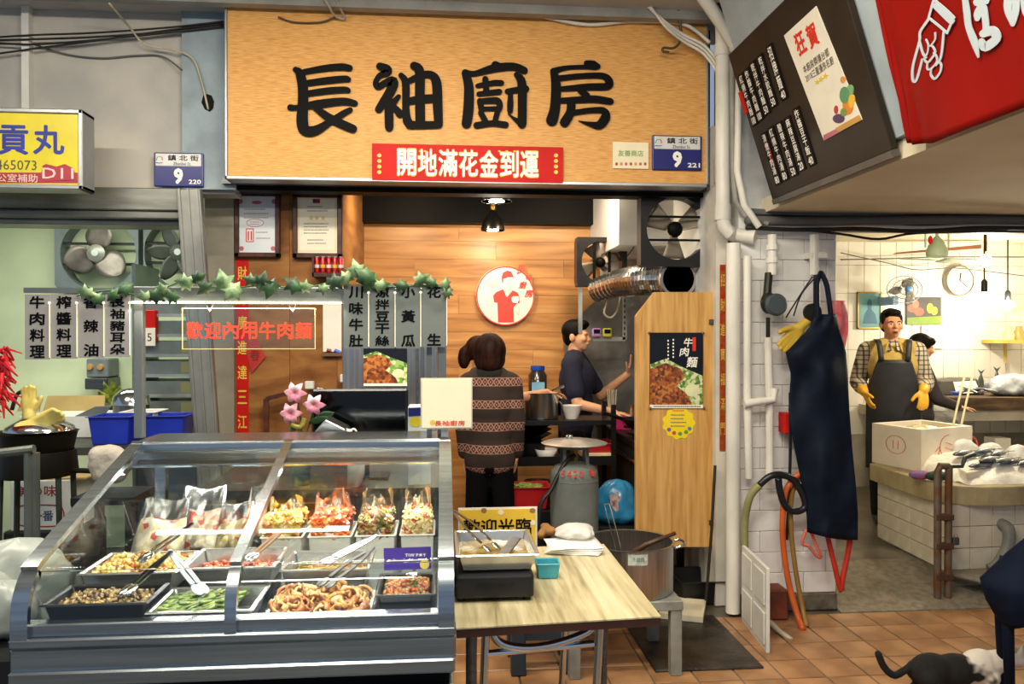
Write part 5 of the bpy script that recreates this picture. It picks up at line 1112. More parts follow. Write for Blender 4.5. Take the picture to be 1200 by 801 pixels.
B().box(XL+.01, XR-.01, YC-.004, YC+.03, .93, .958).build('bottom_rail', STEELC, cs, bevel=.003); B().box(XL-.004, XR+.004, YC-.018, YC+.03, .912, .932).build('bottom_lip', STEELC, cs, bevel=.004)
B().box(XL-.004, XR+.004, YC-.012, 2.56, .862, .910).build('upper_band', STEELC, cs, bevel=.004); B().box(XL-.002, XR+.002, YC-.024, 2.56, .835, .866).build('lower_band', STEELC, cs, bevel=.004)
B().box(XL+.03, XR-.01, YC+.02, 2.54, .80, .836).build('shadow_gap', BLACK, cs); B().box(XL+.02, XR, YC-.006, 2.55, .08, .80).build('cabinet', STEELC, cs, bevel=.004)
B().box(XL+.03, XR-.01, YC+.03, 2.54, .0, .08).build('plinth', BLACK, cs)
gx0, gx1 = PY(385, 800, YC).x, PY(510, 800, YC).x
gr = B().box(gx0, gx1, YC-.012, YC-.004, .2, .765).build('vent_grille', STEELD, cs)
hb_ = B()
for i in range(22):
    for j in range(10): hb_.cb((gx0+.008+i*(gx1-gx0-.016)/21, YC-.0125, .755-j*.011-(.0), ), .005, .002, .006)
o = hb_.build('vent_holes', BLACK, gr); o['kind'] = 'stuff'
B().box(XL+.02, XR-.012, YC+.028, 2.54, .895, .905).build('deck', mat('deck_dark', '#16191c', .3, .3), cs)
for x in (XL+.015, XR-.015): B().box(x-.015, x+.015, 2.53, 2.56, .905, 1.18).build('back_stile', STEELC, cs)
for xa, xb in ((XL+.03, -.42), (-.46, XR-.03)): B().box(xa, xb, 2.545, 2.549, .91, 1.18).build('back_pane', GLASS, cs)
lt = B().box(XL+.05, XR-.05, 2.40, 2.42, 1.171, 1.178).build('inner_led_strip', emis('led_white', '#fff6e0', 3), cs)
light('case_led_light', 'AREA', (-.43, 2.36, 1.16), 4.5, (1, .96, .88), .82, (R(-20), 0, 0), .03)
light('case_led_light', 'AREA', (-.43, 1.80, 1.055), .7, (1, .96, .88), .82, (R(25), 0, 0), .02)
# ---- trays
def rx(u, y): d = ray(u, 400); return d.x/d.y*y
TRAYM = mat('tray_steel', '#b9bab6', .25, .9, var=.05); TRAYK = mat('tray_black', '#1a1b1c', .35, .3)
def pan(name, label, u0, u1, y0, y1, z, h=.05, m=None, xs=None):
    a, b_ = (rx(u0, y0), rx(u1, y0)) if xs is None else xs
    a = max(a, XL+.03) if xs is None else a; b_ = min(b_, XR-.03) if xs is None else b_
    rt = tubx(name, label, 'tray', (a+b_)/2, (y0+y1)/2, z-h, b_-a-.018, y1-y0-.018, h, m or TRAYM, .9, .003, None, .008)
    if xs is None and z-h > .91: 
        rs = tag(B().box(a+.02, b_-.02, y0+.02, y1-.02, .9055, z-h-.001).build('tray_riser', BLACKP), 'black riser under the %s' % label.replace(' in the food case', ''), 'riser')
    return (a+.012, b_-.012, y0+.012, y1-.012, z)
def heap(name, label, box, n, fn, m, cat, hgt=.02, flat=0):
    a, b_, y0, y1, z = box; b = B()
    for i in range(n):
        x, y = random.uniform(a+.012, b_-.012), random.uniform(y0+.012, y1-.012); s_ = 1-max(abs((x-(a+b_)/2)/(b_-a)*2), abs((y-(y0+y1)/2)/(y1-y0)*2))**3
        fn(b, Vector((x, y, z-.018+random.random()*hgt*(flat+(1-flat)*s_))))
    b.grid(lambda i, j: (a+.005+(b_-a-.01)*i, y0+.005+(y1-y0-.01)*j, z-.022+hgt*.3*math.sin(PI*i)*math.sin(PI*j)), 8, 8)
    return tag(b.build(name, m, smooth=True), label, cat, kind='stuff')
def rr_(): return Euler((random.uniform(-.9, .9), random.uniform(-.9, .9), random.uniform(0, 6.28))).to_matrix()
def dice(s): return lambda b, p: b.cb(p, s*random.uniform(.7, 1.4), s*random.uniform(.6, 1), s*random.uniform(.5, .9), rr_())
def bean(s): return lambda b, p: b.ell(p, s*1.3, s, s*.9, 6, 4, rr_())
def stick(l, r, ang=None):
    def f(b, p):
        t = random.gauss(ang, .35) if ang is not None else random.uniform(0, 6.28); d = Vector((math.cos(t), math.sin(t), random.uniform(-.15, .25)))*l*random.uniform(.6, 1.1)/2; b.cap(p-d, r, p+d, r, 6)
    return f
def curl(b, p):
    t0 = random.uniform(0, 6.28); R_ = random.uniform(.012, .024); rot = rr_(); w = random.uniform(.004, .008); k = 7; s_ = random.uniform(1.6, 3.6)
    vs = []; fs = []
    for i in range(k):
        t = t0+s_*i/(k-1); c_ = Vector((math.cos(t)*R_, math.sin(t)*R_, .0)); o_ = Vector((math.cos(t), math.sin(t), 0))*.0022
        for q in (c_-o_-Vector((0, 0, w)), c_+o_-Vector((0, 0, w)), c_+o_+Vector((0, 0, w)), c_-o_+Vector((0, 0, w))): vs.append(p+Vector((0, 0, .008))+rot @ q)
    for i in range(k-1): fs += [(4*i+j, 4*i+(j+1) % 4, 4*i+4+(j+1) % 4, 4*i+4+j) for j in range(4)]
    b.add(vs, fs+[(0, 1, 2, 3), (4*k-4, 4*k-3, 4*k-2, 4*k-1)])
F_ = ' in the food case'
bx1 = pan('food_tray', 'dark tray of brown mushroom pieces'+F_, 30, 172, 1.752, 1.90, .985, .04, TRAYK)
heap('brown_mushrooms', 'chopped brown mushroom dish in the front left tray', bx1, 380, dice(.010), cells('food_mushroom', ['#5c4422', '#8a6c34', '#3b2b15', '#a58a4a', '#6e5a20'], 110), 'food', .018)
bx2 = pan('food_tray', 'steel tray of green beans'+F_, 166, 296, 1.752, 1.935, .963)
heap('green_beans', 'cooked green bean pieces in the front tray', (bx2[0], bx2[0]+(bx2[1]-bx2[0])*.8, *bx2[2:]), 300, stick(.045, .0036, .5), cells('food_beans', ['#556f20', '#6f8a2e', '#3f5716', '#8a9a45', '#636f26'], 70), 'food', .022)
bx4 = pan('food_tray', 'steel tray heaped with sliced braised meat'+F_, 298, 433, 1.752, 1.965, .934, .027)
heap('braised_meat_slices', 'curled tan slices of braised meat heaped in the front tray', bx4, 260, curl, cells('food_ear', ['#c08a4c', '#d9a866', '#a86a34', '#e3bf8c', '#8f5a38', '#cf9a58'], 55, .35), 'food', .045)
bx5 = pan('food_tray', 'steel tray of yellow diced bamboo'+F_, 84, 206, 1.925, 2.12, 1.0, .055)
heap('diced_bamboo', 'yellow diced vegetable mix with red bits in the second row', bx5, 650, dice(.011), cells('food_corn', ['#d9b455', '#e6cc7e', '#c79a3c', '#efdca0', '#b5562c', '#d9b455', '#e0c068'], 95), 'food', .03)
bx6 = pan('food_tray', 'steel tray with a little red kimchi'+F_, 207, 322, 1.975, 2.17, .992, .055)
heap('red_kimchi', 'shredded red kimchi left in the steel tray', (bx6[0], bx6[1], bx6[2], bx6[2]+(bx6[3]-bx6[2])*.75, bx6[4]-.012), 300, dice(.010), cells('food_kimchi', ['#c4552c', '#d97a45', '#a63a1c', '#e0a878', '#b8481f'], 90), 'food', .016)
bx7 = pan('food_tray', 'nearly empty steel tray with yellow sauce'+F_, 324, 434, 2.0, 2.19, .975, .055)
heap('yellow_sauce', 'thin layer of yellow sauce and shreds in the nearly empty tray', (*bx7[:4], bx7[4]-.02), 90, stick(.02, .0022), cells('food_sauce', ['#b59a3c', '#c9b25a', '#9a8030', '#c98a3c'], 60, .2), 'food', .008)
bx8 = pan('food_tray', 'dark tray of peanuts behind the purple card'+F_, 437, 512, 1.92, 2.11, .932, .025, TRAYK)
heap('boiled_peanuts', 'brown peanuts with green bits in the right tray', bx8, 420, bean(.0062), cells('food_peanut', ['#a8662c', '#c07f3e', '#8a4a1e', '#c98f52', '#6f7f2c', '#b5552a'], 80), 'food', .02)
# ---- tubs of bagged food in the back row
TUBM = mat('tub_white', '#d8d6cc', .4, var=.03)
def bagtop(cx, cy, z, w, d, h, seed):
    rnd = random.Random(seed); ph = [rnd.uniform(0, 6.28) for _ in range(6)]
    def f(i, j):
        t = 2*PI*i; k = 1-.10*j-.12*j*j; ct, st = math.cos(t), math.sin(t); m_ = (abs(ct)**3+abs(st)**3)**(1/3)
        wv = 1+.09*math.sin(7*t+ph[0]+5*j)*j+.07*math.sin(12*t+ph[1]-4*j)*j
        return (cx+w/2*k*ct/m_*wv, cy+d/2*k*st/m_*wv*(1-.5*j), z+h*j*(1+.18*math.sin(3*t+ph[2])))
    return f
rows_ = [(302, 354, 2.27, 'yellow pickled cabbage', ['#d0a93e', '#dcbf62', '#b98f2c', '#c97a3a', '#e0c878'], 70), (358, 412, 2.27, 'orange pickled carrot', ['#d8662a', '#e8863c', '#c4501c', '#f0a35c', '#d4442a'], 60), (414, 464, 2.27, 'green and red mixed pickles', ['#7a7a34', '#97803c', '#b04a38', '#5f5a2a', '#c9a86a'], 85), (467, 510, 2.27, 'pale yellow noodles', ['#e2cf8c', '#ecdca6', '#cfb468', '#d06048', '#e6d59a'], 60)]
for i, (u0, u1, y0, nm, cols, sc) in enumerate(rows_):
    a, b_ = rx(u0, y0), rx(u1, y0); b_ = min(b_, XR-.035); z = .915; y1 = y0+.2
    zz = z+.075; rt = tubx('food_tub', 'white tub of %s in the case back row' % nm, 'tub', (a+b_)/2, (y0+y1)/2, .9056, b_-a-.01, y1-y0-.02, zz-.9056, TUBM, .92, .003, None, .004)
    m = cells('food_tub_%d' % i, cols, sc, .3)
    w, d, cx, cy = b_-a-.03, y1-y0-.04, (a+b_)/2, (y0+y1)/2
    fd = B()
    for q in range(240): fd.cb(Vector((cx+random.uniform(-.5, .5)*w, cy+random.uniform(-.5, .5)*d, zz+.028+random.random()*.02)), .020, .010, .006, rr_())
    for q in range(120): fd.cb(Vector((cx+random.uniform(-.5, .5)*w, cy-.5*d, zz-.01+random.random()*.05)), .020, .010, .006, rr_())
    fd.box(cx-w/2, cx+w/2, cy-d/2, cy+d/2, zz-.02, zz+.034)
    tag(fd.build('bagged_food', m), '%s heaped inside the clear bag' % nm, 'food', kind='stuff')
    tag(B().grid(bagtop(cx, cy, zz-.004, w*1.0+.014, d+.026, .10 if i else .085, 20+i), 40, 8).build('plastic_bag', FILM, smooth=True), 'clear crumpled bag standing in the tub of %s' % nm, 'bag')
# ---- pouches left
POUCH = mat('pouch_food_pale', '#e2d6b4', .35, col2='#c9b98a', scale=30); REDB = mat('pouch_red', '#c23a30', .4)
pl = [(148, 208, 2.18, .10, 'leftmost bag of white shredded food with red print in the case', ['#e6dcc0', '#d8c896', '#efe8d4', '#cf5a4a', '#e0d2a8']), (196, 252, 2.22, .115, 'tallest clear bag of white shredded food behind the bamboo tray', ['#e4dac4', '#cfa898', '#c4463c', '#efe6d8', '#d8ccb0']),
      (246, 290, 2.22, .085, 'low clear bag of pale orange food next to the tall bag', ['#dccfa2', '#c98a5c', '#e6dcb8', '#b85a3a', '#d9c080']), (282, 306, 2.36, .10, 'clear bag of pale food partly behind the case divider', ['#e0d6b6', '#cfc08c', '#c4655a', '#ebe4cc', '#d6c89c'])]
for i, (u0, u1, y0, h, lab, cols) in enumerate(pl):
    a, b_ = rx(u0, y0), rx(u1, y0); cx, cy = (a+b_)/2, y0+.06; w = b_-a
    rt = T('bagged_pouch', lab, 'bag', (cx, cy, .906)); zf = .906
    tag(B().box(a+.005, b_-.005, y0-.01, y0+.13, .9056, .965).build('support_block', BLACKP, bevel=.005), 'black block under the %s' % lab[:40].rsplit(' ', 1)[0], 'riser')
    rt.location.z = .966; rt['o'] = (cx, cy, .966)
    def pf(p, q, top=1.0, bulge=.034, cx=cx, cy=cy, w=w, h=h, sd=i):
        # leaning pillow: front half p<.5, back half p>.5
        fr_ = p < .5; s_ = p*2 if fr_ else 2-p*2; t = q*top
        e = (max(0, math.sin(PI*s_)))**.5*(max(0, math.sin(PI*min(.999, .06+.9*q))))**.5
        wv = .006*math.sin(9*s_+5*q+sd)+.004*math.sin(17*s_-8*q)
        return (cx+w*1.06*(s_-.5)*(1-.12*q*q), cy-.03+.075*t*h/.1+(-1 if fr_ else .5)*(bulge*e+wv*e), .968+h*1.05*t+.005*math.sin(7*s_+sd)*q)
    B().grid(lambda p, q: pf(p, q, .78, .028), 32, 10).build('contents', cells('pouch_%d' % i, cols, 55, .4), rt, smooth=True)
    B().grid(lambda p, q: pf(p, q, 1.25, .034), 40, 14).build('film', FILM, rt, smooth=True)
# ---- purple payment card and its suction clip
cd = T('payment_card', 'purple payment card with a yellow coin inside the case glass', 'card', PY(477, 668, 1.93))
CF = onY(1.93); blob(B(), [(449.5, 642), (505, 640), (505.5, 666), (450, 668)], CF, -.003, .0).build('card', mat('card_purple', '#4b3a96', .35, var=.05), cd)
blob(B(), disc(497.5, 661, 5.6, 5.6), CF, 0, .002).build('coin', mat('coin_yellow', '#e6cf62', .4), cd); text('T\\W P★Y', PY(487, 649.5, 1.929), WHT, cd, .05, .009, bold=.01)
strokes(B(), [[(453, 657, .9), (502, 655.5, .9)]], CF, 0, .001, 4).build('rule', WHT, cd)
# ---- tongs and spoons
def tongs(label, tip, end, w=.02, m=CHROME, wood_=False, group='serving tongs'):
    tip, end = Vector(tip), Vector(end); d = (end-tip).normalized(); s_ = d.cross(UP).normalized(); n = s_.cross(d)
    r = T('serving_tongs', label, 'tongs', tip, group)
    for sg_ in (1, -1):
        L = (end-tip).length
        pts = [end+n*.001*sg_, end.lerp(tip, .3)+s_*w*.4*sg_, end.lerp(tip, .6)+s_*w*.55*sg_, tip.lerp(end, .14)+s_*w*.5*sg_]
        b = B(); sp = spline(pts, 4)
        for k in range(len(sp)-1): b.bar(sp[k], sp[k+1], .010, .003, n)
        b.build('arm', m if not wood_ else mat('tong_wood', '#8f6433', .5), r); B().ell(tip+s_*w*.5*sg_, .020, .012, .004, 12, 6, Matrix((d, s_, n)).transposed()).build('scoop', m, r, smooth=True)
    return r
tongs('steel tongs resting over the bamboo tray', (rx(172, 1.96), 1.95, 1.03), (rx(224, 2.02), 2.03, 1.09))
tongs('wood-handled spoon tongs lying on the mushroom tray', (rx(150, 1.80), 1.80, 1.0), (rx(197, 1.90), 1.92, 1.05), .012)
tongs('pale plastic tongs leaning into the green beans', (rx(234, 1.84), 1.84, .985), (rx(196, 1.92), 1.93, 1.05), .014, mat('pale_plastic', '#b9c2c8', .3))
tongs('long steel tongs across the yellow sauce tray', (rx(385, 2.02), 2.03, .99), (rx(441, 2.14), 2.15, 1.02), .018)
tongs('dark steel tongs standing in the braised meat', (rx(383, 1.86), 1.86, .985), (rx(437, 1.98), 1.99, 1.03), .026, STEELD)
tongs('wood-handled tongs over the kimchi tray', (rx(293, 2.03), 2.04, 1.0), (rx(333, 2.12), 2.15, 1.05), .012, CHROME, True)
sp_ = T('serving_spoon', 'steel spoon lying in the peanuts', 'spoon', (rx(484, 1.99), 2.0, .955)); B().ell((rx(484, 1.99), 2.0, .958), .020, .014, .005, 12, 6).build('bowl', CHROME, sp_, smooth=True); B().tube([(rx(484, 1.99), 2.01, .958), (rx(492, 2.1), 2.1, .99)], .004, 6).build('handle', CHROME, sp_)
# ================================================================ header frame over the case
YH = 2.42; HD = mat('header_metal', '#767b79', .4, .5, var=.06)
hx0, hx1 = rx(156, YH), rx(524, YH); z0, z1 = PY(300, 356, YH).z, PY(300, 336, YH).z
hf = T('case_header_frame', 'grey metal header frame on posts above the food case', 'frame', ((hx0+hx1)/2, YH, 1.253))
B().box(hx0, hx1, YH, YH+.03, z0, z1).build('header_beam', HD, hf, bevel=.003)
for x in (hx0+.013, hx1-.016): B().box(x-.013, x+.013, YH+.002, YH+.028, 1.253, z1 if x > hx0+.1 else z0).build('post', HD, hf, bevel=.002)
tx0 = rx(26, YH); B().box(tx0, hx0, YH+.008, YH+.022, z1-.02, z1-.005).build('side_arm', HD, hf)
for x in (rx(503, YH),): B().box(x-.008, x+.008, YH+.01, YH+.026, 1.253, z0).build('post', HD, hf)
lx1 = rx(400, YH)
ls = B().box(hx0+.0, lx1, YH-.012, YH-.001, z0+.001, z0+.006).build('led_strip', emis('led_strip', '#fff4cf', 9), hf)
light('header_led_light', 'AREA', ((hx0+lx1)/2, YH-.03, z0-.012), 1.6, (1, .95, .8), .6, (R(-12), 0, 0), .02)
TAGM = mat('tag_grey', '#9b9894', .6, var=.04); TAGD = mat('tag_dark', '#747b76', .6, var=.04)
def tags(lst, m):
    for (u0, u1, v0, v1, s, nm) in lst:
        y = YH-.02; a = PY(u0, v1, y); c = PY(u1, v0, y); r = T('name_tag', 'hanging grey dish tag with black characters, %s' % nm, 'tag', ((a.x+c.x)/2, y, a.z), 'dish name tags')
        B().box(a.x+.0006, c.x-.0006, y, y+.003, a.z, c.z).build('card', m, r)
        n = len(s)
        for i, chh in enumerate(s):
            zc = c.z-(c.z-a.z)*(.12+.76*(i/(n-1))) if n > 1 else (a.z+c.z)/2
            text(chh, ((a.x+c.x)/2, y, zc), INK, r, min((c.x-a.x)*.60, .042), min(.037, (c.z-a.z)/n*.84), bold=.032, shear=.03, lift=.001)
        B().tube([(c.x, y-.003, c.z-.02), (c.x, y-.003, a.z+.005)], .0012, 6).build('acrylic_edge', emis('edge_glow', '#fff4d0', .45), r); B().ell((c.x, y-.004, c.z-.024), .0035).build('clip', emis('clip_glow', '#fff8e0', 1.5), r)
tags([(29, 58.5, 345, 421, '牛肉料理', 'leftmost of the four left of the post'), (59.5, 90.5, 345, 420, '榨醬料理', 'second of the four left of the post'), (91.5, 122, 345, 419, '香辣油', 'third of the four left of the post'), (123, 152.5, 345, 418, '長袖豬耳朵', 'touching the left post under ivy leaves')], TAGM)
tags([(402.5, 432, 333.5, 408, '川味牛肚', 'next to the end of the light strip'), (433, 463, 333.5, 408, '涼拌豆干絲', 'five of them small, above the beef photo'), (464, 493, 333, 408, '小黃瓜', 'three of them, above the monitor'), (494, 523.5, 333, 406.5, '花生', 'only two, at the right header end')], TAGD)
# acrylic sign
ya = YH-.025; ac = T('acrylic_sign', 'clear acrylic sign with glowing red characters under the header', 'sign', PY(290, 408, ya)); a = PY(213.5, 409, ya); c = PY(369.5, 361, ya)
B().box(a.x, c.x, ya, ya+.003, a.z, c.z).build('pane', GLASS, ac)
EG = emis('acrylic_edge_glow', '#ffe9a8', .4)
for q in ((a.x, c.x, a.z, a.z+.0015), (a.x, c.x, c.z-.0015, c.z), (a.x, a.x+.0015, a.z, c.z), (c.x-.0015, c.x, a.z, c.z)): B().box(q[0], q[1], ya-.001, ya+.004, q[2], q[3]).build('lit_edge', EG, ac)
NEON = emis('neon_red', '#ff3a1c', .9)
for i, chh in enumerate('歡迎內用牛肉麵'): text(chh, PY(228+i*21.3, 387, ya), NEON, ac, .046, .05, bold=.014, lift=.001)
for u in (246, 343): B().tube([PY(u-4, 358, ya), PY(u, 365, ya), PY(u+4, 356, ya)], .0016, 6).build('hanger', CABLEW, ac)
# ivy garland
iv = T('ivy_garland', 'variegated ivy garland laid along the header frame', 'garland', PY(300, 336, YH-.01)); LEAFM = mat('ivy_leaf', '#345a30', .5, col2='#8fa878', scale=22); LEAFD = mat('ivy_leaf_dark', '#1f3b22', .5, col2='#3d6338', scale=14)
vpts = [PY(u, v, YH-.02) for u, v in ((90, 346), (130, 340), (170, 346), (215, 330), (260, 338), (310, 334), (350, 338), (390, 330), (420, 322), (455, 336), (495, 334), (523, 338), (526, 350))]
B().tube(spline(vpts, 4), .0025, 6).build('vine', LEAFD, iv)
leafpts = [(0, -1), (.28, -.62), (.85, -.5), (.55, -.12), (1.0, .3), (.42, .32), (0, 1.0), (-.42, .32), (-1.0, .3), (-.55, -.12), (-.85, -.5), (-.28, -.62)]
for i, (u, v, s_, ang) in enumerate([(100, 343, 9, 1.2), (113, 349, 8, .6), (132, 345, 9, -.8), (146, 338, 9, 2.2), (170, 348, 8, 1.6), (185, 346, 10, -1.2), (200, 348, 9, 1.5), (217, 331, 10, 1.4), (233, 326, 9, -1.0), (240, 338, 9, 2.2), (262, 330, 13, .3), (272, 341, 12, 2.6), (293, 328, 8, 1.2), (307, 330, 12, -.4), (317, 338, 11, 2.8), (343, 333, 11, .9), (358, 336, 8, -1.4), (392, 330, 11, -1.1), (405, 325, 10, -.6), (418, 316, 11, .3), (428, 322, 12, 1.0), (433, 330, 12, 1.6), (447, 334, 9, -1.4), (470, 334, 8, 1.4), (494, 327, 9, -.9), (504, 331, 8, 1.2), (523, 332, 7, 0), (524, 342, 7, 2.9), (190, 338, 7, .2), (378, 338, 7, 2)]):
    p = PY(u, v, YH-.03-.02*random.random()); k = s_*1.5*mpp(YH); ax = Vector((math.cos(ang), random.uniform(-.5, .5), math.sin(ang))).normalized(); ay = Vector((-math.sin(ang), random.uniform(-.6, .2), math.cos(ang))).normalized(); nn = ax.cross(ay).normalized()
    vs = [p+nn*.006]+[p+ax*x*k*.72+ay*y*k*.85-nn*(.007*(x*x)) for x, y in leafpts]
    B().add(vs, [(0, 1+j, 1+(j+1) % 12) for j in range(12)]).build('leaf', LEAFM if random.random() < .6 else LEAFD, iv, smooth=True, solid=.001)
# card that carried the code: left blank but for the caption
qc = T('code_card', 'cream square card with red caption clipped to the right case post', 'card', PY(523, 503, YH-.05)); a = PY(493, 502.5, YH-.05); c = PY(553.5, 442.5, YH-.05)
B().box(a.x, c.x, YH-.05, YH-.042, a.z, c.z).build('acrylic', mat('acrylic_back', '#cfc8ae', .3), qc); B().box(a.x+.004, c.x-.004, YH-.053, YH-.05, a.z+.004, c.z-.004).build('card', mat('card_cream', '#efe6c6', .5, var=.02), qc)
text('長袖廚房', PY(527, 495.5, YH-.053), REDPRINT, qc, .09, .016, bold=.01); blob(B(), disc(507, 495, 3.2, 3.2), onY(YH-.053), 0, .001).build('small_logo', GOLD, qc); B().bar((a.x+.07, YH-.036, 1.253), (a.x+.07, YH-.036, a.z+.06), .02, .006).build('stem', ALU, qc)
# ================================================================ behind the case
bc = T('back_counter', 'dark counter standing behind the food case', 'counter', (-.38, 2.95, 0)); B().box(-.80, .0, 2.66, 3.25, 1.02, 1.05).build('top', STEELD, bc)
for x in (-.78, -.02):
    for y in (2.69, 3.22): B().box(x-.02, x+.02, y-.02, y+.02, 0, 1.02).build('leg', STEELD, bc)
B().box(-.78, -.02, 2.7, 3.2, .5, .52).build('shelf', STEELD, bc)
mo = T('monitor', 'black flat monitor standing behind the food case', 'monitor', (PY(421, 510, 2.85).x, 2.87, 1.05)); a = PY(365, 512, 2.85); c = PY(478, 455.5, 2.85)
B().box(a.x, c.x, 2.85, 2.885, a.z-.03, c.z).build('bezel', BLACKP, mo, bevel=.006); B().box(a.x+.01, c.x-.01, 2.847, 2.851, a.z, c.z-.01).build('screen', mat('screen_black', '#050607', .12), mo); B().box((a.x+c.x)/2-.03, (a.x+c.x)/2+.03, 2.87, 2.9, 1.052, a.z).build('neck', BLACKP, mo); B().box((a.x+c.x)/2-.1, (a.x+c.x)/2+.1, 2.82, 2.95, 1.0505, 1.06).build('foot', BLACKP, mo)
vz = PY(350, 515, 2.75); va = T('lily_vase', 'pink lilies in a small vase behind the food case', 'flowers', (vz.x+.01, 2.75, 1.05))
B().lathe([(.03, 0), (.04, .05), (.03, .11), (.02, .14), (.024, .15)], 18, (vz.x+.01, 2.75, 1.0505)).build('vase', mat('vase_green', '#4d6a5a', .3), va, smooth='auto')
LILY = mat('lily_pink', '#e0829a', .5, col2='#f0c4cc', scale=22)
for k, (u, v, tl) in enumerate(((341, 484, .5), (368, 474, -.4), (346, 460, .9))):
    p = PY(u, v, 2.72); B().tube(spline([(vz.x+.01, 2.75, 1.19), (vz.x+.01+(p.x-vz.x)*.5, 2.745, (1.19+p.z)/2), tuple(p)], 4), .003, 6).build('stem', LEAFD, va)
    for q in range(6):
        t = 2*PI*q/6+k; d = Vector((math.cos(t), -.55, math.sin(t))).normalized(); s_ = Vector((-math.sin(t), 0, math.cos(t)))
        B().grid(lambda i, j, p=p, d=d, s_=s_: p+d*(.044*j)+s_*(.012*math.sin(PI*(.1+.88*j))*(2*i-1))+Vector((0, -.012*math.sin(PI*j)+.03*j*j, 0)), 4, 7).build('petal', LILY, va, smooth=True, solid=.0012)
for (u, v, u2, v2) in ((362, 495, 385, 488), (372, 488, 392, 483), (350, 496, 338, 505)):
    p, q = PY(u, v, 2.74), PY(u2, v2, 2.72); d = (q-p); s_ = d.cross(Vector((0, 1, 0))).normalized(); B().grid(lambda i, j: p+d*j+s_*(.012*math.sin(PI*min(1, .1+.9*j))*(2*i-1)), 3, 6).build('leaf', LEAFD, va, smooth=True, solid=.001)
B().tube(spline([PY(341, 497, 2.72), PY(352, 500, 2.72), PY(357, 490, 2.72)], 3), .008, 6).build('bud', mat('bud_green', '#a9a04a', .5), va)
# steel tissue stand, bag handles, tin
ts = T('steel_scoop_box', 'slanted steel box beside the lilies behind the case', 'box', PY(378, 512, 2.66)); B().prism([(p.x, p.z) for p in (PY(362, 514, 2.66), PY(408, 514, 2.66), PY(405, 503, 2.66), PY(381, 491, 2.66))], 2.66, 2.78).build('body', STEEL, ts, bevel=.004)
a_ = PY(385, 514, 2.66); B().box(a_.x-.06, a_.x+.06, 2.665, 2.775, 1.051, a_.z+.001).build('base', STEELD, ts)
hb2 = T('white_carrier_bag', 'white plastic carrier bag handles behind the case top', 'bag', PY(409, 512, 2.7)); p = PY(410, 510, 2.7)
B().grid(bagf(p.x, 2.7, 1.051, .05, .03, p.z-1.03, 9), 24, 10).build('bag', mat('bag_white', '#dcdcd8', .4), hb2, smooth=True, solid=.001)
for dx in (-.012, .012): B().tube(arc((p.x+dx, 2.7, p.z-.01), .02, 0, PI, 8, (.7, 0, 0), (0, 0, 1.6)), .0035, 6).build('handle', mat('bag_white', '#dcdcd8', .4), hb2)
p = PY(485, 512, 2.72); tn = T('printed_tin', 'blue and yellow printed box beside the monitor', 'box', (p.x, 2.75, 1.05)); a = PY(478, 506, 2.70); c = PY(494, 476, 2.70)
B().box(a.x, c.x+.03, 2.70, 2.8, 1.051, c.z).build('box', mat('tin_white', '#c9d0d4', .4), tn, bevel=.003); blob(B(), [(478.5, 478), (493, 477), (493, 487), (478.5, 488)], onY(2.70), 0, .001).build('blue_band', NAVY, tn); blob(B(), disc(487, 494, 7, 6), onY(2.70), 0, .001).build('yellow_patch', mat('tin_yellow', '#e0cf2c', .4), tn)
# stainless cabinet with food photo
yk = 3.75; kb = T('steel_cabinet', 'tall stainless cabinet behind the food case with a beef photo', 'cabinet', (PY(450, 500, yk).x, yk+.15, 0)); a = PY(401, 508, yk); c = PY(512, 350, yk); xm = PY(494, 400, yk).x
B().box(a.x, c.x, yk+.012, yk+.4, .02, c.z).build('body', STEELV, kb, bevel=.006); B().box(a.x+.004, xm, yk, yk+.014, .1, c.z-.01).build('door', STEELV, kb, bevel=.004); B().box(xm+.006, c.x, yk, yk+.014, .1, c.z-.01).build('door', STEELV, kb, bevel=.004); B().bar((xm-.02, yk-.012, 1.2), (xm-.02, yk-.012, 1.6), .012, .02).build('handle', STEELD, kb)
for x in (a.x+.03, c.x-.03): B().box(x-.02, x+.02, yk+.03, yk+.07, 0, .02).build('foot', BLACKP, kb)
r, a, c = card('beef_photo', 'square beef noodle photo stuck on the stainless cabinet', 'photo', 426, 477, 407, 452, yk-.004, mat('poster_dark', '#1c2028', .35), .003); beef(onY(yk-.005), r, 426, 477, 390, 449); blob(B(), [(426, 449), (477, 449), (477, 452), (426, 452)], onY(yk-.005), 0, .003).build('white_footer', PAPER, r)
# ================================================================ folding table
c1, c2, c3 = PZ(532, 736, .75), PZ(773, 722, .75), PZ(706, 637, .75); ex = (c2-c1).normalized(); ey = (c3-c2).normalized(); LX = (c2-c1).length+.0; LY = (c3-c2).length
c1 = c1+ex*.005
tb = T('folding_table', 'folding table with pale wood-look top beside the food case', 'table', (c1+ex*LX/2+ey*LY/2-Vector((0, 0, .75))))
def tp(x, y, z): return c1+ex*x+ey*y+Vector((0, 0, z-.75))
def tbox(x0, x1, y0, y1, z0, z1): return B().hexa([tp(x0, y0, z0), tp(x1, y0, z0), tp(x1, y1, z0), tp(x0, y1, z0), tp(x0, y0, z1), tp(x1, y0, z1), tp(x1, y1, z1), tp(x0, y1, z1)])
tbox(0, LX, 0, LY, .746, .75).build('top', wood('table_laminate', ['#857b5a', '#a89e78', '#bfb48f', '#c9c09f'], (16, 1.0, 1), 2.2, .35, .01), tb); tbox(.002, LX-.002, .002, LY-.002, .722, .746).build('edge_band', mat('table_edge', '#3a2018', .5), tb)
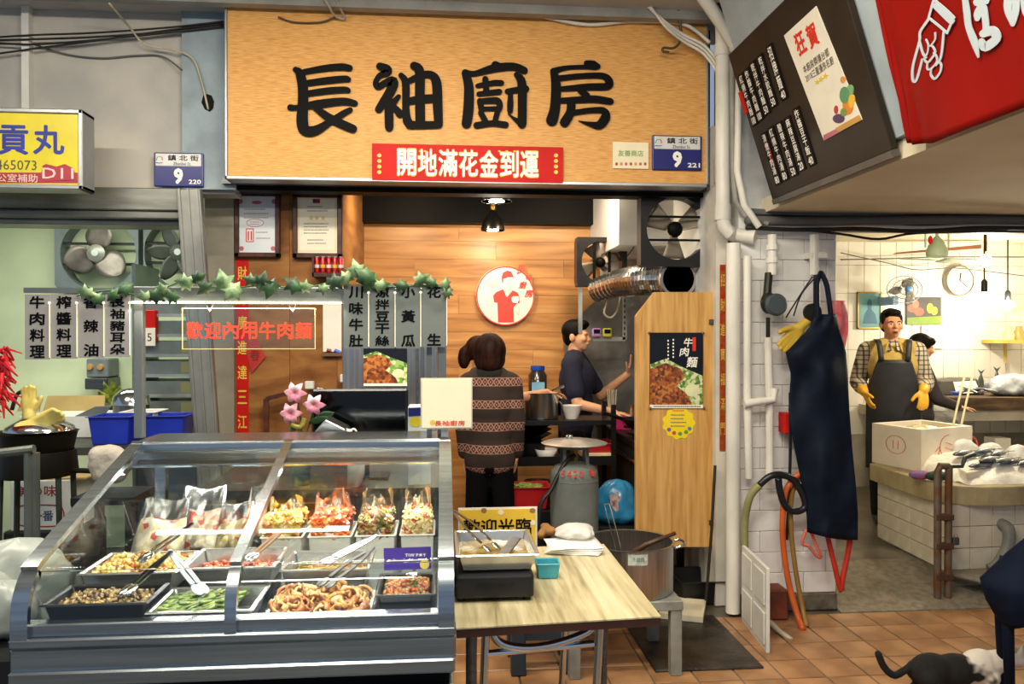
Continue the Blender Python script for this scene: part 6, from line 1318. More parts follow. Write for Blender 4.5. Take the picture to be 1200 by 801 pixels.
for y0 in (.10, LY-.12):
    for x0, x1 in ((.09, .06), (LX-.16, LX-.20)): B().tube([tp(x0, y0, .72), tp(x1, y0+.0, .0)], .0125, 10).build('leg', CHROME, tb, smooth='auto')
    B().tube(spline([tp(.10, y0, .71), tp(.13, y0, .665), tp(.2, y0, .645), tp(LX-.3, y0, .65), tp(LX-.2, y0, .68), tp(LX-.17, y0, .715)], 5), .0125, 10).build('brace', CHROME, tb, smooth=True)
    B().tube([tp(.09, y0, .635), tp(LX-.18, y0, .645)], .010, 10).build('cross_bar', CHROME, tb)
B().tube([tp(LX-.08, LY*.5, .72), tp(LX-.10, LY*.48, .0)], .014, 10).build('leg', STEELD, tb, smooth='auto'); B().tube([tp(.045, .05, .72), tp(.045, .06, .0)], .016, 10).build('leg', STEELD, tb, smooth='auto')
# burner + tray
bu = PZ(578, 706, .75); bx, by = bu.x, bu.y
gbn = T('portable_burner', 'black portable gas burner on the folding table', 'stove', (bx, by+.14, .75)); w = .125
B().box(bx-w+.01, bx+w, by, by+.30, .762, .835).build('body', BLACKP, gbn, bevel=.01, seg=2)
for i in range(14): B().cb((bx-.05+i*.0085, by-.0005, .80), .004, .004, .018).build('vent_slot', mat('slot_dark', '#060606', .5), gbn)
for xx in (-w+.03, w-.02):
    for yy in (.03, .27): B().lathe([(.012, 0), (.014, .012)], 10, (bx+xx, by+yy, .7505)).build('foot', BLACKP, gbn)
tz = .838; ty = by+.005
tray_x0, tray_x1 = rx(533, ty+.0), rx(633, ty)
tubx('food_pan', 'rectangular aluminium pan of broth on the burner', 'tray', (tray_x0+tray_x1)/2, ty+.16, tz, tray_x1-tray_x0-.02, .30, .055, TRAYM, .88, .003, None, .010)
mx_ = (tray_x0+tray_x1)/2; tw_ = (tray_x1-tray_x0)*.42
tag(B().grid(lambda i, j: (mx_-tw_+2*tw_*i, ty+.03+.26*j, tz+.026+.003*math.sin(9*i+4*j)), 10, 10).build('broth', mat('broth', '#8f7a3e', .12, col2='#5d4c24', scale=30), smooth=True), 'thin brown broth with scraps in the aluminium pan', 'food', kind='stuff')
tongs('steel tongs with round scoops lying in the broth pan', (mx_-.01, ty+.13, tz+.045), (mx_-.13, ty+.24, tz+.14), .045)
tag(B().hexa([(mx_+.0, ty+.06, tz+.03), (mx_+.03, ty+.05, tz+.03), (mx_+.09, ty+.20, tz+.05), (mx_+.06, ty+.21, tz+.05), (mx_+.0, ty+.06, tz+.036), (mx_+.03, ty+.05, tz+.036), (mx_+.09, ty+.20, tz+.056), (mx_+.06, ty+.21, tz+.056)]).build('metal_scraper', STEELD), 'flat steel scraper lying in the broth pan', 'scraper')
# teal cup, stack of bags, welcome sign, brown mitt
p = PZ(643, 679, .75); tubx('teal_cup', 'small square teal plastic cup on the folding table', 'cup', p.x, p.y+.04, .7505, .078, .075, .052, mat('teal_plastic', '#3f9fae', .4), .82, .003, None, .002)
p = PZ(677, 652, .75); bgst = []
for i in range(5):
    mx2 = Matrix.Translation((p.x, p.y+.10, .7505+i*.005)) @ Matrix.Rotation(R(-14+i*4), 4, 'Z')
    tag(B(mx2).grid(lambda a1, b1, i=i: (-.10+.20*a1, -.085+.17*b1, .003+.0014*math.sin(9*a1+i)+.0012*math.sin(8*b1-i)), 10, 8).build('flat_plastic_bag', mat('bag_stack', '#e3e1da', .35, var=.04), smooth=True, solid=.003), 'flat white plastic bag in the stack on the folding table, %s' % ('lowest', 'second from below', 'middle', 'second from top', 'topmost')[i], 'bag', 'stacked plastic bags')
tag(B().grid(bagf(p.x+.02, p.y+.17, .779, .075, .06, .055, 35), 30, 10).build('plastic_bag', mat('bag_crumple', '#dddbd4', .3, alpha=.7), smooth=True), 'crumpled clear bag on top of the white bag stack', 'bag')
yw = by+.40; ws = T('welcome_sign', 'yellow welcome sign standing behind the broth pan', 'sign', (PY(584, 640, yw).x, yw, .75)); a = PY(537, 648, yw); c = PY(629.5, 593.5, yw)
B().box(a.x, c.x, yw, yw+.006, .7505, c.z).build('acrylic', mat('acrylic_back2', '#d6d6cc', .25), ws); B().box(a.x+.006, c.x-.006, yw-.003, yw, .757, c.z-.006).build('card', mat('welcome_yellow', '#e0b83a', .4, var=.04), ws)
text('歡迎光臨', PY(583, 617, yw-.003), INK, ws, .24, .058, bold=.02)
for i, (u, v) in enumerate(((567, 598), (587, 600), (624, 598), (624, 612))): blob(B(), disc(u, v, 3.4, 3.0), onY(yw-.003), 0, .001).build('printed_spot', mat('spot_brown_%d' % (i % 2), ('#8a6a4a', '#e8dcc0')[i % 2], .5), ws)
B().box(a.x+.1, c.x-.1, yw+.006, yw+.08, .7505, .756).build('foot', mat('acrylic_back2', '#d6d6cc', .25), ws)
p = PZ(641, 634, .75); mt = B()
for i in range(6): mt.cap((p.x-.02+.008*i, p.y+.03+.02*math.sin(i), .768+.004*i), .018, (p.x+.02-.004*i, p.y+.10, .772+.006*(i % 3)), .016)
mtr = T('brown_mitt', 'brown quilted mitt lying between the sign and the bags', 'mitt', (p.x, p.y+.05, .7505)); remesh(mt, 'cloth', mat('mitt_brown', '#8a6130', .8, bump=.3), mtr, .006, 3)
# ================================================================ stool, bench, stock pot
sx, sy = PZ(622, 792, 0).x, PZ(622, 790, 0).y
so = T('plastic_stool', 'dark blue-grey plastic stool under the folding table', 'stool', (sx+.06, sy+.12, 0)); STP = mat('stool_plastic', '#2f3a44', .45)
B().box(sx-.08, sx+.22, sy-.02, sy+.26, .42, .45).build('seat', STP, so, bevel=.01, seg=2)
for x in (sx-.055, sx+.195):
    for y in (sy+.01, sy+.23): B().hexa([(x-.035, y-.03, 0), (x+.035, y-.03, 0), (x+.035, y+.03, 0), (x-.035, y+.03, 0), (x-.03, y-.025, .42), (x+.03, y-.025, .42), (x+.03, y+.025, .42), (x-.03, y+.025, .42)]).build('leg', STP, so, bevel=.006)
B().box(sx-.03, sx+.17, sy-.01, sy+.01, .16, .22).build('stretcher', STP, so); B().box(sx-.03, sx+.17, sy+.22, sy+.24, .16, .22).build('stretcher', STP, so)
bl = PZ(791, 789, 0); bz = .345; BNG = mat('bench_grey', '#8f9088', .5, .2, var=.15, scale=8)
be = T('grey_bench', 'low grey metal bench carrying the big stock pot', 'bench', (bl.x-.24, bl.y+.22, 0)); b0, b1 = bl.x-.50, bl.x+.03
B().box(b0, b1, bl.y-.03, bl.y+.42, bz-.045, bz).build('top', BNG, be, bevel=.004)
for x in (b0+.03, b1-.03):
    for y in (bl.y, bl.y+.39): B().box(x-.026, x+.026, y-.026, y+.026, 0, bz-.045).build('leg', BNG, be, bevel=.003)
yp_ = bl.y+.17; pr = 52*mpp(yp_); px_ = PY(738, 630, yp_).x; ph_ = PY(738, 632, yp_).z-bz
pt = T('large_stock_pot', 'large deep steel stock pot with a paper label on the grey bench', 'pot', (px_, yp_, bz))
B().lathe([(.001, .002), (pr*.96, .002), (pr*.98, .015), (pr*.985, ph_*.97), (pr*1.03, ph_), (pr*.965, ph_-.002), (pr*.955, .02), (.001, .02)], 48, (px_, yp_, bz)).build('body', STEELV, pt, smooth='auto')
for s_ in (-1, 1): B().tube(spline([(px_+s_*pr*.97, yp_-.05, bz+ph_*.86), (px_+s_*(pr+.05), yp_-.045, bz+ph_*.93), (px_+s_*(pr+.05), yp_+.045, bz+ph_*.93), (px_+s_*pr*.97, yp_+.05, bz+ph_*.86)], 4), .007, 8).build('handle', CHROME, pt, smooth=True)
t = R(-93); B().grid(lambda i, j: (px_+pr*.992*math.cos(t-.22+.44*i), yp_+pr*.992*math.sin(t-.22+.44*i), bz+ph_*.72+.05*j), 6, 2).build('paper_label', mat('label_pale', '#c9cfc4', .5, col2='#a5b0a4', scale=40), pt); text('不鏽鋼', (px_+pr*math.cos(t)*1.0, yp_+pr*math.sin(t)*1.0, bz+ph_*.72+.028), mat('label_green', '#3f6a5a', .5), pt, .055, .02, lift=.003)
tag(B().lathe([(.001, 0), (pr*.93, 0), (pr*.93, .002), (.001, .002)], 36, (px_, yp_, bz+ph_*.55)).build('soup', mat('soup_dark', '#4a3520', .1)), 'dark soup inside the large stock pot', 'soup')
tag(B().tube([(px_-.05, yp_-.02, bz+ph_*.6), (px_+.06, yp_-.08, bz+ph_*.98), (px_+pr*.95, yp_-.09, bz+ph_+.05)], [.016, .012, .009], 10).build('wooden_paddle', wood('paddle_wood', ['#3a2313', '#5a3a20'], (4, 4, 4), 4), smooth=True), 'dark wooden paddle leaning on the stock pot rim', 'paddle')
st3 = T('wire_strainer', 'steel wire strainer handle standing in the stock pot', 'strainer', (px_-.06, yp_-.12, bz+ph_*.7)); q0 = Vector((px_-.07, yp_-.12, bz+ph_*.75)); q1 = PY(711, 590, yp_-.06)
for dx in (-.012, .012): B().tube([q0+Vector((dx, 0, 0)), q1+Vector((dx, 0, 0))], .003, 6).build('wire', CHROME, st3)
for k in range(2): B().tube([q1.lerp(q0, k*.9)+Vector((-.012, 0, 0)), q1.lerp(q0, k*.9)+Vector((.012, 0, 0))], .003, 6).build('wire', CHROME, st3)
B().lathe([(.001, -.06), (.03, -.05), (.05, -.01), (.052, 0), (.048, 0)], 16, q0).build('basket', STEELD, st3, smooth='auto')
# ================================================================ left neighbour shop
light('left_shop_tube_light', 'AREA', (-2.4, 5.2, 2.5), 22, (1, 1, .84), 1.2, (0, 0, 0), .15)
lt_ = T('shop_tube_lamp', 'fluorescent tube lamp under the left shop ceiling', 'lamp', (-2.4, 5.2, 2.52)); B().tube([(-3, 5.2, 2.53), (-1.8, 5.2, 2.53)], .014, 10).build('tube', emis('tube_green', '#eaffe8', 4), lt_); B().box(-3.02, -1.78, 5.16, 5.24, 2.55, 2.6).build('housing', WHITE, lt_)
FPL = mat('fan_plate', '#727c7e', .5, .1, var=.1)
def platefan(label, u0, u1, v0, v1, cu, cv, ru, nb, m, hubm, y=5.96, ang=.3, petal=.62):
    a = PY(u0, v1, y); c = PY(u1, v0, y); ce = PY(cu, cv, y); rad = ru*mpp(y); r = T('window_fan', label, 'fan', ((a.x+c.x)/2, y, a.z))
    n = 40; vs = []; fs = []
    for yy in (y, 6.1):
        for i in range(n):
            t = 2*PI*i/n+.01; ct, sn = math.cos(t), math.sin(t)
            k = min(((c.x if ct > 0 else a.x)-ce.x)/ct if abs(ct) > 1e-6 else 9, ((c.z if sn > 0 else a.z)-ce.z)/sn if abs(sn) > 1e-6 else 9)
            vs += [(ce.x+ct*k, yy, ce.z+sn*k), (ce.x+ct*min(rad, k*.97), yy, ce.z+sn*min(rad, k*.97))]
    for i in range(n):
        j = (i+1) % n; fs += [(2*i, 2*j, 2*j+1, 2*i+1), (2*n+2*i, 2*n+2*i+1, 2*n+2*j+1, 2*n+2*j), (2*i, 2*n+2*i, 2*n+2*j, 2*j), (2*i+1, 2*j+1, 2*n+2*j+1, 2*n+2*i+1)]
    B().add(vs, fs).build('plate', FPL, r)
    B().lathe([(rad*.24, 0), (rad*.24, .05), (rad*.12, .065), (.001, .066)], 20, ce+Vector((0, .01, 0)), Matrix.Rotation(PI/2, 3, 'X')).build('hub', hubm, r, smooth='auto')
    B().lathe([(rad*.10, 0), (rad*.09, .006), (.001, .007)], 16, ce+Vector((0, -.055, 0)), Matrix.Rotation(PI/2, 3, 'X')).build('hub_cap', mat('cap_pale', '#cfd8d4', .3), r, smooth='auto')
    for i in range(nb):
        t = ang+2*PI*i/nb; X = Vector((math.cos(t), 0, math.sin(t))); Z = Vector((-math.sin(t), 0, math.cos(t)))
        def bf(p, q, X=X, Z=Z): w = petal*rad*math.sin(PI*min(1, .18+.8*q))**.7; return ce+Vector((0, -.025+.04*(p-.5), 0))+X*rad*(.18+.70*q)+Z*w*(p-.5)
        B().grid(bf, 6, 8).build('blade', m, r, smooth=True, solid=.004)
    for dz in (-.28, .28): B().tube([(ce.x-rad, y+.03, ce.z+dz*rad), (min(ce.x+rad, c.x), y+.03, ce.z+dz*rad)], .01, 6).build('support_bar', STEELD, r)
    return r
platefan('grey three-blade window fan in a square plate above the dish tags', 64, 162, 255, 341, 115, 297, 41, 3, mat('blade_worn', '#77716a', .4, .4, var=.4, scale=5), mat('hub_grey', '#9a9a92', .4, .4), ang=R(82), petal=.78)
platefan('second window fan with narrow ribbed blades beside the shutter rail', 168, 232, 255, 340, 211, 296, 40, 6, mat('blade_dark', '#565a54', .5, .3), mat('hub_dark', '#4c4f4a', .5), ang=R(60), petal=.42)
# hanging red tinsel
tn_ = T('red_tinsel', 'hanging red tinsel decoration at the left picture edge', 'decoration', PY(-2, 480, 3.6)); TR = mat('tinsel_red', '#c4222e', .35)
for i in range(110):
    p = PY(random.uniform(-25, 8), random.uniform(405, 470), 3.6+random.uniform(-.05, .05)); q = p+Vector((random.uniform(-.02, .07), random.uniform(-.05, .05), random.uniform(-.09, -.01))); B().tube([p, q], [.009, .003], 4).build('strand', TR, tn_)
B().tube([PY(-8, 300, 3.6), PY(-8, 410, 3.6)], .004, 6).build('string', TR, tn_)
# drawer rack
yr = 5.25; rk = T('tray_rack', 'stack of grey steel trays in a rack behind the left post', 'rack', (PY(197, 500, yr).x, yr+.2, 0)); RKM = mat('rack_grey', '#76807e', .4, .5, var=.15, scale=6)
a = PY(158, 520, yr); c = PY(234, 392, yr)
for i in range(7):
    v = 352+i*23.5; zz = PY(190, v+17, yr).z; z2_ = PY(190, v, yr).z
    dr = B().box(a.x, c.x, yr, yr+.38, zz, z2_).build('drawer', RKM, rk, bevel=.004); B().box(a.x, c.x, yr-.02, yr, zz-.012, zz+.008).build('lip', GALV, dr); blob(B(), [(212, v+2), (228, v+1), (228, v+13), (212, v+14)], onY(yr-.001), 0, .001).build('tape', mat('tape_olive', '#7f8058', .6), dr)
for x in (a.x, c.x): B().box(x-.012, x+.012, yr-.01, yr+.4, 0, c.z+.45).build('side', RKM, rk)
B().box(a.x, c.x, yr, yr+.38, 0, PY(190, 352+6*23.5+17, yr).z).build('base', RKM, rk)
pk = T('red_packet', 'red packet with a white price tag 15 hanging on the tray rack', 'packet', PY(173, 405, 5.2)); a = PY(165.5, 392, 5.2); c = PY(182, 363, 5.2); B().box(a.x, c.x, 5.2, 5.249, a.z-.05, c.z).build('packet', RED, pk, bevel=.004); a = PY(166, 405, 5.195); c = PY(182, 384, 5.195); B().box(a.x, c.x, 5.192, 5.199, a.z, c.z).build('price_tag', PAPER, pk); text('15', PY(173, 395, 5.192), INK, pk, .05, .05)
# wall bits
wd = T('wall_dispenser', 'silver wall dispenser with round knobs under the tags', 'dispenser', PY(113, 455, 5.9)); B().box(PY(101, 455, 5.9).x, PY(127, 455, 5.9).x, 5.9, 6.09, PY(110, 442, 5.9).z, PY(110, 420, 5.9).z).build('body', FPL, wd, bevel=.008)
for u in (106, 118): B().lathe([(.025, 0), (.02, .02), (.001, .022)], 12, PY(u, 430, 5.9), Matrix.Rotation(PI/2, 3, 'X')).build('knob', mat('knob_tan', '#b08a55', .5), wd, smooth='auto')
B().box(PY(99, 452, 5.86).x, PY(126, 452, 5.86).x, 5.86, 6.09, PY(110, 456, 5.86).z, PY(110, 443, 5.86).z).build('cup_holder', STEELD, wd, bevel=.006)
lp = T('leafy_plant', 'yellow-green patterned leaf plant beside the dispenser', 'plant', PY(133, 480, 5.7))
for i in range(9):
    t = i/9*2*PI; p = PY(132, 474, 5.7); d = Vector((math.cos(t)*.07, -.03, .05+.09*abs(math.sin(t)))); s_ = d.cross(Vector((0, 1, 0))).normalized(); B().grid(lambda q, w, p=p, d=d, s_=s_: p+d*w*1.3+s_*(.025*math.sin(PI*w)*(2*q-1)), 2, 6).build('leaf', mat('leaf_yellow', '#b8c24a', .45, col2='#4a7a30', scale=30), lp, smooth=True, solid=.001)
B().lathe([(.05, 0), (.065, .08), (.06, .08), (.001, .07)], 16, PY(132, 490, 5.7)).build('pot', mat('pot_dark', '#2f332c', .5), lp, smooth='auto')
B().box(PY(124, 490, 5.7).x, PY(142, 490, 5.7).x, 5.62, 6.09, PY(132, 492, 5.7).z-.01, PY(132, 490, 5.7).z).build('wall_bracket', STEELD, lp)
# low bench that carries the clutter
ys = 4.3; zb_ = PY(120, 524, ys).z
lb_ = T('left_shop_bench', 'dark bench with clutter inside the left shop', 'bench', (-2.05, 4.75, 0)); B().box(-2.9, -1.45, ys, 5.15, zb_-.04, zb_).build('top', mat('bench_dark', '#2f322c', .5), lb_)
for x in (-2.85, -1.5):
    for y in (ys+.03, 5.1): B().box(x-.025, x+.025, y-.025, y+.025, 0, zb_-.04).build('leg', STEELD, lb_)
BLUEB = mat('blue_plastic', '#1b2fa0', .4, var=.1)
p = PY(128, 520, 4.4); tubx('blue_basin', 'blue plastic basin in front of the white box', 'basin', p.x, 4.5, zb_+.001, .21, .22, .15, BLUEB, .85)
p = PY(190, 512, 4.5); tubx('blue_basin', 'blue plastic basin in front of the tray rack', 'basin', p.x, 4.62, zb_+.001, .22, .22, .14, BLUEB, .85)
p = PY(157, 515, 4.6); tubx('white_basin', 'white plastic basin between the two blue basins', 'basin', p.x, 4.75, zb_+.001, .18, .2, .15, WHITE, .85)
p = PY(138, 488, 4.75); sb = T('steel_bowl', 'upturned steel bowl behind the blue basins', 'bowl', (p.x, 4.95, zb_+.17)); B().lathe([(.11, 0), (.10, .05), (.06, .09), (.001, .10)], 24, (p.x, 4.95, zb_+.17)).build('bowl', CHROME, sb, smooth='auto'); B().lathe([(.10, -.169), (.10, -.002)], 20, (p.x, 4.95, zb_+.17)).build('stand', STEELD, sb)
# cardboard box with open flaps
cbx = T('carton', 'white carton with open brown flaps behind the wok', 'box', PY(78, 520, 4.7)); a = PY(22, 523, 4.72); c = PY(122, 487, 4.72); CARD = mat('cardboard', '#a08a55', .7, var=.08); CW = mat('carton_white', '#c9cfc6', .6, var=.06)
B().box(a.x, c.x, 4.72, 5.1, zb_+.001, c.z).build('body', CW, cbx, bevel=.003)
for (u0, u1, dv) in ((20, 46, 12), (50, 122, 13)): q0, q1 = PY(u0, 487, 5.05), PY(u1, 487, 5.05); B().hexa([(q0.x, 5.05, c.z), (q1.x, 5.05, c.z), (q1.x, 5.06, c.z), (q0.x, 5.06, c.z), (q0.x+.01, 5.09, c.z+dv*mpp(5)*1.3), (q1.x-.01, 5.09, c.z+dv*mpp(5)*1.3), (q1.x-.01, 5.1, c.z+dv*mpp(5)*1.3), (q0.x+.01, 5.1, c.z+dv*mpp(5)*1.3)]).build('flap', CARD, cbx)
B().hexa([(c.x-.16, 4.72, c.z), (c.x, 4.72, c.z), (c.x, 4.728, c.z), (c.x-.16, 4.728, c.z), (c.x-.02, 4.66, c.z+.06), (c.x+.06, 4.66, c.z+.06), (c.x+.06, 4.668, c.z+.06), (c.x-.02, 4.668, c.z+.06)]).build('flap', CW, cbx)
cable('dark bent handle rising behind the carton flaps', cp((14, 480, 4.9), (20, 462, 4.9), (30, 460, 4.9), (38, 474, 4.9), (39, 486, 4.9)), .012, BLACKP, 'handle', 'bent_handle')
# wok stand with wok, lid and yellow gloves
yw2 = 3.7; IRON = mat('iron', '#17150f', .4, .5); wc = PY(44, 540, yw2); zr = PY(44, 519, yw2).z; rw = 41*mpp(yw2)
ws_ = T('wok_stand', 'dark iron wok stand on legs at the far left', 'stand', (wc.x, yw2, 0))
B().lathe([(rw*.98, zr-.14), (rw, zr-.13), (rw*.94, zr-.03), (rw*.9, zr-.03), (rw*.93, zr-.14)], 28, (wc.x, yw2, 0)).build('ring', IRON, ws_, smooth='auto')
for t in (30, 150, 210, 330): B().tube([(wc.x+rw*.85*math.cos(R(t)), yw2+rw*.85*math.sin(R(t)), zr-.12), (wc.x+rw*1.0*math.cos(R(t)), yw2+rw*1.0*math.sin(R(t)), 0)], .013, 8).build('leg', mat('leg_greygreen', '#3e443c', .4, .5), ws_)
wk2 = T('deep_wok', 'black deep wok with steel lid sitting on the iron stand', 'wok', (wc.x, yw2, zr-.03)); B().lathe([(.05, -.10), (rw*.6, -.08), (rw*.88, -.025), (rw*.98, .05), (rw*1.02, .052), (rw*.96, .045), (rw*.85, -.02), (.001, -.08)], 32, (wc.x, yw2, zr)).build('bowl', IRON, wk2, smooth='auto'); B().tube([(wc.x+rw, yw2-.02, zr-.12), (wc.x+rw+.13, yw2-.05, zr-.12)], .012, 8).build('handle', IRON, wk2)
B().lathe([(rw*.86, .058), (rw*.82, .075), (rw*.45, .11), (.03, .125), (.001, .126)], 32, (wc.x+.01, yw2, zr)).build('lid', CHROME, wk2, smooth='auto')
GY = mat('glove_yellow', '#cfc068', .45, var=.1)
g1 = T('yellow_glove', 'yellow rubber glove standing up on the wok lid', 'glove', PY(33, 492, yw2-.02)); b = B(); w_ = PY(34, 493, yw2); b.cap(w_, .028, w_+Vector((0, 0, .03)), .028); hand(b, w_+Vector((0, 0, .03)), (0, 0, 1), (0, -1, 0), .8, .15, .004, 1); remesh(b, 'rubber', GY, g1, .006, 2)
g2 = T('yellow_glove', 'yellow rubber glove lying across the wok lid', 'glove', PY(50, 496, yw2-.1)); b = B(); w_ = PY(38, 497, yw2-.08); e_ = PY(24, 502, yw2-.08); b.cap(e_, .03, w_, .027); hand(b, w_, (PY(66, 485, yw2-.08)-w_), (0, -.6, -.3), .85, .2, .005, 1); remesh(b, 'rubber', GY, g2, .006, 2)
# tube frame, lettered box, crate, cloth
tf = T('tube_stand', 'grey steel tube stand at the left picture edge', 'stand', PY(20, 640, 3.1)); TG = mat('tube_greygreen', '#6d746c', .35, .6)
A_, B_ = PY(-30, 534, 3.1), PY(40, 526, 3.1)
B().tube([A_, B_], .017, 10).build('rail', TG, tf); 
for u, y in ((33, 3.1), (42, 3.25)): q = PY(u, 530, y); B().tube([q, Vector((q.x, y, 0))], .015, 10).build('leg', TG, tf)
B().tube([PY(-30, 660, 3.1), PY(40, 634, 3.2)], .015, 10).build('stretcher', TG, tf)
yb2 = 4.0; a = PY(12, 622, yb2); c = PY(84, 562, yb2)
cr = tag(B().box(a.x-.03, c.x+.03, yb2-.01, yb2+.33, 0, a.z-.001).build('dark_crate', BLACKP, bevel=.008), 'dark crate under the lettered white box', 'crate')
bx_ = T('lettered_box', 'white carton with red lettering and red rounded outline', 'box', ((a.x+c.x)/2, yb2+.15, a.z)); B().box(a.x, c.x, yb2, yb2+.3, a.z, c.z).build('body', CW, bx_, bevel=.004); B().box(a.x, c.x+.06, yb2+.01, yb2+.3, c.z, c.z+.008).build('flap', CARD, bx_)
text('美の味', PY(43, 575, yb2), mat('box_red', '#8f2f3a', .6), bx_, .18, .055, bold=.01); strokes(B(), [[(20, 597, 1.6), (28, 592, 1.6), (66, 592, 1.6), (74, 598, 1.6), (74, 610, 1.6), (66, 616, 1.6), (28, 616, 1.6), (20, 610, 1.6), (20, 597, 1.6)]], onY(yb2), 0, .001, 5).build('red_outline', mat('box_red', '#8f2f3a', .6), bx_); text('一番', PY(50, 604, yb2), mat('box_blue', '#3a3f6a', .6), bx_, .10, .05, bold=.01)
cl_ = B()
for i in range(14): p = PY(random.uniform(116, 152), random.uniform(530, 556), 3.4); cl_.ell(p, .045, .05, .04, 10, 6)
clr = T('grey_bundle', 'crumpled grey cloth bundle beside the case left end', 'cloth', PY(134, 565, 3.4)); remesh(cl_, 'cloth', mat('cloth_grey', '#a9a498', .8, bump=.5), clr, .012, 2)
st4 = T('bundle_stool', 'dark stool under the grey cloth bundle', 'stool', (PY(134, 565, 3.4).x, 3.4, 0)); zz = PY(134, 562, 3.4).z-.05; xx = PY(134, 560, 3.4).x; B().box(xx-.12, xx+.12, 3.28, 3.52, zz-.03, zz).build('seat', BLACKP, st4)
for dx in (-.1, .1):
    for dy in (-.1, .1): B().box(xx+dx-.015, xx+dx+.015, 3.4+dy-.015, 3.4+dy+.015, 0, zz-.03).build('leg', BLACKP, st4)
# bags at the case's left foot
p = PY(20, 690, 1.95)
for i, (dx, dy, rr2, hh) in enumerate(((-.16, .08, .16, .17), (-.05, .22, .14, .19), (.0, .05, .09, .13))):
    q = Vector((p.x+dx-.06, 1.95+dy, .84)); tag(B().grid(bagf(q.x, q.y, q.z, rr2, rr2*.8, hh, 30+i), 32, 14).build('white_bag', mat('bag_milky', '#8d958f', .35, var=.06), smooth=True, solid=.001), 'milky plastic bag heaped left of the case, %s' % ('outermost', 'rear one', 'one touching the glass end')[i], 'bag', 'bags left of the case')
tag(B().box(-1.6, XL-.02, 1.86, 2.35, 0, .838).build('side_cabinet', BLACKP, bevel=.01), 'black side cabinet under the milky bags', 'cabinet')
# ================================================================ right pier fittings
yv = 4.27
pw = T('water_pipe', 'white pipe with a black valve hanging down the painted pier', 'pipe', PY(903, 540, yv)); 
B().tube([PY(905, 275, yv), PY(905, 322, yv)], .026, 12).build('tube', WHITEPIPE, pw); B().tube([PY(900, 395, yv), PY(902, 470, yv), PY(902, 560, yv)], .022, 12).build('tube', WHITEPIPE, pw)
for v in (290, 305): B().tube([PY(905, v-3, yv), PY(905, v+3, yv)], .034, 12).build('collar', WHITEPIPE, pw)
VB = mat('valve_dark', '#2a2a22', .5, .5, var=.2)
B().tube([PY(901, 320, yv), PY(899, 345, yv-.02), PY(896, 352, yv-.03)], .022, 10).build('valve_neck', VB, pw); B().ell(PY(901, 355, yv-.03), .045, .045, .06, 14, 10).build('valve_body', VB, pw, smooth=True); B().lathe([(.058, 0), (.062, .02), (.05, .035), (.001, .036)], 20, PY(908, 357, yv-.06), Matrix.Rotation(PI/2, 3, 'X')).build('valve_wheel', mat('valve_wheel', '#3c4448', .45), pw, smooth='auto'); B().tube([PY(900, 372, yv-.02), PY(900, 400, yv)], .012, 8).build('spout', VB, pw)
pipe('slim white pipe standing on the pier left of the valve', [PY(876, 300, yv), PY(876, 470, yv), PY(878, 560, yv)], .022)
pipe('short white pipe branch crossing low on the pier', [PY(872, 473, yv-.03), PY(890, 470, yv-.03), PY(906, 468, yv-.03), PY(908, 455, yv-.03)], .022)
pv = T('water_pipe', 'white pipe stub with a round black valve behind the hanging apron', 'pipe', PY(955, 380, yv)); B().tube([PY(954, 275, yv), PY(954, 322, yv)], .024, 12).build('tube', WHITEPIPE, pv); B().cb(PY(954, 300, yv+.045), .09, .13, .03).build('wall_clip', WHITEPIPE, pv); B().tube([PY(957, 322, yv-.02), PY(957, 360, yv-.03)], .018, 10).build('valve_neck', VB, pv); B().lathe([(.05, 0), (.05, .02), (.001, .022)], 20, PY(951, 366, yv-.06), Matrix.Rotation(PI/2, 3, 'X')).build('valve_wheel', VB, pv, smooth='auto')
for i, (u, v) in enumerate(((921, 372), (930, 370))): cable('thin black wire from the right valve down to the glove, %s' % ('left', 'right')[i], cp((952+i*4, 324, 4.22), (938+i, 345, 4.24), (u, v, 4.28)), .004, CABLEB)
g3 = T('yellow_glove', 'yellow rubber glove hung on the pier beside the apron', 'glove', PY(935, 398, 4.24)); b = B(); w_ = PY(937, 384, 4.22); b.cap(PY(948, 374, 4.22), .03, w_, .026); hand(b, w_, PY(924, 400, 4.22)-w_, (0, -1, 0), 1.0, .15, .006, 1); remesh(b, 'rubber', mat('glove_deep', '#c9a83a', .45, var=.1), g3, .006, 2)
# apron
ap = T('hanging_apron', 'long navy apron hanging on the pier corner', 'apron', PY(968, 635, 4.15)); APN = mat('apron_navy', '#131a28', .6, var=.15, scale=9, bump=.15, bscale=10)
Ledge = [(954, 368), (948, 385), (921, 413), (927, 440), (924, 480), (930, 520), (938, 560), (945, 600), (946, 623)]; Redge = [(980, 368), (983, 385), (991, 413), (993, 440), (995, 480), (998, 520), (1002, 560), (1005, 600), (1005, 632)]
def apn(i, j):
    s_ = j*(len(Ledge)-1); k = min(int(s_), len(Ledge)-2); t = s_-k; l = Vector(Ledge[k]).lerp(Vector(Ledge[k+1]), t); r_ = Vector(Redge[k]).lerp(Vector(Redge[k+1]), t); q = l.lerp(r_, i); q.y += 6*math.sin(3*i)*max(0, j-.9)*5
    return PY(q.x, q.y, 4.16-.05*math.sin(PI*i)-.014*math.sin(9*i+5*j)*min(1, .3+j)-.022*math.sin(13*j-5*i)*math.exp(-((j-.32)/.3)**2)-.01*math.sin(23*j+9*i))
B().grid(apn, 26, 36).build('cloth', APN, ap, smooth=True, solid=.006)
for u0, u1, u2 in ((962, 957, 958), (962, 969, 974)): B().tube(spline([PY(u0, 319, 4.19), PY(u1, 335, 4.15), PY(u2, 372, 4.13)], 4), .014, 8).build('neck_strap', APN, ap)
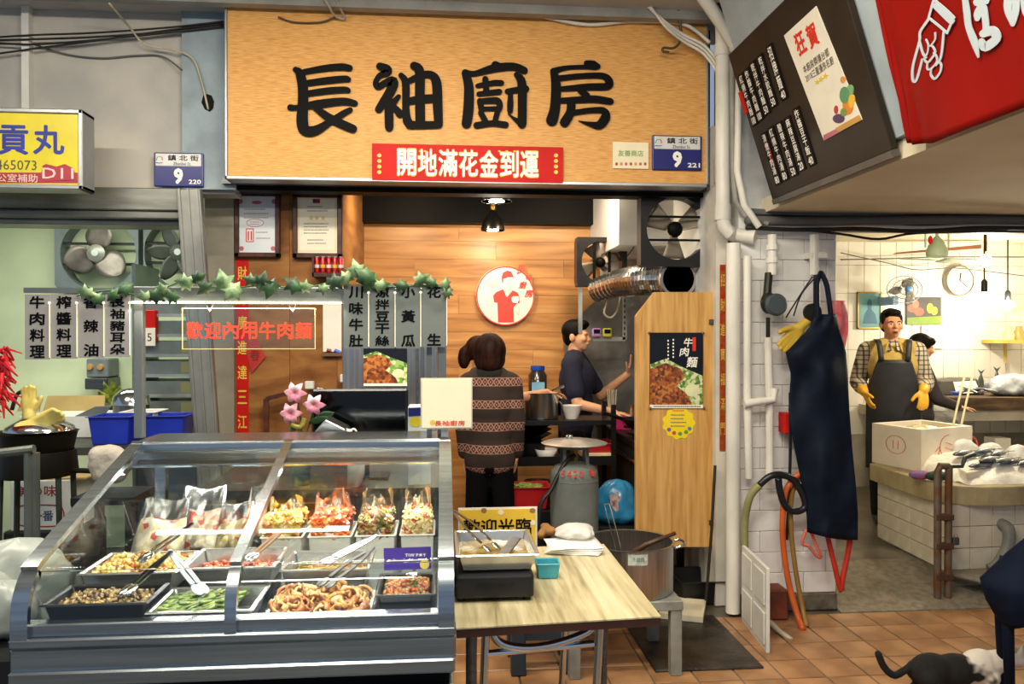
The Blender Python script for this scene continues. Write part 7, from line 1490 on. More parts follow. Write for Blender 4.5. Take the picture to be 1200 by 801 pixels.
tag(B().grid(lambda i, j: PY(974+16*i+4*math.sin(4*j), 352+70*j, 4.22+.015*math.sin(7*i+5*j)), 8, 14).build('pink_cloth', mat('pink_cloth', '#d8525a', .6, col2='#e89a9a', scale=14), smooth=True, solid=.004), 'pink red cloth hanging behind the navy apron', 'cloth')
# hoses
def hose(label, pts, r, m): return cable(label, [PY(*p) for p in pts], r, m, 'hose', 'hose', n=8)
HR = mat('hose_red', '#b8301f', .4); HO = mat('hose_orange', '#c45a22', .4); HT = mat('hose_tan', '#8f6d34', .4); HB_ = mat('hose_black', '#15171a', .35); HG = mat('hose_olive', '#8a8a5a', .4)
hose('olive green hose rising in an arc from behind the white door leaf', [(873, 650, 4.22), (873, 610, 4.22), (879, 582, 4.2), (890, 568, 4.18)], .021, HG); hose('black hose arching over the tap at the pier', [(890, 568, 4.18), (902, 558, 4.17), (915, 556, 4.17), (930, 562, 4.17), (941, 580, 4.17), (943, 594, 4.17), (932, 599, 4.17), (920, 592, 4.17), (914, 575, 4.17), (912, 560, 4.17)], .019, HB_)
hose('red-orange hose looping to the floor by the pier', [(950, 552, 4.19), (935, 556, 4.19), (921, 575, 4.19), (917, 610, 4.19), (919, 650, 4.19), (926, 690, 4.17), (936, 725, 4.12), (941, 737, 4.05)], .017, HO); hose('tan hose hanging to the floor beside the orange one', [(952, 556, 4.21), (938, 560, 4.21), (928, 580, 4.21), (927, 620, 4.21), (932, 665, 4.2), (940, 710, 4.17), (945, 734, 4.1)], .014, HT)
hose('black strap hanging straight down the pier', [(926, 460, 4.22), (926, 540, 4.22), (922, 632, 4.22)], .009, HB_); hose('red hose drooping below the apron hem', [(968, 620, 4.19), (975, 650, 4.18), (985, 690, 4.18), (987, 680, 4.18), (995, 640, 4.19), (996, 622, 4.19)], .015, HR); hose('pale red hose coil behind the apron hem', [(945, 620, 4.2), (940, 636, 4.2), (948, 640, 4.2), (956, 650, 4.2), (962, 652, 4.2), (955, 635, 4.2), (950, 622, 4.2)], .009, mat('hose_pale', '#d0685a', .4)); hose('pale cut hose lying on the floor by the white door leaf', [(902, 728, 4.05), (912, 738, 4.0), (928, 750, 3.95)], .014, mat('hose_white', '#b5ad98', .4))
tag(B().box(PY(920, 505, 4.24).x, PY(930, 505, 4.24).x, 4.24, 4.33, PY(925, 508, 4.24).z, PY(925, 484, 4.24).z).build('red_box', RED, bevel=.004), 'small red box fixed on the pier left of the apron', 'box')
tag(B().box(PY(906, 735, 4.1).x, PY(934, 735, 4.1).x, 4.20, 4.33, .002, .17).build('red_brick_block', mat('brick_red', '#6f3524', .7, var=.3, bump=.3), bevel=.01), 'reddish brick block at the pier foot behind the hoses', 'block')
# white door leaf leaning
dl = T('white_door_leaf', 'small white panelled cabinet door leaning against the white post', 'door', PZ(885, 765, 0)); k1, k2 = PZ(869, 727, .0), PZ(898, 765, .0); zt1 = PY(869, 643, k1.y).z; zt2 = PY(900, 660, k2.y).z; dv = (k2-k1).normalized(); nv = Vector((-dv.y, dv.x, 0)); Ld = (k2-k1).length; Hd = (zt1+zt2)/2
def dlb(s0, s1, h0, h1, d0, d1): return B().hexa([k1+dv*s0+nv*d0+UP*h0, k1+dv*s1+nv*d0+UP*h0, k1+dv*s1+nv*d1+UP*h0, k1+dv*s0+nv*d1+UP*h0, k1+dv*s0+nv*d0+UP*h1, k1+dv*s1+nv*d0+UP*h1, k1+dv*s1+nv*d1+UP*h1, k1+dv*s0+nv*d1+UP*h1])
WD = mat('door_white', '#d6d5cd', .45, var=.05)
dlb(0, Ld, 0, Hd, 0, .018).build('leaf', WD, dl, bevel=.002)
for s0, s1, h0, h1 in ((.02, Ld*.46, .03, Hd*.46), (Ld*.54, Ld-.02, .03, Hd*.46), (.02, Ld*.46, Hd*.54, Hd-.03), (Ld*.54, Ld-.02, Hd*.54, Hd-.03)): dlb(s0, s1, h0, h1, -.007, 0).build('raised_panel', WD, dl, bevel=.005)
# ================================================================ fish shop
light('fish_bulb_light', 'POINT', PY(1160, 358, 6.55), 36, (1, .90, .68), .05); light('fish_bulb_light', 'POINT', PY(1182, 352, 6.95), 22, (1, .90, .68), .05)
light('fish_bulb_light', 'POINT', (3.6, 5.0, 2.0), 50, (1, .89, .68), .06)
def bulb(label, u, v0, v1, y, sh=False):
    a, b_ = PY(u, v0, y), PY(u, v1, y); r = T('hanging_bulb', label, 'lamp', b_-Vector((0, 0, .08)), 'hanging bulbs'); B().tube([Vector((a.x, y, 2.46)), b_], .007, 6).build('cord', CABLEB, r); B().lathe([(.022, 0), (.026, .02), (.026, .09), (.012, .11)], 12, b_-Vector((0, 0, .03))).build('socket', BLACKP, r, smooth='auto'); B().ell(b_-Vector((0, 0, .07)), .034, .034, .045, 14, 8).build('glass_bulb', emis('bulb_warm', '#ffe7b0', 30), r, smooth=True)
    if sh: B().lathe([(.07, -.08), (.06, -.04), (.02, -.01)], 16, b_).build('shade', PAPER, r, smooth='auto')
bulb('bright bulb with black socket on a thick cord in the fish shop', 1153.5, 275, 338, 6.4); bulb('farther bright bulb with a pale shade near the yellow shelf', 1181, 295, 350, 7.0, True)
rb = (3.6, 5.0); r = T('hanging_bulb', 'bare bulb over the fish counter near the lintel', 'lamp', (*rb, 2.0), 'hanging bulbs'); B().tube([(*rb, 2.46), (*rb, 2.12)], .006, 6).build('cord', CABLEB, r); B().ell((*rb, 2.06), .034, .034, .045, 14, 8).build('glass_bulb', emis('bulb_warm', '#ffe7b0', 30), r, smooth=True)
yk2 = 7.28
ck_ = T('wall_clock', 'round white wall clock with black hands', 'clock', PY(1122, 348, yk2)); ce = PY(1122, 329, yk2); rc = 19*mpp(7.3)
B().lathe([(rc, 0), (rc*1.02, .03), (rc*.93, .05), (rc*.92, .03), (.001, .03)], 40, ce, Matrix.Rotation(PI/2, 3, 'X')).build('case', mat('clock_rim', '#8f8a7c', .35, .4), ck_, smooth='auto'); B().lathe([(rc*.91, .031), (rc*.91, .033), (.001, .033)], 40, ce, Matrix.Rotation(PI/2, 3, 'X')).build('face', mat('clock_face', '#d6d2c6', .5), ck_)
for i in range(12): t = PI/6*i; text(str(12 if i == 0 else i), ce+Vector((math.sin(t)*rc*.74, -.033, math.cos(t)*rc*.74)), GREYT, ck_, None, .026, name='numeral')
for L_, t, w in ((.5, R(8), .009), (.72, R(128), .006)): B().bar(ce+Vector((0, -.037, 0)), ce+Vector((math.sin(t)*rc*L_, -.037, math.cos(t)*rc*L_)), w, .003, (0, 1, 0)).build('hand', INK, ck_)
# wall fan
wf = T('wall_fan', 'wall fan with wire cage and blue hub above the fishmonger', 'fan', PY(1060, 360, 7.1)); ce = PY(1060, 339, 7.0); rf = 23.5*mpp(7)
for k in (.98, .7, .4): B().tube([ce+Vector((rf*k*math.cos(t*PI/16), -.05*(1-k), rf*.72*k*math.sin(t*PI/16))) for t in range(32)], .004, 6, True).build('cage_ring', STEELD, wf)
for i in range(24): t = 2*PI*i/24; B().tube([ce+Vector((0, -.06, 0)), ce+Vector((rf*math.cos(t), 0, rf*.72*math.sin(t)))], .0018, 4).build('cage_wire', STEELD, wf)
for i in range(3):
    t = 2*PI*i/3+1.2; X = Vector((math.cos(t), 0, math.sin(t)*.72)); Z = Vector((-math.sin(t), 0, math.cos(t)*.72)); B().grid(lambda p, q, X=X, Z=Z: ce+X*rf*(.15+.75*q)+Z*rf*.6*math.sin(PI*(.15+.8*q))*(p-.5)+Vector((0, .03*(p-.5), 0)), 4, 6).build('blade', mat('fan_blade_clear', '#8a857a', .3), wf, smooth=True, solid=.003)
B().ell(ce+Vector((0, -.06, 0)), .035, .02, .03).build('hub', mat('hub_blue', '#4f86c8', .4), wf, smooth=True); B().cb(ce+Vector((-.06, .16, -.10)), .07, .24, .08).build('base', mat('fan_base', '#8fb0cf', .45), wf, bevel=.01)
# ceiling fan (small, green)
cf = T('orbit_fan', 'small pale green ceiling fan above the fishmonger', 'fan', PY(1098, 318, 6.2)); ce = PY(1098, 290, 6.2); GF = mat('fan_green', '#a7b79a', .45, var=.1)
B().tube([ce+Vector((0, 0, .2)), ce], .012, 8).build('rod', GF, cf); B().lathe([(.01, .10), (.05, .05), (.085, -.03), (.08, -.07), (.03, -.085), (.001, -.085)], 24, ce).build('motor', GF, cf, smooth='auto'); B().lathe([(.09, .14), (.13, .16), (.13, .19), (.001, .2)], 20, ce).build('canopy', GF, cf, smooth='auto')
for s_ in (-1, 1): B().tube([ce+Vector((s_*.10, 0, .15)), ce+Vector((s_*.10, 0, .0))], .008, 6).build('strut', GF, cf)
for i, t in enumerate((R(12), R(188))): X = Vector((math.cos(t), math.sin(t), 0)); Z = Vector((-math.sin(t), math.cos(t), 0)); B().grid(lambda p, q, X=X, Z=Z: ce+Vector((0, 0, -.10-.02*(p-.5)))+X*(.03+.33*q)+Z*.11*(p-.5), 3, 5).build('blade', GF, cf, smooth=True, solid=.004)
B().ell(ce+Vector((-.07, -.02, .06)), .018, .018, .035).build('red_part', RED, cf, smooth=True)
# pictures
def wallpic(label, u0, u1, v0, v1, bg, frame=None):
    a, c = PY(u0, v1, yk2), PY(u1, v0, yk2); r = T('wall_picture', label, 'picture', ((a.x+c.x)/2, yk2, a.z)); B().box(a.x, c.x, yk2, yk2+.012, a.z, c.z).build('print', bg, r)
    if frame:
        for q in ((a.x, c.x, a.z, a.z+.012), (a.x, c.x, c.z-.012, c.z), (a.x, a.x+.012, a.z, c.z), (c.x-.012, c.x, a.z, c.z)): B().box(q[0], q[1], yk2-.01, yk2+.012, q[2], q[3]).build('frame_bar', frame, r)
    return r
r = wallpic('gold-framed blue picture of a seated figure on the tile wall', 1004.5, 1033, 342, 385, mat('pic_blue', '#6fa0a8', .5, var=.1), mat('frame_gold', '#c2a24a', .35, .6)); blob(B(), [(1011, 379), (1013, 368), (1017, 362), (1016, 354), (1019, 349), (1022, 354), (1021, 362), (1026, 368), (1028, 379)], onY(yk2), 0, .001).build('printed_figure', mat('fig_blue', '#3d6f86', .5), r)
r = wallpic('poster of red and yellow flowers on the tile wall', 1062.5, 1103, 348, 380, mat('pic_dark', '#4a4a48', .5)); f = onY(yk2)
blob(B(), [(1063, 372), (1103, 370), (1103, 380), (1063, 380)], f, 0, .001).build('green_strip', mat('pic_green', '#7f9a3c', .5), r)
for cx, cy, a_, b_, cc in ((1070, 361, 7, 5, '#d8604c'), (1077, 365, 6, 5, '#d8604c'), (1073, 356, 4, 5, '#e07a66'), (1090, 361, 4, 6, '#d8c23a'), (1095, 364, 4, 5, '#d8c23a')): blob(B(), disc(cx, cy, a_, b_, 9), f, 0, .0014+random.random()*.0006).build('printed_petal', mat('petal_'+cc[1:], cc, .5), r)
tag(B().box(PY(1080, 407, yk2).x, PY(1105, 407, yk2).x, yk2, yk2+.006, PY(1090, 408, yk2).z, PY(1090, 381, yk2).z).build('wall_calendar', PAPER), 'pale calendar sheet below the flower poster', 'calendar')
sh2 = T('wall_shelf', 'yellow shelf with bracket at the right picture edge', 'shelf', PY(1190, 402, 7.0)); a, c = PY(1175, 402, 7.0), PY(1215, 398, 7.0); YS_ = mat('shelf_yellow', '#d8b85a', .5); B().box(a.x, c.x, 6.95, 7.3, a.z, c.z).build('board', YS_, sh2); B().bar(PY(1178, 402, 7.2), PY(1178, 425, 7.2), .02).build('bracket', YS_, sh2)
for i, u in enumerate((1182, 1194)): p = PY(u, 397, 7.1); tag(B().lathe([(.05, 0), (.055, .05), (.03, .1), (.03, .13), (.001, .13)], 14, (p.x, 7.1, c.z+.001)).build('jar', mat('jar_pale_%d' % i, ('#e6c89a', '#d89a5a')[i], .4), smooth='auto'), 'small pale jar on the yellow shelf, %s' % ('left one', 'right one')[i], 'jar', 'jars on the yellow shelf')
cable('thin cable running along the tile wall below the ceiling', cp((985, 304, 7.25), (1040, 303, 7.25), (1100, 301, 7.25), (1200, 301, 7.25)), .006, CABLEG); cable('loose cable drooping across the tile wall to the clock', cp((985, 296, 7.2), (1040, 308, 7.2), (1075, 316, 7.2), (1120, 314, 7.2), (1200, 323, 7.2)), .005, CABLEG)
tag(B().hexa([PY(1045, 298, 7.0), PY(1150, 291, 7.0), PY(1150, 291, 7.1), PY(1045, 298, 7.1), PY(1050, 297, 7.0)+UP*.01, PY(1150, 290, 7.0)+UP*.03, PY(1150, 290, 7.1)+UP*.03, PY(1050, 297, 7.1)+UP*.01]).build('ceiling_batten', mat('batten_brown', '#7a4a34', .6)), 'brown batten under the fish shop ceiling', 'batten')
# back counter
zc_ = PY(1160, 466, 6.5).z; bc2 = T('back_worktop', 'long worktop with dark wooden edge at the back of the fish shop', 'counter', (PY(1160, 500, 6.5).x, 6.8, 0)); x0_, x1_ = PY(1062, 466, 6.5).x, 5.8
B().box(PY(1121, 466, 6.5).x, x1_, 6.5, 7.28, zc_-.11, zc_).build('chopping_edge', wood('edge_dark', ['#3a2a1c', '#5d4630', '#7a6248'], (1.5, 1, 6), 3, .6), bc2); B().box(x0_, x1_, 6.52, 7.28, zc_-.20, zc_-.11).build('slab', mat('slab_grey', '#b5aea0', .5, var=.1), bc2)
for x in (x0_+.3, x0_+.85, x0_+1.4, x1_-.4):
    for k in range(5): B().box(x, x+.15, 6.56, 6.7, .02+k*.13, .02+k*.13+.127).build('tile', TW, bc2, bevel=.002)
tag(B().grid(lambda i, j: (x0_+.05+.42*i, 6.5+.5*j-.04*(j < .05), zc_-.02+.06*math.sin(3*i+2*j)**2 if j > .1 else zc_-.02-.22*(1-j*10)), 16, 16).build('plastic_sheet', mat('sheet_grey', '#b8b8b4', .3, var=.15, scale=12, bump=.4), smooth=True, solid=.003), 'crumpled grey plastic sheet over the back worktop', 'sheet')
p = PY(1122, 445, 6.9); sc_ = T('kitchen_scale', 'dark-edged scale with white panel on the back worktop', 'scale', (p.x, 6.95, zc_)); B().hexa([(p.x-.28, 6.8, zc_), (p.x+.2, 6.8, zc_), (p.x+.2, 7.1, zc_), (p.x-.28, 7.1, zc_), (p.x-.2, 6.85, zc_+.13), (p.x+.16, 6.85, zc_+.15), (p.x+.16, 7.1, zc_+.15), (p.x-.2, 7.1, zc_+.13)]).build('body', mat('scale_dark', '#3d3a30', .5), sc_, bevel=.01); B().hexa([(p.x-.08, 6.795, zc_+.02), (p.x+.15, 6.795, zc_+.02), (p.x+.15, 6.8, zc_+.02), (p.x-.08, 6.8, zc_+.02), (p.x-.08, 6.84, zc_+.12), (p.x+.13, 6.84, zc_+.13), (p.x+.13, 6.845, zc_+.13), (p.x-.08, 6.845, zc_+.12)]).build('panel', PAPER, sc_)
FISH = mat('fish_silver', '#8d9196', .25, .3, var=.3, scale=10, col2='#3d444c')
def fish(label, p, d, L_, group, m=FISH, up=UP):
    p, d = Vector(p), Vector(d).normalized(); s_ = d.cross(up).normalized(); n_ = s_.cross(d); r = T('fish', label, 'fish', p-n_*.02, group)
    b = B(); rot = Matrix((d, s_, n_)).transposed()
    b.lathe([(.001, -L_*.5), (L_*.05, -L_*.45), (L_*.10, -L_*.28), (L_*.115, -L_*.05), (L_*.08, L_*.2), (L_*.03, L_*.36), (.001, L_*.38)], 12, p, rot @ Matrix.Rotation(PI/2, 3, 'Y'), .55, 1.0); b.build('body', m, r, smooth=True)
    B().add([p+d*L_*.34, p+d*L_*.5+s_*L_*.10, p+d*L_*.44, p+d*L_*.5-s_*L_*.10], [(0, 1, 2), (0, 2, 3)]).build('tail', m, r, solid=.004); B().add([p-d*L_*.1+s_*L_*.10, p+d*L_*.1+s_*L_*.09, p+d*L_*.02+s_*L_*.17], [(0, 1, 2)]).build('fin', m, r, solid=.003); return r
for i, (u, v, L_) in enumerate(((1149, 448, .34), (1168, 446, .36), (1181, 450, .28))): fish('dark fish tail pointing up on the back worktop, %s of three' % ('left', 'middle', 'right')[i], PY(u, v+6, 6.95), (random.uniform(-.2, .3), 0, 1), L_, 'upright fish on the back worktop', mat('fish_dark', '#4c5350', .35, .2, var=.3), Vector((0, -1, 0)))
for i in range(6): q = PY(1130+i*5, 462-2*(i % 2), 6.6); fish('small grey fish in the pile on the back worktop edge, %s from left' % ('first', 'second', 'third', 'fourth', 'fifth', 'sixth')[i], q+Vector((0, 0, .03)), (math.cos(i*1.7), math.sin(i*1.7)*.6, .15), .2, 'fish pile at the back')
p = PY(1182, 455, 6.7); tag(B().grid(bagf(p.x+.1, 6.75, zc_+.001, .26, .16, .2, 44), 36, 14).build('plastic_bag', mat('bag_greyclear', '#a9aeb4', .25, var=.3, scale=12), smooth=True, solid=.001), 'big grey clear plastic bag on the back worktop', 'bag')
p = PY(1121, 463, 6.55); tag(B().cb(p+Vector((0, 0, .02)), .09, .05, .03).build('blue_block', mat('pen_blue', '#2f55c8', .4), bevel=.006), 'small blue plastic block on the grey sheet', 'block')
# ---- front counter
FZ = .12; gA, gB = PZ(1110, 690, .04), PZ(1028, 632, FZ); gA.z = gB.z = 0; zt_ = .66; zu = .54
e1 = (gB-gA).normalized(); Lc = (gB-gA).length; n1 = Vector((e1.y, -e1.x, 0))     # left face runs gA->gB
if n1.x < 0: n1 = -n1
gR = Vector((gA.x+2.2, gA.y+.12, 0))
fc = T('fish_counter', 'tiled fish counter with thick rounded concrete top', 'counter', (gA.x+.6, gA.y+.5, 0)); CT = mat('counter_tile', '#dfd8c6', .22, var=.05, col2='#cfc5ac', scale=6); GRT = mat('counter_grout', '#8f8672', .7, var=.2)
ins = .02; q1, q2, q3, q4 = gA+n1*ins+Vector((0, ins, 0)), gB+n1*ins, Vector((gR.x, gB.y, 0)), Vector((gR.x, gR.y+ins, 0))
B().hexa([q1+UP*.02, q4+UP*.02, q3+UP*.121, q2+UP*.121, q1+UP*zu, q4+UP*zu, q3+UP*zu, q2+UP*zu]).build('core', GRT, fc)
def facetiles(o, d, nrm, L_, H_, tw_, th_, z0=.0, nm='tile', skip=None):
    nx = int(L_/tw_); nz = int(H_/th_)
    for i in range(nx):
        for j in range(nz):
            if skip and skip(i, j): continue
            a = o+d*(i*tw_+.002); b_ = o+d*((i+1)*tw_-.002); zz0, zz1 = z0+j*th_+.002, z0+(j+1)*th_-.002
            B().hexa([a+UP*zz0, b_+UP*zz0, b_+nrm*.02+UP*zz0, a+nrm*.02+UP*zz0, a+UP*zz1, b_+UP*zz1, b_+nrm*.02+UP*zz1, a+nrm*.02+UP*zz1]).build(nm, CT, fc, bevel=.0015, origin=(a+b_)/2+UP*zz0)
facetiles(gA, e1, n1, Lc, zu-FZ, Lc/6.02, (zu-FZ)/4.2, FZ+.02); dR = (gR-gA).normalized(); nR = Vector((-dR.y, dR.x, 0)); facetiles(gA, dR, nR, 1.6, zu-FZ, .15, (zu-FZ)/3.2, FZ+.03)
# rounded slab
def slabpts():
    pts = []; c0_ = gA+UP*0
    for t in range(9):
        s_ = t/8; a = gA+e1*.22-n1*.05; m_ = gA-n1*.03-Vector((0, .05, 0)); b_ = gA+dR*.30-nR*.07; pts.append((a*(1-s_)**2+m_*2*s_*(1-s_)+b_*s_*s_))
    return [gB-n1*.05+e1*.02]+pts+[gR-nR*.07, Vector((gR.x, gB.y+.03, 0))]
sp2 = slabpts(); n = len(sp2); bb_ = B(); bb_.add([p+UP*zu for p in sp2]+[p+UP*zt_ for p in sp2], [tuple(range(n))[::-1], tuple(range(n, 2*n))]+[(i, (i+1) % n, (i+1) % n+n, i+n) for i in range(n)]); bb_.build('concrete_top', mat('counter_concrete', '#b5a67e', .45, var=.25, scale=5, bump=.2, col2='#93855f'), fc, bevel=.01, seg=2)
# foam box
k0, k1_, k2_ = PZ(1080, 553, zt_), PZ(1021, 533, zt_), PZ(1140, 537, zt_); CW_ = lambda xc, d: Vector((xc*math.cos(YAW)+d*math.sin(YAW), -xc*math.sin(YAW)+d*math.cos(YAW), zt_))
k0 = CW_(2.70, 5.25); k1_ = CW_(2.564, 5.68); k2_ = CW_(3.17, 5.48); fbx = T('foam_box', 'large white foam box with red marks on the fish counter', 'box', (k0.x, k0.y+.2, zt_)); u1, u2 = (k1_-k0), (k2_-k0); hF = .28; FM = mat('foam_white', '#f1e6d2', .6, var=.04, bump=.05)
u1 = u1*.98; thk = .035
def fb(s0, s1, t0_, t1_, h0, h1): P_ = lambda s, t, h: k0+u1*s+u2*t+UP*(h-.0); return B().hexa([P_(s0, t0_, h0), P_(s1, t0_, h0), P_(s1, t1_, h0), P_(s0, t1_, h0), P_(s0, t0_, h1), P_(s1, t0_, h1), P_(s1, t1_, h1), P_(s0, t1_, h1)])
fb(0, 1, 0, 1, .001, .04).build('bottom', FM, fbx)
for q in ((0, 1, 0, .09), (0, 1, .91, 1), (0, .09, .09, .91), (.91, 1, .09, .91)): fb(*q, .04, hF).build('wall', FM, fbx)
PKM = mat('red_marker', '#d0685a', .6); fn = lambda x, y, d: k0+u2*x+UP*(hF*(1-y))-(u1.normalized())*d
strokes(B(), [[(.52+.16*math.cos(t*.6), .45+.28*math.sin(t*.6), .012) for t in range(9)], [(.47, .35, .012), (.6, .42, .012)], [(.46, .48, .012), (.62, .55, .012)], [(.27, .55, .012), (.36, .45, .012), (.30, .75, .012)]], fn, 0, .0015, 5).build('marker_scribble', PKM, fbx); fn2 = lambda x, y, d: k0+u1*x+UP*(hF*(1-y))-(u2.normalized())*d
strokes(B(), [[(.5+.2*math.cos(t*.6), .45+.22*math.sin(t*.6), .012) for t in range(12)], [(.45, .35, .012), (.45, .55, .012)], [(.55, .35, .012), (.55, .55, .012)]], fn2, 0, .0015, 5).build('marker_scribble', PKM, fbx)
ice = mat('ice_white', '#f4efe2', .35, var=.08, scale=20, bump=.5, bscale=60); ctr_ = k0+(u1+u2)/2
tag(B().grid(lambda i, j: k0+u1*(.1+.8*i)+u2*(.1+.8*j)+UP*(hF-.06+.05*math.sin(PI*i)*math.sin(PI*j)+.01*math.sin(23*i+17*j)), 24, 24).build('fish_scraps', cells('fish_scraps', ['#e0d0a8', '#b5a680', '#cbb890', '#8a8468', '#f0e4c4'], 40), smooth=True), 'pile of pale fish scraps filling the foam box', 'fish scraps', kind='stuff')
for i in range(2): q = k2_+Vector((-.12+.06*i, .06, hF-.1)); cable('long cream chopstick standing in the foam box, %s one' % ('left', 'right')[i], [q, q+Vector((.12, .1, .22)), q+Vector((.24, .2, .42))], .008, mat('chopstick', '#d9cda8', .5), 'stick', 'long_stick')
# fish display
zt2_ = zt_+.001; tagp = PZ(1136, 572, zt_)
ft = T('foam_tray', 'white foam tray with pinkish fillet at the counter edge', 'tray', PZ(1132, 570, zt_)); q0, q1, q2 = PZ(1133, 568, zt_), PZ(1108, 552, zt_), PZ(1178, 558, zt_); v1, v2 = q1-q0, q2-q0
P_ = lambda s, t, h: q0+v1*s+v2*t+UP*h
B().hexa([P_(.05, .05, .002), P_(.95, .05, .002), P_(.95, .95, .002), P_(.05, .95, .002), P_(0, 0, .075), P_(1, 0, .075), P_(1, 1, .075), P_(0, 1, .075)]).build('tray', FM, ft, bevel=.006); B().ell(P_(.5, .6, .08), .07, .05, .012, 12, 6).build('fillet', mat('fillet_pink', '#e0b49a', .35), ft, smooth=True)
def icef(i, j): a, c = PZ(1150, 570, zt_), PZ(1120, 528, zt_); return Vector((a.x-.05+1.1*i, a.y+.06+.95*j, zt2_+.17*math.sin(PI*min(1, i*1.2))**.5*math.sin(PI*j)**.6*(.7+.3*math.sin(5*i+3*j))+.012*math.sin(31*i+11*j)*math.sin(27*j)))
tag(B().grid(icef, 50, 40).build('crushed_ice', ice, smooth=True), 'bank of crushed ice on the fish counter', 'ice', kind='stuff')
for i in range(9):
    q = Vector(icef(.18+.07*(i % 5), .14+.16*(i//5)+.03*(i % 2))); fish('silver fish on the crushed ice, %s' % ('front row first', 'front row second', 'front row third', 'front row fourth', 'front row fifth', 'second row first', 'second row second', 'second row third', 'second row fourth')[i], q+UP*.025, (1, .35+.1*(i % 3), .05), .26, 'fish on ice')
q = Vector(icef(.5, .8)); wbk = T('red_basket', 'small red basket with a looped handle set in the ice', 'basket', q); B().lathe([(.05, -.02), (.07, .05), (.066, .05), (.046, -.015), (.001, -.015)], 16, q).build('bowl', mat('handle_red', '#d0504a', .4), wbk); B().tube(arc(q+UP*.05, .06, 0, PI, 12, (.9, 0, 0), (.25, 0, 1.5)), .006, 8).build('handle', mat('handle_red', '#d0504a', .4), wbk)
for i, (u, v) in enumerate(((1148, 520), (1170, 524), (1190, 512))): q = Vector(icef(.35+.18*i, .62)); tag(B().grid(bagf(q.x, q.y, q.z-.03, .09, .07, .13, 60+i), 24, 10).build('white_bag', mat('bag_white', '#dcdcd8', .4), smooth=True, solid=.001), 'white plastic bag of ice at the back of the fish display, %s' % ('left', 'middle', 'right')[i], 'bag', 'bags on the fish display')
gcl = PZ(1095, 566, zt_); tag(B().ell(gcl+Vector((.05, .05, .035)), .08, .05, .03, 12, 8).build('green_cloth', mat('cloth_dkgreen', '#1f3a2c', .7), smooth=True), 'dark green cloth beside the rusty pipe stand', 'cloth'); tag(B().ell(gcl+Vector((-.03, .10, .035)), .07, .05, .03, 12, 8).build('pink_cloth', mat('cloth_pinkred', '#c94a5a', .7, col2='#6a6aa0', scale=14), smooth=True), 'pink cloth on the counter corner behind the pipe stand', 'cloth')
# rusty pipe stand
RUST = mat('rusty_pipe', '#6d6252', .55, .4, var=.35, scale=12, col2='#6f4526', bump=.2); yp2 = gA.y-.12
yp2 = gA.y-.10; ps = T('rusty_pipe_stand', 'rusty twin pipe with tap and padlock at the counter corner', 'pipe', PY(1106, 690, yp2)); t0, t1 = PY(1099, 548, yp2), PY(1112, 546, yp2)
B().tube([Vector((t0.x, yp2, .02)), t0-UP*.02, t0+Vector((.015, 0, .012)), t1], .021, 10).build('left_pipe', RUST, ps, smooth='auto'); B().tube([Vector((t1.x-.005, yp2, .02)), t1+UP*.005], .021, 10).build('right_pipe', RUST, ps, smooth='auto'); B().tube([t1, t1+Vector((.08, .0, .0)), t1+Vector((.10, 0, .05)), t1+Vector((.16, 0, .07))], .013, 8).build('tap', STEELD, ps, smooth='auto')
for z in (.15, .33, .5): B().cb((t0.x+.035, yp2-.005, z), .10, .05, .035).build('clamp', mat('clamp_rust', '#5a4030', .6, .4), ps, bevel=.004)
B().cb((t1.x+.03, yp2-.02, .36), .04, .02, .045).build('padlock', STEELD, ps, bevel=.005); B().tube(arc((t1.x+.03, yp2-.02, .38), .014, 0, PI, 8), .003, 6).build('shackle', CHROME, ps)
# drain hose + kerb at counter foot
hose_p = gA+dR*.28; cable('grey corrugated drain hose coming out of the counter tiles', [hose_p+nR*.02+Vector((.08, 0, .42)), hose_p-nR*.05+Vector((.08, 0, .40)), hose_p-nR*.07+Vector((.06, 0, .30)), hose_p-nR*.07+Vector((.0, 0, .20)), hose_p-nR*.07+Vector((-.05, 0, .17))], .035, mat('hose_grey', '#7f8078', .5, var=.2), 'hose', 'drain_hose', n=10)
kr = B().hexa([gA-nR*.2+dR*.10+UP*.12, gA-nR*.2+dR*1.2+UP*.12, gA+dR*1.2+UP*.12, gA-dR*.02+UP*.12, gA-nR*.18+dR*.12+UP*.16, gA-nR*.18+dR*1.2+UP*.16, gA+dR*1.2+UP*.16, gA+UP*.16]); structure(kr.build('trim_9', mat('kerb', '#6f695a', .5, var=.3, bump=.3), bevel=.012))
tag(B().box(XPIER-.004, XPIER+.066, 4.60, 4.68, 1.15, 1.42).build('red_bag', RED, bevel=.02, seg=2), 'red bag hung on the pier return behind the navy apron', 'bag')
# ================================================================ foreground right: cloth-covered stand and cat
NV = mat('navy_cloth', '#10182a', .75, var=.2, bump=.1); yf = 2.95
nt_ = T('covered_stand', 'navy cloth draped over a slim stand in the right foreground', 'stand', PZ(1190, 860, 0))
Lc_ = [(1203, 630), (1182, 652), (1156, 682), (1163, 706), (1174, 728)]; Rc_ = [(1212, 629), (1240, 652), (1262, 682), (1262, 706), (1255, 726)]
def drape(i, j):
    s_ = j*(len(Lc_)-1); k = min(int(s_), len(Lc_)-2); t = s_-k; l = Vector(Lc_[k]).lerp(Vector(Lc_[k+1]), t); r_ = Vector(Rc_[k]).lerp(Vector(Rc_[k+1]), t)
    a, b_ = PY(l.x, l.y, yf), PY(r_.x, r_.y, yf); c_ = (a+b_)/2; w = (b_-a).length/2; th = 2*PI*i; fold = 1+.05*math.sin(7*th)*j
    return c_+Vector((math.cos(th)*w*fold, math.sin(th)*w*.75*fold, .012*math.sin(5*th)*j))
B().grid(drape, 48, 16).build('cloth', NV, nt_, smooth=True, solid=.005)
tp_ = PY(1212, 640, yf)
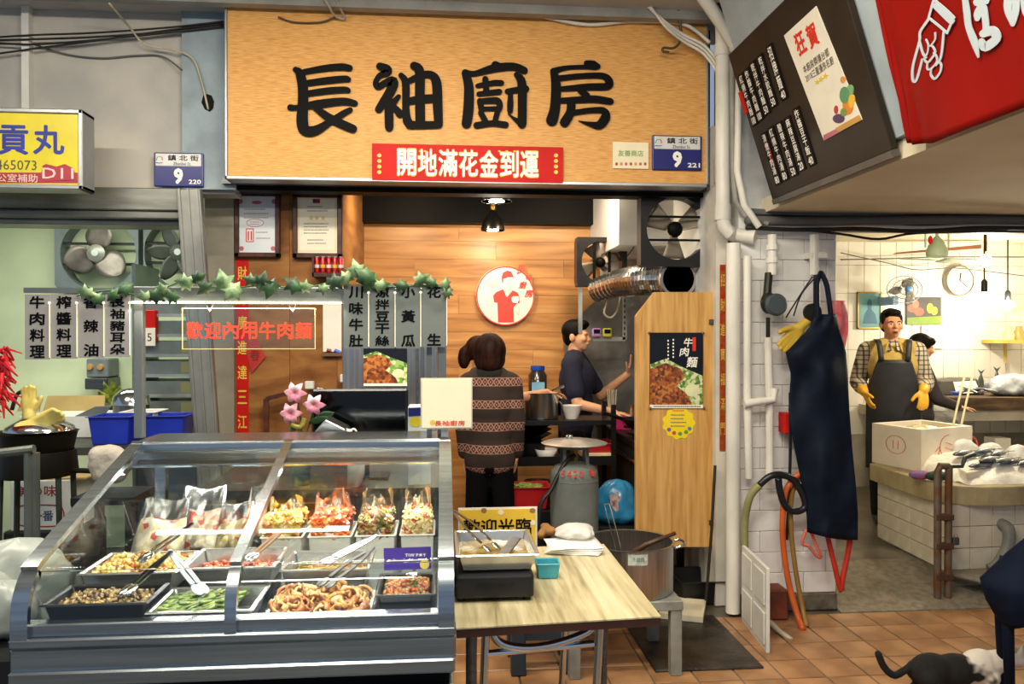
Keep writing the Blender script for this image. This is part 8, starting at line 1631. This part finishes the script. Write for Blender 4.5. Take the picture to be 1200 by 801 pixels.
for lx, ly in ((PY(1180, 728, yf).x, yf), (tp_.x+.12, yf+.0), (tp_.x-.04, yf+.14), (tp_.x+.12, yf+.14)): B().tube([(lx+.03, ly, tp_.z-.08), (lx, ly, .5), (lx+.02, ly, 0)], [.026, .024, .016], 10).build('leg', NV, nt_, smooth=True)
# cat
FUR = None
m, ntc, bs_ = _new('cat_fur'); bs_.inputs['Roughness'].default_value = .9; tcx = _coord(ntc); nzc = ntc.nodes.new('ShaderNodeTexNoise'); nzc.inputs['Scale'].default_value = 9; ntc.links.new(tcx, nzc.inputs['Vector']); spx = ntc.nodes.new('ShaderNodeSeparateXYZ'); ntc.links.new(tcx, spx.inputs[0]); mm = ntc.nodes.new('ShaderNodeMath'); mm.operation = 'MULTIPLY_ADD'; mm.inputs[1].default_value = 2.2; ntc.links.new(spx.outputs[0], mm.inputs[0]); ntc.links.new(nzc.outputs[0], mm.inputs[2]); ntc.links.new(_ramp(ntc, mm.outputs[0], ['#0e0c0b', '#0e0c0b', '#cfc6b8', '#cfc6b8'], [0, .60, .66, 1]), bs_.inputs['Base Color'])
cy = 3.12; cx = PY(1118, 790, cy).x; cat = T('cat', 'black and white cat walking past the navy-covered stand', 'cat', (cx, cy, 0)); b = B(Matrix.Translation((cx, cy, 0)))
for c_, a1, b1, d1 in (((-.10, 0, .175), .095, .062, .07), ((0, 0, .17), .10, .06, .07), ((.11, 0, .18), .09, .06, .075), ((.27, -.02, .225), .048, .045, .042), ((.31, -.025, .215), .022, .024, .02)): b.ell(c_, a1, b1, d1, 14, 10)
b.cap((.15, 0, .19), .055, (.25, -.02, .225), .038)
for sx, sy_, px in ((-.14, .035, -.02), (-.13, -.035, .03)): b.cap((sx, sy_, .16), .045, (sx+.03+px*.3, sy_, .11), .028); b.cap((sx+.03+px*.3, sy_, .11), .022, (sx-.04+px, sy_, .065), .016); b.cap((sx-.04+px, sy_, .065), .015, (sx-.02+px, sy_, .015), .015); b.cap((sx-.02+px, sy_, .014), .015, (sx+.01+px, sy_, .013), .013)
for sx, sy_, px in ((.14, .035, .03), (.14, -.035, -.02)): b.cap((sx, sy_, .15), .035, (sx+px*.5, sy_, .085), .02); b.cap((sx+px*.5, sy_, .085), .017, (sx+px, sy_, .015), .014); b.cap((sx+px, sy_, .014), .015, (sx+px+.025, sy_, .013), .013)
for sy_ in (-.048, .01): b.cap((.262, sy_, .255), .014, (.262, sy_*1.1, .285), .005)
tl = spline([(-.18, 0, .20), (-.23, 0, .17), (-.27, -.01, .165), (-.31, -.01, .20), (-.335, -.01, .255)], 5)
for k in range(len(tl)-1): b.cap(tl[k], .016, tl[k+1], .015, 8)
body = remesh(b, 'body', m, cat, .006, 3)
for sy_ in (-.042, .002): B().ell((cx+.305, cy+sy_, .236), .006, .006, .006).build('eye', mat('cat_eye', '#a5a040', .2), body, smooth=True)
# ---------------------------------------------------------------- tidy
MATTE = ('ink', 'black_paint', 'red_paint', 'red_print', 'menu_brown', 'banner_', 'white_print', 'paper', 'soffit', 'sign_laminate', 'wall_left', 'ceiling', 'tag_', 'card_', 'partition', 'cert_', 'couplet', 'poster', 'black_cloth', 'hair', 'apron', 'navy_cloth')
for m_ in bpy.data.materials:
    b_ = m_.node_tree.nodes.get('Principled BSDF') if m_.node_tree else None
    if b_ and any(m_.name.startswith(q) for q in MATTE): b_.inputs['Specular IOR Level'].default_value = .12
for o in bpy.data.objects:
    for k in ('o', '_o'):
        if k in o: del o[k]
